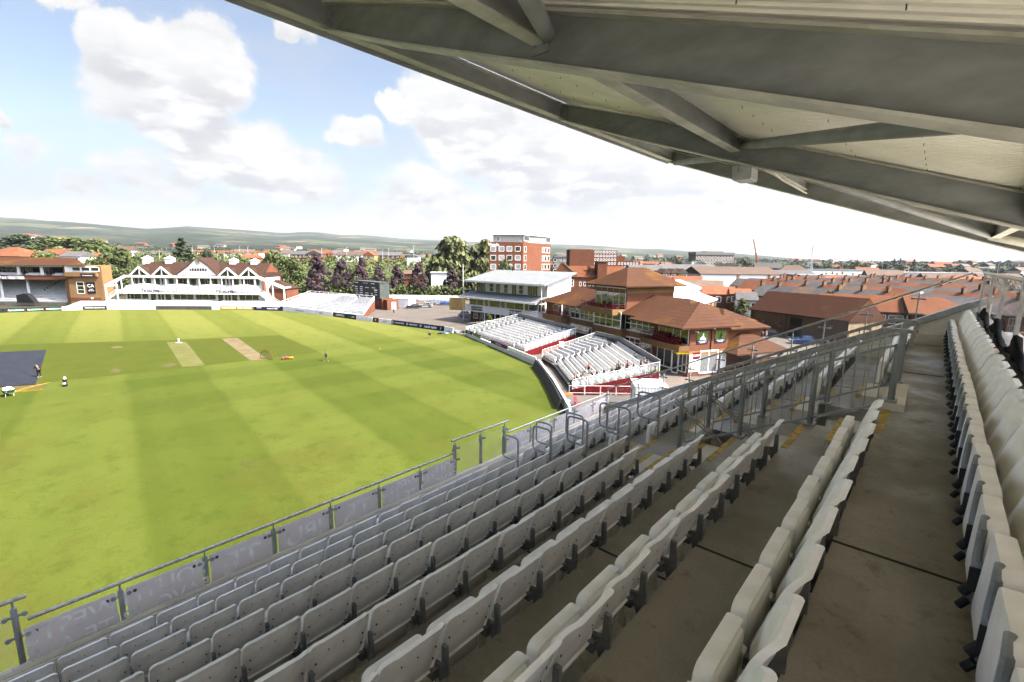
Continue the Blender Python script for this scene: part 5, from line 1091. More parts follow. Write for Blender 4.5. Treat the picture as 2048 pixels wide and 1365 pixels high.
for nm, Bd, pts, in (('a', MB_, [(lx0, -1.95, lz1), (lx0+2.6, -1.95, lz1)]), ('b', MB_, [(bx0, by0+.05, zbt), (bx1, by0+.05, zbt), (tx1, .2, zbt)]), ('c', EB, [(ex0-1.2, -1.25, zbh), (ex0+.6, -1.25, zbh)]), ('d', EB, [(-2.0-.9, -1.25, zbh), (-4.4, -1.25, zbh)])): railing(Bd.e, pts, .8, M_red, .9, .04)
# ---------------------------------------------------------------- white roofed hall, barn, orange-tiled house
HB = Bld('white_roofed_hall', 'hall with bright white sloping roof and cream panels behind the pavilion', 'hall', (40.9, 103.3), 56.5)
f = MB(); f.extr([(-22, 0, 5), (32.8, 0, 5), (32.8, 13.0, 9.1), (-22, 13.0, 9.1)], (0, 0, .25)); f.build('roof', M_wp, HB.e); HB.box('wall', M_brick, -20, 32.5, .4, 12, 0, 4.9)
for i in range(7): HB.box('cream_panel', mat('cream_panel', (.42, .36, .24), .7), 2+i*4.4, 4+i*4.4, .33, .4, .5, 4.6)
BB = Bld('stone_barn', 'old stone barn with long brown tiled roof across the yard', 'barn', (51.7, 102.3), -69)
M_stone = mat('barn_stone', (.26, .17, .10), .95, .3, 2.2, (.13, .085, .055), bump=.4, detail=9, lo=.3, hi=.7)
BB.box('wall', M_stone, 0, 21, 0, 9, 0, 4.5); f = MB()
f.extr([(21, 0, 4.4), (21, 9, 4.4), (21, 4.5, 8.3)], (-.3, 0, 0)); f.extr([(.3, 0, 4.4), (.3, 9, 4.4), (.3, 4.5, 8.3)], (-.3, 0, 0)); f.build('gable', mat('pale_barn_stone', (.40, .31, .20), .95, .25, 2.5, (.24, .17, .10), detail=9), BB.e)
f = MB(); f.extr([(20.98, 0, 0), (20.98, 9, 0), (20.98, 9, 4.4), (20.98, 0, 4.4)], (.03, 0, 0)); f.build('gable_face', MATS['pale_barn_stone'], BB.e)
BB.hip(tilemat('barn_tile', (.15, .06, .034), (.12, .05, .03), (.17, .09, .03)), 0, 21, 0, 9, 4.5, 3.9, .25, hl=.1, hr=.1)
BB.box('doorway', M_dark, 9.6, 12.2, -.04, .3, 0, 3.9); BB.box('door_beam', mat('old_timber', (.12, .05, .02), .9), 9.6, 12.2, -.08, -.02, 1.7, 2.3)
for x, z in ((7.0, 1.6), (17.6, 2.6), (3, 2.0)): BB.win(x, x+.7, z, z+.8, 1, 1, mp=M_paned, mf=M_brick)
for x in (8.8, 20.8, .3): f = MB(); f.tube([(x, -.1, 0), (x, -.1, 4.4)], .07, 6); f.build('downpipe', M_blackb, BB.e)
BB.win(5.0, 5.9, 2.2, 4.6, 1, 1, face='r', at=21, mf=M_yb, mp=M_stone)
OH = Bld('orange_tiled_house', 'brick house with long bright orange tiled roof right of the barn', 'house', (64.0, 97.5), -24)
OH.box('wall', M_brick, 0, 24, 0, 8, 0, 5.2); OH.hip(M_tileo, 0, 15, 0, 8, 5.2, 3.0, .5, hl=.1, hr=.1); OH.hip(M_tileo, 14, 24, -2.5, 8, 5.2, 3.0, .5, hl=.2, hr=4.5, name='hip_roof'); OH.box('wall', M_brick, 14.5, 23.5, -2, 0, 0, 5.2)
for x in (1.2, 5.4, 8.4, 11.2): OH.win(x, x+2.3, 2.9, 4.5, 2, 1, fr=.16)
for x in (15.5, 19.5): OH.win(x, x+2.3, 2.9, 4.5, 2, 1, at=-2, fr=.16)
# ---------------------------------------------------------------- hotel tower, brick flats, church hall
HT = Bld('hotel_tower', 'tall orange brick hotel with white penthouse and square windows', 'hotel', AT(978, 500, 172)*1, 0)
hz = lambda a, b, y=0: HT.fx(*z62(a, b), y)
hw = hz(905, 283)[0]; top = hz(600, 275)[1]
C = (hw+11.2, 16)
f = MB(); f.prism([(0, 0), (hw, 0), C, (C[0]-4, 26), (2, 24)], 0, top); f.build('wall', M_brick, HT.e)
pt_ = hz(600, 185)[1]; f = MB(); f.prism([(hw*.12, 1.2), (hw-.1, .6), (C[0]-.2, C[1]), (C[0]-4, 25), (3, 23)], top, pt_); f.build('penthouse', mat('cream_render', (.80, .76, .66), .7, .05, 1), HT.e); f = MB(); f.prism([(hw*.1, .6), (hw+.6, 0), (C[0]+.5, C[1]), (C[0]-4, 25.5), (3, 23.5)], pt_, pt_+.25); f.build('roof_edge', M_wp, HT.e)
pt2 = hz(700, 118, 4)[1]; f = MB(); f.prism([(hw*.36, 4), (hw-.5, 4), (C[0]-3, C[1]), (C[0]-5, 21), (5, 20)], pt_+.2, pt2); f.build('plant_room', M_wp, HT.e)
for r, b_ in enumerate((330, 440, 550, 660)):
    for a, n in ((505, 1), (607, 1), (705, 1), (808, 1)): p, q = hz(a, b_), hz(a+64, b_+62); HT.win(p[0], q[0], q[1], p[1], 1, 1, fr=.16, mp=mat('pale_pane', (.55, .60, .60), .2, .2, .5, (.30, .34, .34)) if (r*3+a) % 4 else M_pane)
HT.e2 = None
dR = V((C[0]-hw, C[1], 0)); aR = math.degrees(atan2(dR.y, dR.x)); LR = dR.length; R2 = empty('x') if False else None
f = MB()
class Sub:      # facade helper inside the hotel: the face that turns away to the right
    pass
def facewin(x0, x1, z0, z1, mp):
    d = dR.normalized(); n = V((d.y, -d.x, 0)); o = V((hw, 0, 0))
    f = MB(); P = lambda s, off, z: o+d*s+n*off+V((0, 0, z))
    f.extr([P(x0-.15, -.02, z0-.15), P(x1+.15, -.02, z0-.15), P(x1+.15, -.02, z1+.15), P(x0-.15, -.02, z1+.15)], n*.07); w = f.build('window', M_wf, HT.e)
    f = MB(); f.extr([P(x0, .05, z0), P(x1, .05, z0), P(x1, .05, z1), P(x0, .05, z1)], n*.03); f.build('pane', mp, w)
for b_ in (330, 440, 550, 660):
    q, p = hz(505, b_)[1], hz(505, b_+62)[1]
    for s0, s1 in ((.9, 2.1), (13.3, 14.1), (14.9, 16.3), (17.2, 18.6)): facewin(s0, s1, p, q, M_pane if b_ % 220 else M_paned)
for s0, s1 in ((.6, 4), (15.8, 19)): facewin(s0, s1, top+.6, pt_-.3, M_pane)
for a, c in ((585, 625), (660, 712), (812, 900)): HT.win(hz(a, 240, 1.1)[0], hz(c, 240, 1.1)[0], top+.4, pt_-.5, 2, 1, at=1.1, fr=.16, mp=M_paned)
HT.text('Viveda', 1.5, M_wl, hz(540, 310)[0], -.05, hz(540, 308)[1], bold=.02)
FL = Bld('brick_flats', 'long flat-roofed block of brick flats stepping down to the right', 'flats', AT(1139.5, 520, 215), 0)
gx = lambda px, y=0: FL.fx(px, 520, y)[0]; gz = lambda py, y=0: FL.fx(1180, py, y)[1]
FL.box('wall', M_brick, 0, gx(1186), 0, 14, 0, gz(499.3)); FL.box('wall', M_brick, gx(1186), gx(1234, 6), 6, 20, 0, gz(501, 6)); FL.box('wall', M_brick, gx(1234, 8), gx(1250, 8), 8, 20, 0, gz(512, 8)); FL.box('wall', M_brick, gx(1250, 10), gx(1281, 10), 10, 22, 0, gz(522, 10))
for i in range(8):
    for j in range(4): FL.win(gx(1189+i*5.6, 6), gx(1192.2+i*5.6, 6), gz(506.5+j*7.5, 6), gz(502.6+j*7.5, 6), 1, 1, at=6, fr=.2, mp=M_paned)
for i in range(7):
    for j in range(2): FL.win(gx(1237+i*6, 10 if i > 2 else 8), gx(1240+i*6, 10 if i > 2 else 8), gz(529+j*8, 8), gz(525+j*8, 8), 1, 1, at=10 if i > 2 else 8, fr=.2, mp=M_paned)
CH = Bld('church_hall', 'red brick church hall with curved gable, arched window and orange tiled roof', 'hall', AT(1108, 560, 150), 0)
cx = lambda a, y=0: CH.fx(*z7(a, 300), y)[0]; cz = lambda b, y=0: CH.fx(*z7(380, b), y)[1]
xa, xc_, xe = cx(205), cx(345), cx(560)
CH.box('wall', M_brick, xa, xe, 0, 14, 0, cz(205)); f = MB(); f.extr([(xa, 0, cz(205)), (xe, 0, cz(205)), (cx(500), 0, cz(165)), (cx(400), 0, cz(85)), (xc_+.4, 0, cz(42)), (xc_-.8, 0, cz(50)), (cx(290), 0, cz(90))], (0, .4, 0)); g = f.build('gable', M_brick, CH.e)
f = MB()
for p, q in (((cx(560), cz(203)), (cx(480), cz(160))), ((cx(480), cz(160)), (cx(400), cz(88))), ((cx(400), cz(88)), (xc_, cz(38)))): f.beam((p[0], .1, p[1]), (q[0], .1, q[1]), .6, .3)
f.build('coping', mat('cream_stone', (.40, .33, .22), .8), g)
CH.win(cx(425), cx(510), cz(400), cz(300), 3, 2, fr=.2); f = MB(); f.poly([((cx(425)+cx(510))/2+cos(t)*(cx(510)-cx(425))/2, -.04, cz(300)+sin(t)*1.3) for t in [pi*i/8 for i in range(9)]]); f.build('arch_window', M_pane, CH.e)
xR = cx(1250, 6); f = MB(); zr_ = cz(100, 7); f.extr([(cx(430), -.3, cz(260)), (xR, -.3, cz(260)), (xR, 7, zr_), (cx(430, 7), 7, zr_)], (0, .2, .2)); f.extr([(cx(430), 14.5, cz(260)), (xR, 14.5, cz(260)), (xR, 7.2, zr_), (cx(430, 7), 7.2, zr_)], (0, 0, .2)); f.build('roof', M_tileo, CH.e); CH.box('wall', M_brick, xe, xR, 0, 14, 0, cz(265))
CH.box('chimney', M_brick, cx(720, 3), cx(760, 3), 3, 4, cz(260), cz(88, 3)); CH.box('tower_block', M_brick, cx(868, -1), cx(1010, -1), -1, 5, 0, cz(25, -1)); CH.box('tower_coping', MATS['cream_stone'], cx(864, -1), cx(1014, -1), -1.2, 5.2, cz(25, -1), cz(18, -1))
for a in (600, 665, 740, 800): CH.win(cx(a), cx(a+28), cz(395), cz(335), 1, 1, fr=.15)
# ---------------------------------------------------------------- haze: hills and rising land behind the town
def hprof(px):
    T = [(-900, 452), (-500, 455), (-200, 445), (0, 437), (60, 440), (100, 444), (150, 447), (200, 451), (240, 455), (300, 460), (340, 458), (380, 455), (420, 458), (470, 461), (540, 466), (570, 469), (610, 466), (640, 467), (680, 471), (720, 472), (760, 475), (800, 479), (870, 482), (980, 487), (1110, 490), (1160, 491), (1200, 493), (1240, 497), (1290, 499), (1320, 499), (1360, 502), (1420, 504), (1480, 508), (1560, 515), (1640, 520), (1750, 524), (1900, 527), (2050, 532), (2400, 536), (3200, 545)]
    for (a, y0), (c, y1) in zip(T, T[1:]):
        if a <= px <= c: return y0+(y1-y0)*(px-a)/(c-a)
    return T[0][1] if px < T[0][0] else T[-1][1]
rh = random.Random(5)
f = MB(); RR = [240, 290, 345, 430, 520, 750, 1050, 1500, 2100, 2900, 3900, 5000, 6200, 7400]; FR = [0, 0, 0, 0, 0, .03, .10, .22, .36, .52, .70, .88, 1.0, .9]
PXS = list(range(-900, 3201, 20)); nR = len(RR)
grid = []
for i, px in enumerate(PXS):
    hy = 519.7+(px-1024)*.011; d = ray(px, hy); dh = V((d.x, d.y, 0)).normalized(); ang = (hy-hprof(px))/FPX/ (d.y/ V((d.x, d.y)).length if d.y > 0 else 1) * (d.y/V((d.x, d.y)).length)**2
    for j, r in enumerate(RR):
        fr_ = FR[j]; w = sin(i*.21+j*1.3)*.04*(1 if 5 < j < 12 else 0)+sin(i*.07+j*2.1)*.05*(1 if 5 < j < 12 else 0)
        k = fr_+w; z = -.05+max(0, (14.5+r*max(ang, .004)*k)*(min(1, max(0, (r-520)/800))))
        lift = min(1, max(0, (r-240)/100)); lift = lift*lift*(3-2*lift)*min(1, max(0, (1010-px)/160))*11.5; z = max(z, lift+(sin(i*.5)*.5 if lift > 5 else 0))
        x_, y_ = dh.x*r, dh.y*r; f.v.append((x_, y_, z)); grid.append((x_, y_, z))
for i in range(len(PXS)-1):
    for j in range(nR-1): a = i*nR+j; f.f.append((a, a+nR, a+nR+1, a+1)); f.mi.append(0)
def hillmat():
    m = bpy.data.materials.new('hill_fields'); m.use_nodes = True; nt = m.node_tree; b = nt.nodes['Principled BSDF']; b.inputs['Roughness'].default_value = 1; b.inputs['Specular IOR Level'].default_value = 0
    tc = nt.nodes.new('ShaderNodeTexCoord'); mp = nt.nodes.new('ShaderNodeMapping'); mp.inputs['Scale'].default_value = (.0050, .0032, 0); nt.links.new(tc.outputs['Object'], mp.inputs[0])
    nn = NN(nt, 'ShaderNodeTexNoise', inp={'Scale': 1.4, 'Detail': 3.0}); nt.links.new(mp.outputs[0], nn.inputs['Vector']); w = mixc(nt, .25, mp.outputs[0], nn.outputs['Color'])
    v = NN(nt, 'ShaderNodeTexVoronoi', inp={'Scale': 1.0}); nt.links.new(w, v.inputs['Vector']); sc = nt.nodes.new('ShaderNodeSeparateColor'); nt.links.new(v.outputs['Color'], sc.inputs[0])
    e = NN(nt, 'ShaderNodeTexVoronoi', feature='DISTANCE_TO_EDGE', inp={'Scale': 1.0}); nt.links.new(w, e.inputs['Vector'])
    c = mixc(nt, mapr(nt, sc.outputs[0], .70, .72), (.018, .022, .013), (.050, .043, .029)); c = mixc(nt, mapr(nt, sc.outputs[1], .55, .57), c, (.026, .030, .016))
    n = NN(nt, 'ShaderNodeTexNoise', inp={'Scale': .0016, 'Detail': 7.0, 'Roughness': .65}); nt.links.new(tc.outputs['Object'], n.inputs['Vector'])
    c = mixc(nt, mapr(nt, n.outputs['Fac'], .45, .51), c, (.0085, .0115, .0085)); c = mixc(nt, mapr(nt, e.outputs[0], .06, .02, 0, .9), c, (.006, .009, .005)); nt.links.new(c, b.inputs['Base Color']); return m
o = f.build('hills', hillmat(), smooth='all'); tag(o, None, None, None, 'structure')
def land(x, y):
    r = sqrt(x*x+y*y); best = min(range(len(PXS)), key=lambda i: abs(atan2(grid[i*nR][0], grid[i*nR][1])-atan2(x, y)))
    for j in range(nR-1):
        if RR[j] <= r <= RR[j+1]: t = (r-RR[j])/(RR[j+1]-RR[j]); return grid[best*nR+j][2]*(1-t)+grid[best*nR+j+1][2]*t
    return 0.0
# ---------------------------------------------------------------- trees
def leafmat(name, c1, c2, c3): 
    m = mat(name, tuple(x*1.45 for x in c1), .8, .1, .9, tuple(x*1.35 for x in c2), detail=4, lo=.38, hi=.62, spec=.2, rand=.25); return m
M_leaf = leafmat('green_leaves', (.075, .100, .018), (.035, .052, .012), None); M_leafl = leafmat('light_green_leaves', (.10, .125, .025), (.055, .078, .018), None)
M_leafd = leafmat('dark_green_leaves', (.034, .052, .018), (.018, .030, .012), None); M_leafp = leafmat('purple_leaves', (.060, .030, .038), (.032, .018, .024), None)
M_leafw = leafmat('willow_leaves', (.14, .155, .05), (.085, .10, .035), None); M_leafg = leafmat('grey_green_leaves', (.11, .12, .075), (.065, .075, .045), None)
M_bark = mat('bark', (.07, .05, .035), .95, .2, 3)
def tree_proto(shape, h, w, m, nl, ls, seed, th=.22, label=None):
    r = random.Random(seed); e = empty('tree' if shape != 'cone' else 'purple_tree'); f = MB(); f.tube([(0, 0, -.3), (.02*h, 0, h*.2), (0, .01*h, h*.5), (.01*h, 0, h*.8)], .1, 8, rs=[h*.022, h*.016, h*.010, h*.003])
    for i in range(7):
        a = i*2.4; z = h*(.22+.07*i); L = w*.38*(1-.06*i); f.tube([(0, 0, z), (cos(a)*L*.5, sin(a)*L*.5, z+L*.35), (cos(a)*L, sin(a)*L, z+L*.75)], .1, 5, rs=[h*.010, h*.006, h*.002])
    f.build('trunk', M_bark, e)
    lobes = []
    n = 26
    for i in range(n):
        t = (i+.5)/n; a = r.random()*2*pi
        if shape == 'cone': z = h*(.13+.83*t); R = w*.5*(1-t)**.75*(.75+.3*r.random())*(1 if t > .1 else .8); rr = w*.17*(1.15-t*.7)
        elif shape == 'willow': z = h*(.12+.80*t); R = w*.46*(1-abs(t-.35)**1.6*1.15)*(.55+.45*r.random()); rr = w*.17*(1.1-.4*t)
        else: z = h*(.26+.64*t); R = w*.44*sqrt(max(.02, 1-((t-.38)/.66)**2))*(.55+.45*r.random()); rr = w*.18*(1.1-.35*t)
        lobes.append((cos(a)*R*.8, sin(a)*R*.8, z, rr*(.8+.5*r.random()), rr*(.7+.35*r.random())))
    f = MB()
    for (x, y, z, rr, rz) in lobes:
        for k in range(nl):
            th_ = r.random()*2*pi; ph = math.acos(1-1.75*r.random()); q = rr*(.55+.5*r.random()**.5)
            p = V((x+q*sin(ph)*cos(th_), y+q*sin(ph)*sin(th_), z+rz*(q/rr)*cos(ph)))
            nrm = V((sin(ph)*cos(th_), sin(ph)*sin(th_), cos(ph)))+V((r.uniform(-.7, .7), r.uniform(-.7, .7), r.uniform(-.7, .7))); nrm.normalize()
            u = nrm.orthogonal().normalized(); v = nrm.cross(u); s = ls*(.6+.8*r.random()); t = r.random()*pi; u, v = u*cos(t)+v*sin(t), v*cos(t)-u*sin(t)
            if shape == 'willow': u = (u*.6+V((0, 0, -1))).normalized(); s2 = s*1.7; f.quad(p-v*s*.4, p+v*s*.4, p+v*s*.3+u*s2, p-v*s*.3+u*s2)
            else: f.quad(p-u*s*.5, p-v*s*.42, p+u*s*.5, p+v*s*.42)
    f.build('crown', m, e); e['h'] = h; return e
TP = {}
def tree(kind, px, pytop, Y, label, wfac=1.0, group=None, wpx=None, base=None, top=None):
    """tree standing at depth Y in the direction of px, as tall as pytop says"""
    if kind not in TP:
        spec = {'round': ('round', 10, 8, M_leaf, 70, .55), 'light': ('round', 10, 8.5, M_leafl, 70, .55), 'dark': ('round', 10, 7.5, M_leafd, 70, .55), 'cone': ('cone', 10, 8.0, M_leafp, 105, .50), 'willow': ('willow', 10, 6.0, M_leafw, 95, .36), 'grey': ('round', 10, 9, M_leafg, 80, .45), 'fir': ('cone', 10, 5, M_leafd, 60, .5)}[kind]
        TP[kind] = tree_proto(*spec, seed=hash(kind) % 97 if False else sum(map(ord, kind))); TP[kind]['u'] = 0
    P = AT(px, pytop, Y); z0 = land(P.x, P.y)-.2 if base is None else base; h = P.z-z0 if top is None else top
    if top is not None: P = V((P.x, P.y, 0)); z0 = 0
    if TP[kind]['u'] == 0: o = TP[kind]; TP[kind]['u'] = 1
    else: o = copy_tree(TP[kind])
    o['u'] = 1; o.location = (P.x, P.y, z0); s = h/10; ww = s if wpx is None else (wpx*Y/FPX)/{'cone': 6.6, 'willow': 5.6, 'fir': 5}.get(kind, 8.3)
    ww *= wfac*(1.42 if kind == 'willow' else 1.12 if kind == 'cone' else 1); o.scale = (ww, ww, s); o.rotation_euler = (0, 0, random.random()*6.28)
    o.name = {'cone': 'purple_tree', 'willow': 'willow_tree', 'fir': 'conifer_tree'}.get(kind, 'tree'); tag(o, label, 'tree', group); return o
for i, (px, top_, w) in enumerate(((634, 511, 50), (682, 519, 44), (722, 515, 36), (757, 533, 34), (794, 532, 40), (836, 525, 38), (904, 540, 44))):
    tree('cone', px, top_, 176+i*.5, f'dark purple leafed tree behind the car park, {ORD[i]} of the purple row from left', wpx=w, group='purple trees behind the car park')
tree('willow', 902, 468, 215, 'tallest pale willow tree left of the brick hotel', wpx=74); tree('willow', 957, 474, 222, 'second willow between the tallest one and the brick hotel', wpx=58); tree('willow', 880, 500, 212, 'low outer part willow on the left of the tallest one', wpx=40)
tree('round', 228, 490, 172, 'broad green tree between the left stand and the old pavilion', wpx=84); tree('round', 190, 512, 165, 'lower green tree close behind the left stand', wpx=60); tree('light', 88, 501, 180, 'light green bush tree above the roof of the left stand', wpx=70)
tree('light', 125, 473, 300, 'wide yellow green tree top left beyond the houses', wpx=110); tree('light', 185, 477, 290, 'rounded green tree right of the wide yellow green one', wpx=70); tree('dark', 25, 466, 330, 'big dark tree at the left picture edge', wpx=90); tree('dark', 70, 472, 350, 'dark tree beside the big one at the left edge', wpx=60)
tree('round', 578, 512, 168, 'bright green tree right of the old pavilion', wpx=64); tree('light', 545, 500, 200, 'olive green tree just behind the old pavilion roof end', wpx=60); tree('fir', 360, 475, 260, 'tall dark evergreen behind the central gable of the old pavilion', wpx=46); tree('dark', 412, 497, 230, 'round dark tree right of the tall evergreen', wpx=30)
tree('light', 320, 517, 200, 'low bushy tree over the ridge of the old pavilion', wpx=50); tree('light', 480, 512, 210, 'yellow green shrub tree above the right half of the old pavilion', wpx=70)
tree('round', 1010, 516, 140, 'round green tree in front of the brick hotel', wpx=44); tree('light', 1488, 596, 112, 'bright green bush beside the white roofed hall', wpx=44)
tree('grey', 1352, 512, 300, 'pale grey green tree among the far white gabled houses', wpx=36); tree('grey', 1487, 514, 420, 'large pale grey tree left of the orange crane', wpx=50); tree('round', 1205, 548, 130, 'small green tree behind the church hall', wpx=16) if False else None
tree('light', 978, 626, 100, 'small round clipped tree in front of the white media building', wpx=17); tree('light', 1360, 545, 170, 'green bush behind the long white warehouse', wpx=30)
for i, (px, t, w) in enumerate(((1632, 524, 36), (1655, 526, 30), (1790, 517, 14), (1802, 516, 12), (1830, 518, 14), (1712, 522, 34), (1735, 524, 30), (1770, 523, 40), (1800, 527, 36), (1690, 527, 30), (1600, 528, 34), (1570, 529, 30), (1860, 534, 50), (1910, 534, 44), (1960, 535, 50), (2000, 536, 40), (2040, 534, 56), (2090, 533, 60))):
    tree(('dark', 'round', 'grey', 'dark')[i % 4] if i not in (2, 3, 4) else 'fir', px, t, 480+8*(i % 5), f'tree in the far tree line right of the mast, {ORD[i]} of the line', wpx=w, group='trees of the far tree line on the right')
hd = random.Random(11)      # hedge and shrubs behind the car park wall
f = MB()
def shrubs(f, px0, px1, Y0, Y1, h0, h1, n, ls, r, w=1.6):
    for _ in range(n):
        px = r.uniform(px0, px1); Y = r.uniform(Y0, Y1); P = AT(px, 600, Y); g = land(P.x, P.y) if Y > 235 else 0; hh = r.uniform(h0, h1); ww = w*(.6+.8*r.random())
        for _k in range(16):
            a = r.random()*6.28; ph = r.random()*1.5; p = V((P.x+cos(a)*ww*sin(ph), P.y+sin(a)*ww*sin(ph), g+hh*(.2+.8*cos(ph)*r.random()**.4)))
            n_ = V((r.uniform(-1, 1), r.uniform(-1, 1), r.uniform(-.2, 1.2))).normalized(); u = n_.orthogonal().normalized(); v = n_.cross(u); s = ls*(.6+.8*r.random()); f.quad(p-u*s, p-v*s, p+u*s, p+v*s)
shrubs(f, 570, 930, 172, 182, 2.5, 5.5, 480, .45, hd); o = f.build('hedge_bank', M_leaf); tag(o, 'green hedge and undergrowth on the bank behind the car park', 'hedge', None, 'stuff')
f = MB(); shrubs(f, -40, 560, 190, 330, 3, 6.5, 700, .6, hd, 2.4); o = f.build('shrubbery', M_leafl); tag(o, 'mixed shrubs and gardens beyond the old pavilion', 'shrubs', None, 'stuff')
f = MB(); shrubs(f, 560, 1000, 230, 520, 2, 5, 900, .6, hd, 3); o = f.build('scrub', M_leafl); tag(o, 'rough green scrub beyond the purple trees', 'shrubs', None, 'stuff')
for nm, m_, rng, n, hh, ls, ww, lab in (('far_woodland', M_leafd, (430, 700), 520, (4, 7), 1.3, 6, 'dark belts of far woodland between the town and the hills'), ('distant_woodland', M_leafd, (750, 1500), 700, (4, 8), 2.2, 12, 'distant woods and hedgerows below the hills')):
    f = MB(); shrubs(f, -150, 2200, *rng, *hh, n, ls, hd, ww); o = f.build(nm, m_); tag(o, lab, 'woodland', None, 'stuff')
f = MB(); shrubs(f, -100, 900, 520, 900, 4, 9, 450, 1.5, hd, 6); o = f.build('left_woodland', M_leaf); tag(o, 'green tree belts beyond the town on the left', 'woodland', None, 'stuff')
w_ = MB(); A, C = AT(560, 600, 171), AT(925, 600, 168); w_.extr([(A.x, A.y, 0), (C.x, C.y, 0), (C.x, C.y, 1.7), (A.x, A.y, 1.7)], (0, .25, 0)); o = w_.build('car_park_wall', M_wp); tag(o, 'low white wall along the back of the car park', 'wall')
# ---------------------------------------------------------------- houses of the town
M_slt = tilemat('slate', (.23, .22, .22), (.17, .165, .165), (.25, .21, .165), rand=.35); M_or = tilemat('terrace_tile', (.46, .18, .09), (.34, .13, .07), (.34, .20, .11), rand=.35); M_brn = tilemat('dull_tile', (.30, .205, .155), (.23, .165, .125), None, rand=.35)
M_hb = brickmat('house_brick', (.26, .085, .04), (.20, .06, .03), rand=.3); M_tanb = brickmat('chimney_brick', (.30, .17, .09), (.24, .12, .06), rand=.3); M_crm = mat('cream_wall', (.42, .37, .27), .8, .06, 1, rand=.2)
M_pot = mat('clay_pot', (.30, .12, .06), .8)
def house_proto(rm, wm, detail=True, w=5.4, d=8, ez=5.3, rz_=2.9, sky=False, chim=True):
    e = empty('terraced_house'); f = MB(); f.box(0, w-.01, 0, d, 0, ez); f.build('wall', wm, e)
    f = MB(); y0, y1 = -.35, d+.35; f.add([(0, y0, ez-.1), (w-.004, y0, ez-.1), (w-.004, y1, ez-.1), (0, y1, ez-.1), (0, d/2, ez+rz_), (w-.004, d/2, ez+rz_)], [(0, 1, 5, 4), (2, 3, 4, 5), (0, 4, 3), (1, 2, 5)]); ro = f.build('roof', rm, e)
    f = MB(); f.box(.1, .62, d/2-.62, d/2+.62, ez+rz_-.7, ez+rz_+.85); f.box(.04, .68, d/2-.68, d/2+.68, ez+rz_+.85, ez+rz_+1.0)
    if chim:
        ch = f.build('chimney', M_tanb, ro); f = MB()
        for k in range(4): f.cyl(.36, d/2-.45+.3*k, ez+rz_+1.0, ez+rz_+1.4, .13, 6, .1)
        f.build('pot', M_pot, ch)
    if detail:
        for x, z in ((.9, 3.3), (3.3, 3.3), (3.1, .9)):
            f = MB(); f.box(x, x+1.2, -.06, .02, z, z+1.4); wn = f.build('window', M_wf, e); f = MB(); f.box(x+.1, x+.56, -.08, -.05, z+.1, z+1.3); f.box(x+.64, x+1.1, -.08, -.05, z+.1, z+1.3); f.build('pane', M_paned, wn)
        f = MB(); f.box(1.0, 1.9, -.05, .02, 0, 2.1); f.build('door', M_wf, e)
        f = MB(); f.box(3.0, w-.3, -3.2, 0, 0, 2.6); f.build('rear_extension', wm, e)
    if sky: f = MB(); f.extr([(3.2, 1.9, ez+1.42), (4.0, 1.9, ez+1.42), (4.0, 2.9, ez+2.12), (3.2, 2.9, ez+2.12)], (0, -.05, .08)); f.build('rooflight', M_wf, ro)
    return e
HP = {}
def house(kind, P, rz, lab, grp, sc=1.0):
    nc = rd.random() < .42; base_kind = kind; kind = kind+('_plain' if nc else '')
    if kind not in HP:
        rm, wm, dt, sk = {'slate': (M_slt, M_tanb, True, False), 'slate_light': (M_slt, M_tanb, True, True), 'orange': (M_or, M_hb, True, False), 'brown': (M_brn, M_hb, True, False), 'slate_far': (M_slt, M_tanb, False, False), 'orange_far': (M_or, M_hb, False, False), 'brown_far': (M_brn, M_crm, False, False)}[base_kind]
        HP[kind] = house_proto(rm, wm, dt, sky=sk, chim=not nc); HP[kind]['n'] = 0
    if HP[kind]['n'] == 0: o = HP[kind]; HP[kind]['n'] = 1
    else: o = copy_tree(HP[kind])
    o['n'] = 1; o.location = P; o.rotation_euler = (0, 0, rz); o.scale = (sc, sc, sc); o.name = 'terraced_house'; tag(o, lab, 'house', grp); return o
rd = random.Random(21)
tdir = V((.405, -.914, 0)); tper = V((.914, .405, 0)); O0 = V((72.5, 126, 0))
rows = [(0, 'slate', 'nearest terrace behind the barn', 1490), (19, 'orange', 'second terrace behind the barn', 1465), (40, 'slate_far', 'third terrace behind the barn', 1440), (58, 'orange_far', 'fourth terrace behind the barn', 1480), (82, 'slate_far', 'fifth terrace behind the barn', 1530), (100, 'orange_far', 'sixth terrace behind the barn', 1560), (128, 'brown_far', 'seventh terrace behind the barn', 1600), (150, 'orange_far', 'farthest terrace behind the barn', 1640)]
for off, kind, nm, pmin in rows:
    hs = []
    for i in range(-60, 60):
        p = O0+tper*off+tdir*(i*5.4)
        if p.y < 28: continue
        px = 1024+FPX*1.0*p.x/p.y
        if pmin < px < 2330: hs.append(p)
    hs = hs[:28]
    for i, p in enumerate(hs):
        k = kind
        if kind in ('slate', 'orange') and rd.random() < .38: k = rd.choice(['brown', 'slate_light', 'orange', 'slate'])
        if kind.endswith('far') and rd.random() < .38: k = rd.choice(['brown_far', 'slate_far', 'orange_far'])
        house(k, p+V((0, 0, rd.choice((0, 0, .15, .3)))), atan2(tdir.y, tdir.x), f'{ {"s": "slate", "o": "orange", "b": "brown"}[k[0]] } roofed terraced house, {ORD[i]} from left, {nm}', 'terraced houses behind the barn')
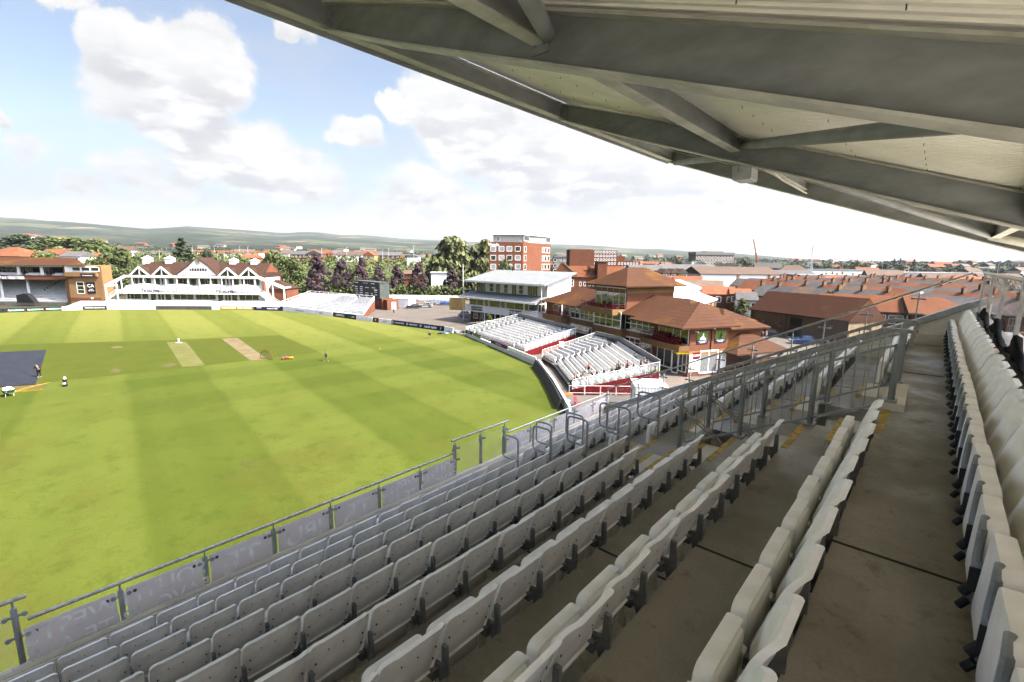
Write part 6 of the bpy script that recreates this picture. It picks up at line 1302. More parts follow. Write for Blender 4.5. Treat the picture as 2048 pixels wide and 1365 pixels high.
def BH(px0, px1, pye, pyr, Y, wm, rm, label, name='house', cat='house', depth=9, hip=False, wins=0, az=0, flat=False, grp=None, gable=False, mp=None, wrow=1, wsz=(1.2, 1.4)):
    A = AT(px0, pye, Y); C = AT(px1, pye, Y); R = AT((px0+px1)/2, pyr, Y+(0 if (flat or gable) else depth/2)); L = C.x-A.x; g = land((A.x+C.x)/2, Y)-.3
    B = Bld(name, label, cat, (A.x, A.y), az, grp); ez = A.z
    f = MB(); f.box(0, L, 0, depth, g, ez); B_ = f.build('wall', wm, B.e)
    if flat: f = MB(); f.box(-.3, L+.3, -.3, depth+.3, ez, max(ez+.3, R.z)); f.build('roof', rm, B.e)
    elif gable: B.hipy(rm, 0, L, 0, depth, ez, R.z-ez, .3, .1, .1, .15, 'roof'); f = MB(); f.extr([(0, 0, ez), (L, 0, ez), (L/2, 0, R.z-.1)], (0, .3, 0)); f.build('gable', wm, B.e)
    else: B.hip(rm, 0, L, 0, depth, ez, R.z-ez, .3, hl=None if hip else .1, hr=None if hip else .1)
    for j in range(wrow):
        for i in range(wins):
            x = L*(i+.5)/wins; z = ez-.6-wsz[1]-3.0*j; B.win(x-wsz[0]/2, x+wsz[0]/2, z, z+wsz[1], 1, 1, fr=.2, mp=mp or M_paned)
    return B
BH(1402, 1562, 548, 534, 200, M_wp, M_brn, 'long white walled warehouse with brown roof behind the hall', 'warehouse', 'warehouse', 22)
BH(1540, 1640, 551, 541, 260, M_wp, M_slt, 'pale long low building with a flat looking roof right of the white warehouse', 'warehouse', 'warehouse', 20)
y_ = BH(1600, 1729, 556, 550.5, 235, M_crm, M_slate, 'cream and brick apartment block with flat grey roof beyond the terraces', 'apartment_block', 'apartments', 14, flat=True, wins=9, wrow=2, wsz=(2, 1.6)); y_.box('brick_base', M_hb, 0, y_.fx(1729, 560)[0], -.1, 0, 0, y_.fx(1660, 566)[1]); y_.box('balcony', M_paned, 3.5, 8, -.12, 0, y_.fx(1660, 565)[1], y_.fx(1660, 558)[1])
BH(1568, 1800, 541, 539, 420, M_wp, M_slate, 'long pale viaduct parapet crossing behind the terraces', 'viaduct', 'viaduct', 8, flat=True)
BH(1800, 1960, 549, 546, 330, M_wp, M_slate, 'long low white roofed store right of the far tree line', 'store', 'store', 30, flat=True)
b_ = BH(1392, 1468, 510, 505, 430, mat('beige_render', (.40, .34, .25), .8, .05, .5), M_slate, 'large beige apartment building with brick top storey in the distance', 'apartment_block', 'apartments', 18, flat=True, wins=13, wrow=3, wsz=(1.5, 1.5))
L_ = b_.fx(1468, 510)[0]; b_.box('top_storey', M_hb, 0, L_, -.15, 18, b_.fx(1400, 512)[1], b_.fx(1400, 507)[1]); b_.box('penthouse', M_crm, L_*.3, L_*.75, 2, 14, b_.fx(1400, 506)[1], b_.fx(1400, 502.5)[1])
BH(1384, 1402, 523, 521, 425, M_wp, M_slt, 'white end block left of the large beige apartment building', flat=True, wins=2)
for i, (a, c, e_, r_) in enumerate(((1366, 1384, 531, 524), (1396, 1414, 530, 524), (1432, 1452, 532, 525), (1454, 1472, 534, 526))): BH(a, c, e_, r_, 330, M_wp, M_slt, f'white gabled house below the beige apartments, {ORD[i]} from left', gable=True, wins=1, grp='white gabled houses')
BH(1327, 1440, 540, 529, 235, M_hb, M_slt, 'big slate roofed hall beside the brick villas', 'hall', 'hall', 16); BH(1262, 1325, 541, 530, 215, M_hb, M_slt, 'slate roofed brick building just right of the tower roof', 'building', 'building', 12, wins=4)
for i, (a, c) in enumerate(((1326, 1340), (1343, 1357), (1360, 1374))): BH(a, c, 546, 538, 190, M_hb, M_brn, f'brick villa with pale windows behind the tower roof, {ORD[i]} from left', gable=True, wins=2, wrow=2, grp='brick villas')
for i, (a, c, e_, r_, Y, k) in enumerate(((1290, 1345, 561, 551, 165, M_or), (1348, 1400, 563, 552, 160, M_or), (1375, 1440, 572, 560, 140, M_brn), (1405, 1465, 588, 572, 122, M_or), (1462, 1500, 588, 577, 118, M_or), (1475, 1512, 600, 584, 112, M_slt))): BH(a, c, e_, r_, Y, M_hb if k is not M_slt else M_wp, k, f'{"slate" if k is M_slt else "brown" if k is M_brn else "orange"} roofed house between the pavilion tower and the barn, {ORD[i]} from left', wins=3, az=-20, grp='houses left of the barn')
for i, (a, c, e_, r_, Y, k) in enumerate(((1640, 1700, 560, 552, 215, M_or), (1735, 1800, 551, 541, 300, M_brn), (1805, 1850, 556, 545, 270, M_slt), (1850, 1905, 557, 547, 250, M_hb), (1905, 1960, 558, 549, 240, M_or), (1960, 2030, 556, 547, 260, M_crm), (1540, 1585, 562, 553, 225, M_or), (1510, 1560, 536, 526, 380, M_slt), (1560, 1610, 541, 531, 360, M_brn))): BH(a, c, e_, r_, Y, M_hb, k if k not in (M_hb, M_crm) else M_brn, f'larger detached building above the far terraces, {ORD[i]} in our list of nine' if False else f'{"slate" if k is M_slt else "orange" if k is M_or else "dull brown"} roofed building over the far terraces near column {ORD[i]}' if False else ('slate' if k is M_slt else 'orange' if k is M_or else 'dull brown')+f' roofed large building standing above the far terraces, {ORD[sorted([1640, 1735, 1805, 1850, 1905, 1960, 1540, 1510, 1560]).index(a)]} of nine from left', wins=4, az=-15, hip=i % 2 == 0, grp='larger buildings above the far terraces')
BH(1109, 1141, 515, 513, 260, MATS['beige_render'], M_slate, 'grey balcony flats between the hotel and the brick flats', 'flats', 'flats', 10, flat=True, wins=6, wrow=4, wsz=(2.2, 1.6))
# left and middle distance
BH(-60, 38, 512, 494, 205, M_hb, M_or, 'big orange roofed brick building behind the left stand', 'building', 'building', 18, hip=True)
BH(42, 78, 512, 502, 215, M_hb, M_slt, 'slate roofed house right of the orange roofed one at the left'); BH(78, 120, 509, 498, 240, M_hb, M_or, 'orange roofed terrace above the bush tree at the left'); BH(118, 160, 513, 503, 225, M_wp, M_slt, 'slate roofed white house above the left stand roof ridge', wins=3); BH(160, 205, 516, 506, 235, M_hb, M_or, 'low orange roofed house left of the broad tree')
BH(268, 327, 508, 502.5, 330, M_crm, M_slt, 'long cream terrace with slate roof above the old pavilion', wins=6, wrow=1); BH(329, 358, 511, 506, 320, M_crm, M_slt, 'shorter cream house right of the long cream terrace', wins=3); BH(218, 262, 501, 493, 420, M_wp, M_brn, 'brown roofed house above the broad tree left of the cream terrace', wins=3)
BH(384, 512, 505, 501.5, 420, M_wp, M_or, 'very long low white building above the right half of the old pavilion', 'warehouse', 'warehouse', 14, wins=8, wsz=(2, 1.2)); BH(478, 506, 516, 509, 235, M_hb, M_or, 'small red brick house behind the old pavilion cupola', wins=2)
BH(612, 642, 508, 501, 330, M_hb, M_slt, 'brick gabled house left of the yellow gabled one', gable=True, wins=2); BH(580, 612, 509, 502, 345, M_hb, M_slt, 'long slate roofed brick terrace left of the brick gabled house', wins=4)
BH(725, 748, 511, 503, 330, mat('yellow_render', (.48, .38, .16), .8), M_or, 'pale yellow gabled house above the purple trees', gable=True, wins=2); BH(672, 724, 510, 504, 345, M_wp, M_brn, 'pale terrace left of the yellow gabled house', wins=6); BH(752, 800, 511, 504, 380, M_hb, M_slt, 'slate roofed terrace right of the yellow gabled house', wins=5)
BH(814, 836, 514, 509, 330, M_wp, M_slt, 'small white pavilion like house right of the purple trees', gable=True)
o_ = BH(806, 842, 548, 540, 200, mat('orange_cladding', (.34, .12, .04), .7), M_brn, 'low orange clad building seen between two purple trees', 'building', 'building', 8); BH(862, 897, 546, 545, 190, M_wp, M_wp, 'large white trailer between purple trees and willows', 'trailer', 'trailer', 3, flat=True)
BH(640, 900, 525, 523.5, 420, M_tar, M_pave, 'long raised road parapet beyond the purple trees', 'road_bridge', 'bridge', 10, flat=True)
DH = []
for rm, wm in ((M_or, M_hb), (M_slt, M_crm), (M_brn, M_wp), (M_or, M_crm)):
    f = MB(); f.box(0, 14, 0, 8, -3, 5.2); f.m = 1; f.add([(-.3, -.4, 5.1), (14.3, -.4, 5.1), (14.3, 8.4, 5.1), (-.3, 8.4, 5.1), (-.3, 4, 8), (14.3, 4, 8)], [(0, 1, 5, 4), (2, 3, 4, 5), (0, 4, 3), (1, 2, 5)]); DH.append(f.build('distant_house', [wm, rm]))
dn = 0; cols = ['orange', 'slate grey', 'brown', 'orange']
for i in range(215):
    px = rd.uniform(-60, 1320) if i < 175 else rd.uniform(1320, 2050); Y = rd.uniform(430, 780) if i % 3 else rd.uniform(800, 1900); P = AT(px, 520, Y); k = rd.randrange(4); g = land(P.x, P.y)
    o = DH[k] if dn < 4 and DH[dn] and i == dn and (k := dn) is not None else DH[k].copy()
    if o.name not in COL.objects: COL.objects.link(o)
    dn = max(dn, i+1 if i < 4 else dn); o.location = (P.x, P.y, g+(.5 if Y < 800 else 1)); s = rd.uniform(.8, 1.5)*(1 if Y < 900 else 1.5); o.scale = (s, s, min(s, 1.2)); o.rotation_euler = (0, 0, rd.uniform(-.5, .5))
    tag(o, f'tiny far house with {cols[k]} roof out in the distant town', 'house', f'far {cols[k]} roofed houses of the distant town')
rt = random.Random(77)
for i in range(26):
    off = rt.choice((10, 30, 50, 70, 91, 114, 139)); p = O0+tper*off+tdir*rt.uniform(-45, 40)
    if p.y < 50: continue
    px_ = 1024+FPX*p.x/p.y
    if not 1470 < px_ < 2150: continue
    tree(rt.choice(('round', 'light', 'dark')), px_, 0, p.y, f'back garden tree among the terraced roofs, {ORD[i]} planted' if False else 'small green tree in a back garden between the terraces', group='back garden trees between the terraces', wpx=rt.uniform(3.5, 6)*FPX/p.y, top=rt.uniform(5, 8.5))
# crane and mast
A = AT(1518, 533, 430); Bq = AT(1507, 479, 430); cr = empty('mobile_crane', (A.x, A.y, 0), 0, 'orange crane jib rising above the far roofs', 'crane'); M_orng = mat('orange_paint', (.45, .16, .03), .5)
f = MB(); a_, b2_ = V((0, 0, A.z-3)), V((Bq.x-A.x, 0, Bq.z)); f.beam(a_, a_.lerp(b2_, .55), 1.3, 1.3); f.beam(a_.lerp(b2_, .5), b2_, .75, .75); f.build('jib', M_orng, cr); f = MB(); f.box(-4, 5, -1.5, 1.5, 0, A.z-2); f.build('base', M_orng, cr)
A = AT(1621, 540, 380); Tq = AT(1623.5, 491, 380); ms = empty('lattice_mast', (A.x, A.y, 0), 0, 'thin grey lattice mast above the far trees', 'mast'); f = MB(); h = Tq.z
for sx, sy in ((-1, -1), (1, -1), (1, 1), (-1, 1)): f.beam((sx*1.5, sy*1.5, 0), (sx*.15, sy*.15, h), .22, .22)
for k in range(10): z0, z1 = h*k/10, h*(k+1)/10; a, c = 1.5-1.35*k/10, 1.5-1.35*(k+1)/10; f.beam((-a, -a, z0), (c, -c, z1), .12, .12); f.beam((a, -a, z0), (-c, -c, z1), .12, .12)
f.build('lattice', M_galv, ms)
LPN = sorted([(126, 497, 250), (384, 494, 330), (428, 492, 330), (478, 493, 330), (495, 494, 330), (643, 497, 330), (693, 495, 330), (765, 499, 330), (777, 497, 330), (827, 492, 240), (318, 503, 250), (1766, 528, 330), (1686, 525, 360), (1998, 527, 360)])
for px, p0, Y in LPN:
    P = AT(px, p0, Y); f = MB(); f.cyl(0, 0, -1, P.z, .12, 6, .07); f.beam((0, 0, P.z), (1.2, 0, P.z+.1), .12, .1); o = f.build('lamp_post', M_galv); o.location = (P.x, Y, 0); tag(o, f'thin far lamp post rising above roofs and trees, {ORD[LPN.index((px, p0, Y))]} of fourteen counted from the left', 'lamp post', 'far lamp posts')
# ---------------------------------------------------------------- cars
M_tyre = mat('tyre', (.02, .02, .02), .8); M_rim = mat('alloy_rim', (.40, .40, .42), .3, metal=.7); M_cg = mat('car_glass', (.02, .025, .03), .05, spec=.9)
CARM = {}
def car(px, py, rz, col, label, suv=False, W_=1.78, L_=4.3):
    P = G(px, py); e = empty('parked_car', P, rad(rz), label, 'car', 'parked cars'); k = str(col)
    if k not in CARM: CARM[k] = mat('car_paint_'+str(len(CARM)), col, .25, .04, 2, spec=.7)
    m = CARM[k]; hb, hr = (.98, 1.66) if suv else (.86, 1.42); a = L_/2
    f = MB(); prof = [(-a, .35), (-a-.02, .62), (-a+.12, hb-.04), (-a+.7, hb+.02), (a-1.25, hb), (a-.25, hb-.18), (a, .62), (a-.02, .3), (a-.5, .22), (-a+.4, .22)]
    n = len(prof); vs = []
    for y, s in ((-W_/2+.09, .985), (-W_/2, 1), (W_/2, 1), (W_/2-.09, .985)): vs += [(x*s, y if abs(y) == W_/2 else y, z if abs(y) == W_/2 else z+.03) for x, z in prof]
    f.add(vs, [tuple(range(n-1, -1, -1)), tuple(range(3*n, 4*n))]+[(j*n+i, j*n+(i+1) % n, (j+1)*n+(i+1) % n, (j+1)*n+i) for j in range(3) for i in range(n)]); bd = f.build('body', m, e, smooth=True)
    f = MB(); r0_, r1_ = (-a+.35, -a+.85), (a-1.45, a-2.1); w0, w1 = W_/2-.1, W_/2-.26
    f.add([(r0_[0], -w0, hb-.02), (r1_[0], -w0, hb-.02), (r1_[0], w0, hb-.02), (r0_[0], w0, hb-.02), (r0_[1], -w1, hr-.06), (r1_[1], -w1, hr-.06), (r1_[1], w1, hr-.06), (r0_[1], w1, hr-.06)], [(0, 1, 5, 4), (1, 2, 6, 5), (2, 3, 7, 6), (3, 0, 4, 7), (4, 5, 6, 7)]); f.build('window', M_cg, e)
    f = MB(); f.box(r0_[1]-.03, r1_[1]+.03, -w1-.01, w1+.01, hr-.06, hr); 
    for s in (-1, 1):
        for (xa, xb) in ((r0_[0], r0_[1]), (r1_[0], r1_[1])): f.beam((xa, s*w0, hb), (xb, s*w1, hr-.04), .08, .05)
        f.beam((-.2, s*(w0+.005), hb), (-.2, s*(w1+.005), hr-.04), .1, .04)
    f.build('roof', m, e)
    for x in (-a+.8, a-.85):
        for s in (-1, 1):
            f = MB(); f.tube([(x, s*(W_/2-.2), .32), (x, s*(W_/2+.01), .32)], .32, 14); t = f.build('tyre', M_tyre, e); f = MB(); f.tube([(x, s*(W_/2), .32), (x, s*(W_/2+.025), .32)], .2, 10); f.build('rim', M_rim, t)
    for s in (-1, 1): f = MB(); f.box(a-.14, a-.02, s*.62-.16, s*.62+.16, .58, .70); f.build('headlight', M_wl, e); f = MB(); f.box(-a-.03, -a+.06, s*.68-.13, s*.68+.13, .62, .80); f.build('tail_light', M_redp, e)
    f = MB(); f.box(-a-.04, -a, -.26, .26, .42, .54); f.build('number_plate', M_yb, e)
    return e
silver, white, black, blue, redc = (.33, .34, .35), (.62, .62, .61), (.015, .016, .02), (.02, .09, .34), (.20, .012, .02)
car(826, 617, 190, (.04, .04, .05), 'dark grey hatchback beside the white car in the car park'); car(851, 615, 180, white, 'white saloon right of the dark grey hatchback'); car(823, 605, 175, redc, 'dark red car partly behind the white storage container')
car(862, 608, 195, silver, 'silver car, left of three parked together'); car(877, 609, 195, (.42, .43, .45), 'pale silver car, middle of three parked together'); car(891, 610.5, 195, blue, 'blue hatchback, right of three parked together')
car(934, 635, 0, white, 'white hatchback parked by the white media building', True); car(921, 597, 100, redc, 'red car at the back wall of the car park left of the media building'); car(938, 600, 100, (.3, .36, .40), 'pale blue car half hidden by the media building')
car(690, 600, 178, silver, 'silver car behind the low white stand', ); car(686, 592, 150, (.05, .06, .05), 'dark car near the back wall behind the low stand', True); car(603, 594, 5, blue, 'blue car behind the left end of the low stand')
car(1605, 688, 160, blue, 'bright blue saloon parked in front of the stone barn'); car(1535, 709, -30, black, 'black hatchback by the porch of the end block', True); car(1546, 673, -20, (.03, .015, .02), 'dark car near the barn corner with two people beside it'); car(1467, 727, 75, (.01, .03, .03), 'dark green car seen from behind beside the end block', True)
BM = MATS['white_lettering']
# ---------------------------------------------------------------- people
SKIN = mat('skin', (.36, .19, .13), .6, .05, 8); HAIR = mat('dark_hair', (.03, .018, .012), .8); 
CL = {}
def cloth(c):
    k = str(c)
    if k not in CL: CL[k] = mat('clothing_'+str(len(CL)), c, .85, .08, 9)
    return CL[k]
def skin_mesh(name, verts, edges, m, par, sub=1):
    me = bpy.data.meshes.new(name); me.from_pydata([v[:3] for v in verts], edges, []); o = bpy.data.objects.new(name, me); COL.objects.link(o)
    md = o.modifiers.new('s', 'SKIN'); md.use_smooth_shade = True
    for i, v in enumerate(verts): sv = me.skin_vertices[0].data[i]; r = v[3]; sv.radius = r if isinstance(r, tuple) else (r, r); sv.use_root = i == 0
    o.modifiers.new('d', 'SUBSURF').levels = sub
    dg = bpy.context.evaluated_depsgraph_get(); nm = bpy.data.meshes.new_from_object(o.evaluated_get(dg)); bpy.data.objects.remove(o); nm.materials.clear(); nm.materials.append(m); nm.name = name
    q = bpy.data.objects.new(name, nm); COL.objects.link(q); q.parent = par; return q
POSES = {  # hip, chest, neck, head, (shoulder, elbow, hand) x2, (hip, knee, ankle, toe) x2   x right, y forward
 'stand': dict(hip=(0, 0, .95), ch=(0, .01, 1.28), nk=(0, .01, 1.47), hd=(0, .03, 1.62), a=[[(.18, .0, 1.40), (.25, -.03, 1.12), (.24, .08, .88)], [(-.18, 0, 1.40), (-.25, -.03, 1.12), (-.24, .08, .88)]], l=[[(.1, 0, .9), (.11, .03, .5), (.11, -.01, .08), (.12, .15, .03)], [(-.1, 0, .9), (-.11, .03, .5), (-.11, -.01, .08), (-.12, .15, .03)]]),
 'walk': dict(hip=(0, 0, .94), ch=(0, .03, 1.28), nk=(0, .05, 1.47), hd=(0, .08, 1.62), a=[[(.18, .03, 1.40), (.24, -.14, 1.15), (.22, -.10, .90)], [(-.18, .03, 1.40), (-.24, .10, 1.15), (-.2, .28, 1.0)]], l=[[(.1, 0, .9), (.1, .22, .52), (.1, .25, .09), (.1, .41, .05)], [(-.1, 0, .9), (-.1, -.02, .5), (-.1, -.30, .15), (-.1, -.20, .03)]]),
 'lean': dict(hip=(0, -.05, .93), ch=(0, .10, 1.22), nk=(0, .18, 1.38), hd=(0, .25, 1.50), a=[[(.18, .14, 1.32), (.24, .30, 1.10), (.12, .48, 1.02)], [(-.18, .14, 1.32), (-.24, .30, 1.12), (-.10, .50, 1.06)]], l=[[(.1, -.05, .9), (.12, .04, .5), (.14, -.03, .08), (.15, .12, .03)], [(-.1, -.05, .9), (-.12, .04, .5), (-.14, -.03, .08), (-.15, .12, .03)]]),
 'bend': dict(hip=(0, -.1, .85), ch=(0, .22, 1.02), nk=(0, .38, 1.05), hd=(0, .52, 1.02), a=[[(.18, .32, 1.02), (.2, .42, .72), (.12, .55, .5)], [(-.18, .32, 1.02), (-.2, .42, .72), (-.12, .52, .5)]], l=[[(.1, -.1, .82), (.12, .08, .45), (.13, -.08, .08), (.14, .08, .03)], [(-.1, -.1, .82), (-.12, .14, .46), (-.13, .05, .08), (-.14, .2, .03)]]),
 'sit': dict(hip=(0, 0, .50), ch=(0, .02, .84), nk=(0, .03, 1.02), hd=(0, .07, 1.17), a=[[(.18, .02, .95), (.24, .05, .68), (.12, .28, .60)], [(-.18, .02, .95), (-.24, .08, .68), (-.10, .30, .62)]], l=[[(.1, .02, .49), (.12, .44, .50), (.12, .46, .10), (.12, .60, .05)], [(-.1, .02, .49), (-.13, .42, .50), (-.14, .50, .10), (-.14, .64, .05)]])}
def person(P, rz, pose, top, bottom, label, shorts=False, hat=None, sleeves=True, s=1.0, grp=None):
    p = POSES[pose]; e = empty('person', P, rad(rz), label, 'person', grp); e.scale = (s, s, s)
    vs = [(*p['hip'], (.15, .11)), (*p['ch'], (.165, .11)), (*p['nk'], .055), (p['hd'][0], p['hd'][1], p['hd'][2]-.02, (.075, .088)), (p['hd'][0], p['hd'][1]+.0, p['hd'][2]+.09, (.07, .08))]; ed = [(0, 1), (1, 2), (2, 3), (3, 4)]
    hd_ = V(p['hd']); f_ = V((0, 1, 0)); vs.append((hd_.x, hd_.y+.105, hd_.z, .014)); ed.append((3, 5))
    for sgn in (-1, 1): vs.append((hd_.x+sgn*.082, hd_.y-.01, hd_.z+.01, .016)); ed.append((3, len(vs)-1))
    for arm in p['a']:
        k = len(vs); sx = 1 if arm[0][0] > 0 else -1; vs += [(*arm[0], .055), (*arm[1], .042), (*arm[2], .028)]; ed += [(1, k), (k, k+1), (k+1, k+2)]
        h = V(arm[2]); d = (h-V(arm[1])).normalized(); pm = h+d*.08; vs.append((*pm, (.036, .018))); ed.append((k+2, k+3)); sd = d.cross(V((0, 0, 1)) if abs(d.z) < .9 else V((0, 1, 0))).normalized()
        for j, (o_, L) in enumerate(((-.028, .075), (-.010, .088), (.010, .082), (.028, .065))): q = pm+sd*o_+d*L+V((0, .012, -.005)); vs.append((*q, .008)); ed.append((k+3, len(vs)-1))
        q = h+d*.05+sd*-.055+V((0, .02, 0)); vs.append((*q, .010)); ed.append((k+2, len(vs)-1))
    for leg in p['l']: k = len(vs); vs += [(*leg[0], .092), (*leg[1], .060), (*leg[2], .038), (*leg[3], .036)]; ed += [(0, k), (k, k+1), (k+1, k+2), (k+2, k+3)]
    skin_mesh('body', vs, ed, SKIN, e)
    t = [(*p['hip'][:2], p['hip'][2]+.02, (.175, .135)), (*p['ch'], (.19, .135)), (p['nk'][0], p['nk'][1], p['nk'][2]-.05, .075)]; te = [(0, 1), (1, 2)]
    for arm in p['a']:
        k = len(t); A, B_ = V(arm[0]), V(arm[1]); t += [(*A, .068), (*A.lerp(B_, .75 if sleeves else .4), .058)]; te += [(1, k), (k, k+1)]
        if sleeves == 'long': t.append((*arm[2], .042)); te.append((k+1, k+2))
    skin_mesh('shirt', t, te, cloth(top), e)
    t = [(*p['hip'], (.17, .13))]; te = []
    for leg in p['l']:
        k = len(t); A, K, N_ = V(leg[0]), V(leg[1]), V(leg[2]); t += [(*A, .11), (*(A.lerp(K, .85) if shorts else K), .085 if shorts else .075)]; te += [(0, k), (k, k+1)]
        if not shorts: t.append((*K.lerp(N_, .92), .058)); te.append((k+1, k+2))
    skin_mesh('shorts' if shorts else 'trousers', t, te, cloth(bottom), e)
    for leg in p['l']: A = V(leg[2]); T_ = V(leg[3]); skin_mesh('shoe', [(A.x, A.y-.03, T_.z+.02, .05), (*T_, .045)], [(0, 1)], cloth((.45, .45, .45)), e, 0)
    h = V(p['hd']); skin_mesh('hat' if hat else 'hair', [(h.x, h.y-.04, h.z+.02, (.086, .075)), (h.x, h.y-.02, h.z+.115, (.082, .088))]+([(h.x, h.y+.13, h.z+.09, (.06, .02))] if hat else []), [(0, 1)]+([(1, 2)] if hat else []), cloth(hat) if hat else HAIR, e)
    for sgn in (-1, 1): f = MB(); f.disc((h.x+sgn*.03, h.y+.092, h.z+.035), (0, 1, 0), .010, 6); f.build('eye', M_black, e)
    f = MB(); f.box(h.x-.022, h.x+.022, h.y+.085, h.y+.094, h.z-.052, h.z-.044); f.build('mouth', M_red, e)
    return e
gr, bk = (.02, .30, .10), (.012, .012, .014)
person(G(652, 722.5), -70, 'walk', gr, bk, 'player in green shirt and black shorts walking near the bare pitch', True, sleeves=False)
person(G(859.5, 677.5), 20, 'stand', (.02, .42, .12), bk, 'player in bright green shirt standing near the far boundary', True, sleeves=False)
person(G(927, 672), -60, 'bend', gr, bk, 'player in green shirt bending over by the pile of kit bags', True, sleeves=False)
person(G(79, 755), 75, 'lean', bk, bk, 'groundsman in black leaning on a rake beside the dark pitch cover', sleeves='long')
person(G(745, 617), 200, 'stand', (.02, .06, .04), (.40, .38, .33), 'person in dark top standing at the brick scoreboard base'); person(G(736, 617.5), 160, 'stand', (.05, .09, .07), (.02, .02, .02), 'second person, left of the one in dark top at the scoreboard')
person(G(787.5, 628), 180, 'lean', (.35, .30, .05), bk, 'person in yellow top with black trousers on the footway by the boards', sleeves=False)
person(G(1523, 679), 120, 'stand', (.45, .45, .45), (.05, .05, .08), 'person in white top beside the dark car near the barn'); person(G(1531.5, 678), 200, 'stand', (.55, .35, .32), (.4, .4, .4), 'person in pink top right of the one in white near the barn')
SPN = [(575, 870, .5, (.6, .58, .58), 'in white top, front left of the group'), (632, 905, .45, (.02, .025, .04), 'in dark navy top, nearest the front corner'), (525, 905, .45, (.30, .10, .08), 'in dull red top at the front left of the crowd'), (745, 725, 1.0, (.35, .05, .06), 'in red top, a few rows up'), (705, 780, .9, (.62, .55, .5), 'in cream top, third or fourth row'), (795, 810, .9, (.62, .62, .62), 'in bright white top by the gangway'), (740, 870, .75, (.50, .42, .30), 'in sandy top beside the gangway'),
       (1200, 690, 1.6, (.22, .30, .34), 'in grey blue top in the middle rows'), (1165, 745, 1.5, (.45, .15, .06), 'in orange brown top in the middle rows'), (1235, 735, 1.55, (.62, .60, .60), 'in white top right of the grey blue one'), (1330, 690, 1.75, (.28, .03, .07), 'in maroon top towards the upper rows'), (1445, 570, 2.2, (.08, .32, .34), 'in turquoise top, highest on the left'), (1540, 690, 2.1, (.45, .10, .05), 'in orange red top near the back'), (1590, 650, 2.3, (.60, .56, .62), 'in pale lilac top in the back row'), (1640, 675, 2.3, (.50, .46, .56), 'in lilac top at the back right'), (1700, 770, 2.0, (.60, .50, .40), 'in cream top by the glass side'), (1755, 780, 2.1, (.35, .45, .05), 'in lime green top beside the glass'), (1650, 770, 2.0, (.6, .3, .12), 'in orange top left of the cream one by the glass')]
for i, (a, b_2, z, c, t) in enumerate(SPN):
    w = 0.55+.175*round((z-.55)/.175)-.05+.0; P = G(1080+a/7.584, 640+(b_2+30)/7.584, max(.55, w)+.42); person((P.x, P.y, P.z-.42), 62+(i*37) % 50-20, 'sit', c, [(.03, .04, .10), (.35, .32, .26), (.02, .02, .02)][i % 3], f'spectator seated {t}', i % 3 == 1, hat=(.5, .5, .48) if i % 4 == 1 else None, grp='spectators in the open stand')
# ---------------------------------------------------------------- things on the field
def thingmesh(f, name, m, lab, cat, loc=None): o = f.build(name, m, None, loc); tag(o, lab, cat); return o
def gp(px, py, z=0): p = G(px, py, 0); return V((p.x, p.y, z))
M_tarp = mat('cover_sheet', (.030, .036, .052), .7, .15, .5, (.022, .026, .038), bump=.4, bscale=2)
f = MB(); q = [gp(-40, 708), gp(93, 701), gp(72, 770), gp(-60, 779)]; N = 10
for i in range(N+1):
    for j in range(N+1): p = q[0].lerp(q[1], i/N).lerp(q[3].lerp(q[2], i/N), j/N); f.v.append((p.x, p.y, .05+.05*abs(sin(i*1.7+j))*cos(j*.9)**2))
for i in range(N):
    for j in range(N): a = i*(N+1)+j; f.f.append((a, a+N+1, a+N+2, a+1)); f.mi.append(0)
thingmesh(f, 'pitch_cover', M_tarp, 'large dark blue grey sheet covering a pitch at the left edge', 'pitch cover')
f = MB(); p = gp(72, 727)-V((0, 0, 0)); p = gp(73, 755); f.tube([p, p+V((.25, .15, 1.35))], .03, 6); f.beam(p+V((-.4, 0, .03)), p+V((.4, 0, .03)), .06, .05); thingmesh(f, 'rake', mat('pale_wood', (.35, .22, .10), .7), 'long wooden rake held by the groundsman', 'rake')
for k, pts in enumerate(([(0, 793), (30, 783), (62, 774), (100, 766), (60, 776), (28, 786)], [(8, 788), (40, 783), (85, 779), (84, 781), (30, 786), (2, 791)])):
    f = MB(); f.tube([gp(*a)+V((0, 0, .04)) for a in pts], .035, 6); thingmesh(f, 'hose', mat('yellow_hose', (.40, .27, .02), .5), ('upper' if k == 0 else 'lower')+' loop of yellow hose lying on the grass by the wheelbarrow', 'hose')
def barrow(P, rz, lab, nm, cat, c1, c2, tall=.0):
    e = empty(nm, P, rad(rz), lab, cat); f = MB(); f.add([(-.35, -.5, .35), (.35, -.5, .35), (.3, .4, .35), (-.3, .4, .35), (-.42, -.65, .72), (.42, -.65, .72), (.36, .55, .66), (-.36, .55, .66)], [(0, 1, 2, 3), (0, 1, 5, 4), (1, 2, 6, 5), (2, 3, 7, 6), (3, 0, 4, 7)]); f.build('tray', c1, e)
    f = MB(); f.tube([(.35, -1.1, .62), (.3, -.4, .35), (.1, .8, .22)], .02, 6); f.tube([(-.35, -1.1, .62), (-.3, -.4, .35), (-.1, .8, .22)], .02, 6); f.tube([(.3, -.4, .35), (.3, -.45, 0)], .02, 6); f.tube([(-.3, -.4, .35), (-.3, -.45, 0)], .02, 6); f.build('frame', M_galv, e)
    f = MB(); f.tube([(-.06, .8, .2), (.06, .8, .2)], .2, 12); f.build('wheel', M_tyre, e)
    f = MB(); r_ = random.Random(4)
    for i in range(40): x, y, z = r_.uniform(-.3, .3), r_.uniform(-.5, .4), .6+r_.random()*(.22+tall); f.box(x-.09, x+.09, y-.1, y+.1, z-.07, z+.07)
    f.build('load', c2, e); return e
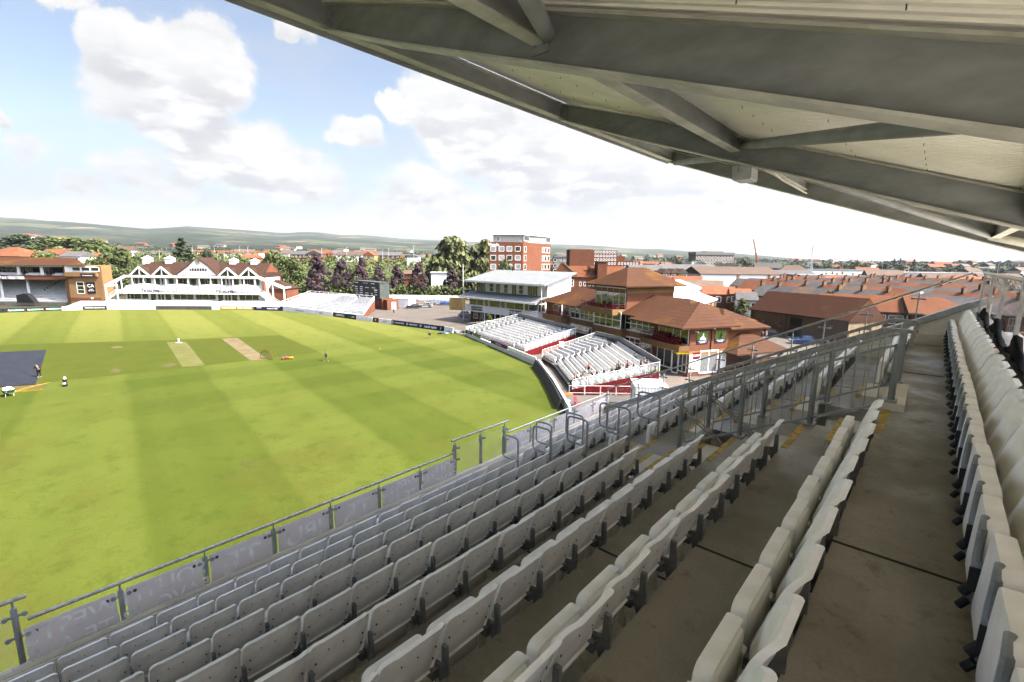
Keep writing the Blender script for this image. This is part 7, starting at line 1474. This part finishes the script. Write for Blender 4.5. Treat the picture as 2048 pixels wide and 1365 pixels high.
barrow(G(17, 792), 60, 'green wheelbarrow with a grey load beside the yellow hoses', 'wheelbarrow', 'wheelbarrow', mat('green_paint', (.03, .12, .06), .5), M_concl)
bg_ = empty('kit_bag', G(131, 773), 0.5, 'upright black and white kit bag standing alone on the grass', 'kit bag'); f = MB(); f.cyl(0, 0, .02, .85, .22, 10, .17); f.build('body', M_blackb, bg_, smooth=True); f = MB(); f.cyl(.02, 0, .85, 1.05, .14, 8, .10); f.box(-.12, .12, -.24, -.18, .3, .45); f.build('pocket', M_wp, bg_)
P = gp(533, 718.5); nt_ = empty('training_net', P, -.3, 'half round black net with orange rim beside the bare pitch', 'net'); f = MB(); arc = [(cos(t)*1.15, 0, sin(t)*1.35) for t in [pi*i/16 for i in range(17)]]; f.tube(arc, .035, 6); f.tube([(-1.15, 0, .03), (1.15, 0, .03)], .03, 6); f.build('rim', mat('orange_rim', (.35, .07, .02), .6), nt_)
f = MB()
for i in range(1, 16): x = -1.15+i*.144; z = 1.35*sqrt(max(0, 1-(x/1.15)**2)); f.tube([(x, 0, 0), (x, .35, z*.55), (x, 0, z)], .010, 4)
for j in range(1, 10): z = j*.14; x = 1.15*sqrt(max(0, 1-(z/1.35)**2)); f.tube([(-x, 0, z), (0, .4, z), (x, 0, z)], .010, 4)
f.build('netting', M_blackb, nt_)
rk = random.Random(8)
def kitpile(px, py, n, spread, cols, lab, grp):
    P = gp(px, py)
    for i in range(n):
        c = cols[i % len(cols)]; e = empty('kit_bag', P+V((rk.uniform(-1, 1)*spread, rk.uniform(-.6, .6)*spread*.7, 0)), rk.uniform(0, 3), lab, 'kit bag', grp)
        f = MB(); L = rk.uniform(.3, .48); f.tube([(-L, 0, .14), (-L*.9, 0, .16), (L*.9, 0, .16), (L, 0, .14)], .17, 10, rs=[.10, .17, .17, .10]); f.build('body', cloth(c), e, smooth=True); f = MB(); f.tube([(-.15, .03, .30), (-.1, .02, .42), (.1, .02, .42), (.15, .03, .30)], .02, 5); f.build('handle', M_black, e)
kitpile(899, 668, 9, 2.0, [(.10, .18, .24), (.05, .06, .07), (.35, .37, .38)], 'blue grey kit bag in the heap by the boundary corner', 'kit bags heaped by the boundary'); kitpile(915, 665, 12, 2.1, [(.12, .22, .28), (.04, .05, .06), (.40, .42, .42)], 'blue grey kit bag in the heap by the boundary corner', 'kit bags heaped by the boundary')
kitpile(581, 718, 5, .8, [(.45, .10, .02), (.40, .32, .02), (.05, .08, .35), (.3, .02, .05)], 'bright coloured kit bag on the grass right of the net', 'coloured bags beside the net')
f = MB(); P = gp(760, 699); f.tube([(P.x, P.y, 0), (P.x, P.y, .05), (P.x, P.y, .22)], .1, 8, rs=[.14, .13, .03]); thingmesh(f, 'marker_cone', M_yb, 'tiny yellow marker cone alone on the outfield', 'cone')
f = MB(); P = gp(358, 686)
for i in (-1, 0, 1): f.cyl(P.x+i*.11, P.y, 0, .71, .025, 6)
f.box(P.x-.16, P.x+.16, P.y-.02, P.y+.02, .70, .74); f.box(P.x-.5, P.x+.5, P.y-.15, P.y+.15, .0, .06); thingmesh(f, 'stumps', M_wp, 'white practice stumps at the far end of the green pitch', 'stumps')
# storage containers, sign, barriers, garden furniture
def container(P0, az, L, D, Hh, lab):
    B = Bld('storage_container', lab, 'container', P0, az, 'white storage containers'); B.box('body', M_wp, 0, L, 0, D, .1, Hh); B.box('roof', M_wp, -.06, L+.06, -.06, D+.06, Hh, Hh+.1)
    B.win(-.0, .0, 0, 0) if False else None
    f = MB()
    for i in range(int(L/.3)): f.box(.1+i*.3, .2+i*.3, -.04, 0, .2, Hh-.1)
    f.build('ribs', M_wp, B.e); f = MB(); f.extr([(-.02, D*.15, .2), (-.02, D*.45, .2), (-.02, D*.45, 2.1), (-.02, D*.15, 2.1)], (-.03, 0, 0)); f.build('door', M_concl, B.e)
    B.win(D*.6, D*.85, 1.1, 1.9, 1, 1, face='l', at=0, fr=.06, mp=M_paned); return B
container((11.9, 44.0), -6, 3.0, 3.0, 2.6, 'white cabin with pale roof below our stand beside the open stand')
B = Bld('storage_container', 'white container with a rounded top beside the scoreboard base', 'container', G(792, 614), -15, 'white storage containers'); B.box('body', M_wp, 0, 4.2, 0, 5, 0, 2.5); B.box('roof', M_wp, -.1, 4.3, -.1, 5.1, 2.5, 2.65)
P = G(899, 626); B = Bld('car_park_sign', 'large yellow sign board with dark lettering in the car park', 'sign', P, -12); L = B.fx(931, 620)[0]; M_syl = mat('sign_yellow', (.40, .29, .10), .6, .06, 1); B.box('panel', M_syl, 0, L, 0, .1, .8, 4.2); f = MB(); [f.box(x-.06, x+.06, .1, .22, 0, 4) for x in (.4, L-.4)]; f.build('post', M_galv, B.e)
for s, z in (('THIS SIDE', 3.8), ('NOT IN', 2.9), ('USE', 2.1), ('THANK YOU', 1.3)): B.text(s, .62, M_brickr, L/2, -.03, z, squash=.85)
f = MB(); A, C = G(930, 631), G(945, 634); f.box(A.x, A.x+1.2, A.y-.3, A.y+.3, 0, 1); thingmesh(f, 'salt_bin', M_yb, 'yellow bin beside the large yellow car park sign', 'bin')
for i in range(4):
    a = V((6.3+i*1.72, 50.0, 0)); e = empty('crowd_barrier', a, 0, f'red and white crowd barrier below the red stand wall, {ORD[i]} from left', 'barrier', 'crowd barriers below the open stand'); f = MB(); f.tube([(0, 0, .05), (0, 0, 1.05), (1.65, 0, 1.05), (1.65, 0, .05)], .025, 6); f.tube([(0, 0, .25), (1.65, 0, .25)], .02, 6); f.build('frame', M_wp, e); f = MB(); [f.tube([(.12+.14*k, 0, .25), (.12+.14*k, 0, 1.05)], .012, 4, cap=False) for k in range(11)]; f.build('bars', M_red, e)
def chair(P, rz, lab):
    e = empty('garden_chair', P, rz, lab, 'chair', 'pink garden chairs'); m = mat('pink_plastic', (.45, .06, .10), .5); f = MB(); f.box(-.22, .22, -.22, .22, .42, .46); f.build('seat', m, e); f = MB(); f.extr([(-.2, .2, .46), (.2, .2, .46), (.16, .27, .85), (-.16, .27, .85)], (0, .03, 0)); f.build('backrest', m, e)
    for sx in (-1, 1):
        for sy in (-1, 1): f = MB(); f.tube([(sx*.2, sy*.2, .44), (sx*.22, sy*.23, 0)], .015, 5); f.build('leg', m, e)
chair(V((6.6, 46.3, 0)), .4, 'pink garden chair with high back below the near wall end'); chair(V((6.5, 44.9, 0)), 2.0, 'pink garden chair, the lower of the two by the wall')
e = empty('round_table', V((5.9, 47.8, 0)), 0, 'small red and orange round table by the end of the boundary wall', 'table'); f = MB(); f.cyl(0, 0, .70, .74, .55, 16); f.build('table_top', M_orng, e); f = MB(); f.cyl(0, 0, 0, .70, .05, 8); f.cyl(0, 0, 0, .04, .3, 10); f.build('pedestal', M_galv, e)
gz_ = empty('gazebo', V((-7.2, 94.5, 0)), -.7, 'white gazebo frame with slanting canopy by the corner of the first open stand', 'gazebo')
for x in (0, 3):
    for y in (0, 3): f = MB(); f.tube([(x, y, 0), (x, y, 2.1)], .04, 6); f.build('leg', M_wp, gz_)
f = MB(); f.extr([(-2.5, -.2, 1.5), (3.2, -.2, 2.5), (3.2, 1.2, 2.5), (-2.5, 1.2, 1.5)], (0, 0, .06)); f.build('canopy', M_wp, gz_); f = MB(); [f.tube([(0, y, z), (3, y, z)], .03, 5) for y in (0, 3) for z in (.7, 1.4, 2.1)]; f.build('rail', M_wp, gz_)
f = MB(); f.box(-2, -.2, 0, 1, .0, .8); f.build('side_panel', MATS['pale_banner'], gz_)
for i, (x, y, t) in enumerate(((-8.2, 92.3, .3), (-6.6, 91.2, 1.2))):
    pass
# ---------------------------------------------------------------- the air
f = MB(); f.box(-9000, 9000, -400, 9500, -1.5, 620); hm = bpy.data.materials.new('haze'); hm.use_nodes = True; n_ = hm.node_tree; n_.nodes.remove(n_.nodes['Principled BSDF']); pv = n_.nodes.new('ShaderNodeVolumePrincipled'); pv.inputs['Color'].default_value = (.84, .91, 1, 1); pv.inputs['Density'].default_value = .000022; pv.inputs['Anisotropy'].default_value = .2
n_.links.new(pv.outputs[0], n_.nodes['Material Output'].inputs['Volume']); hz_ = f.build('haze', hm); tag(hz_, None, None, None, 'stuff')
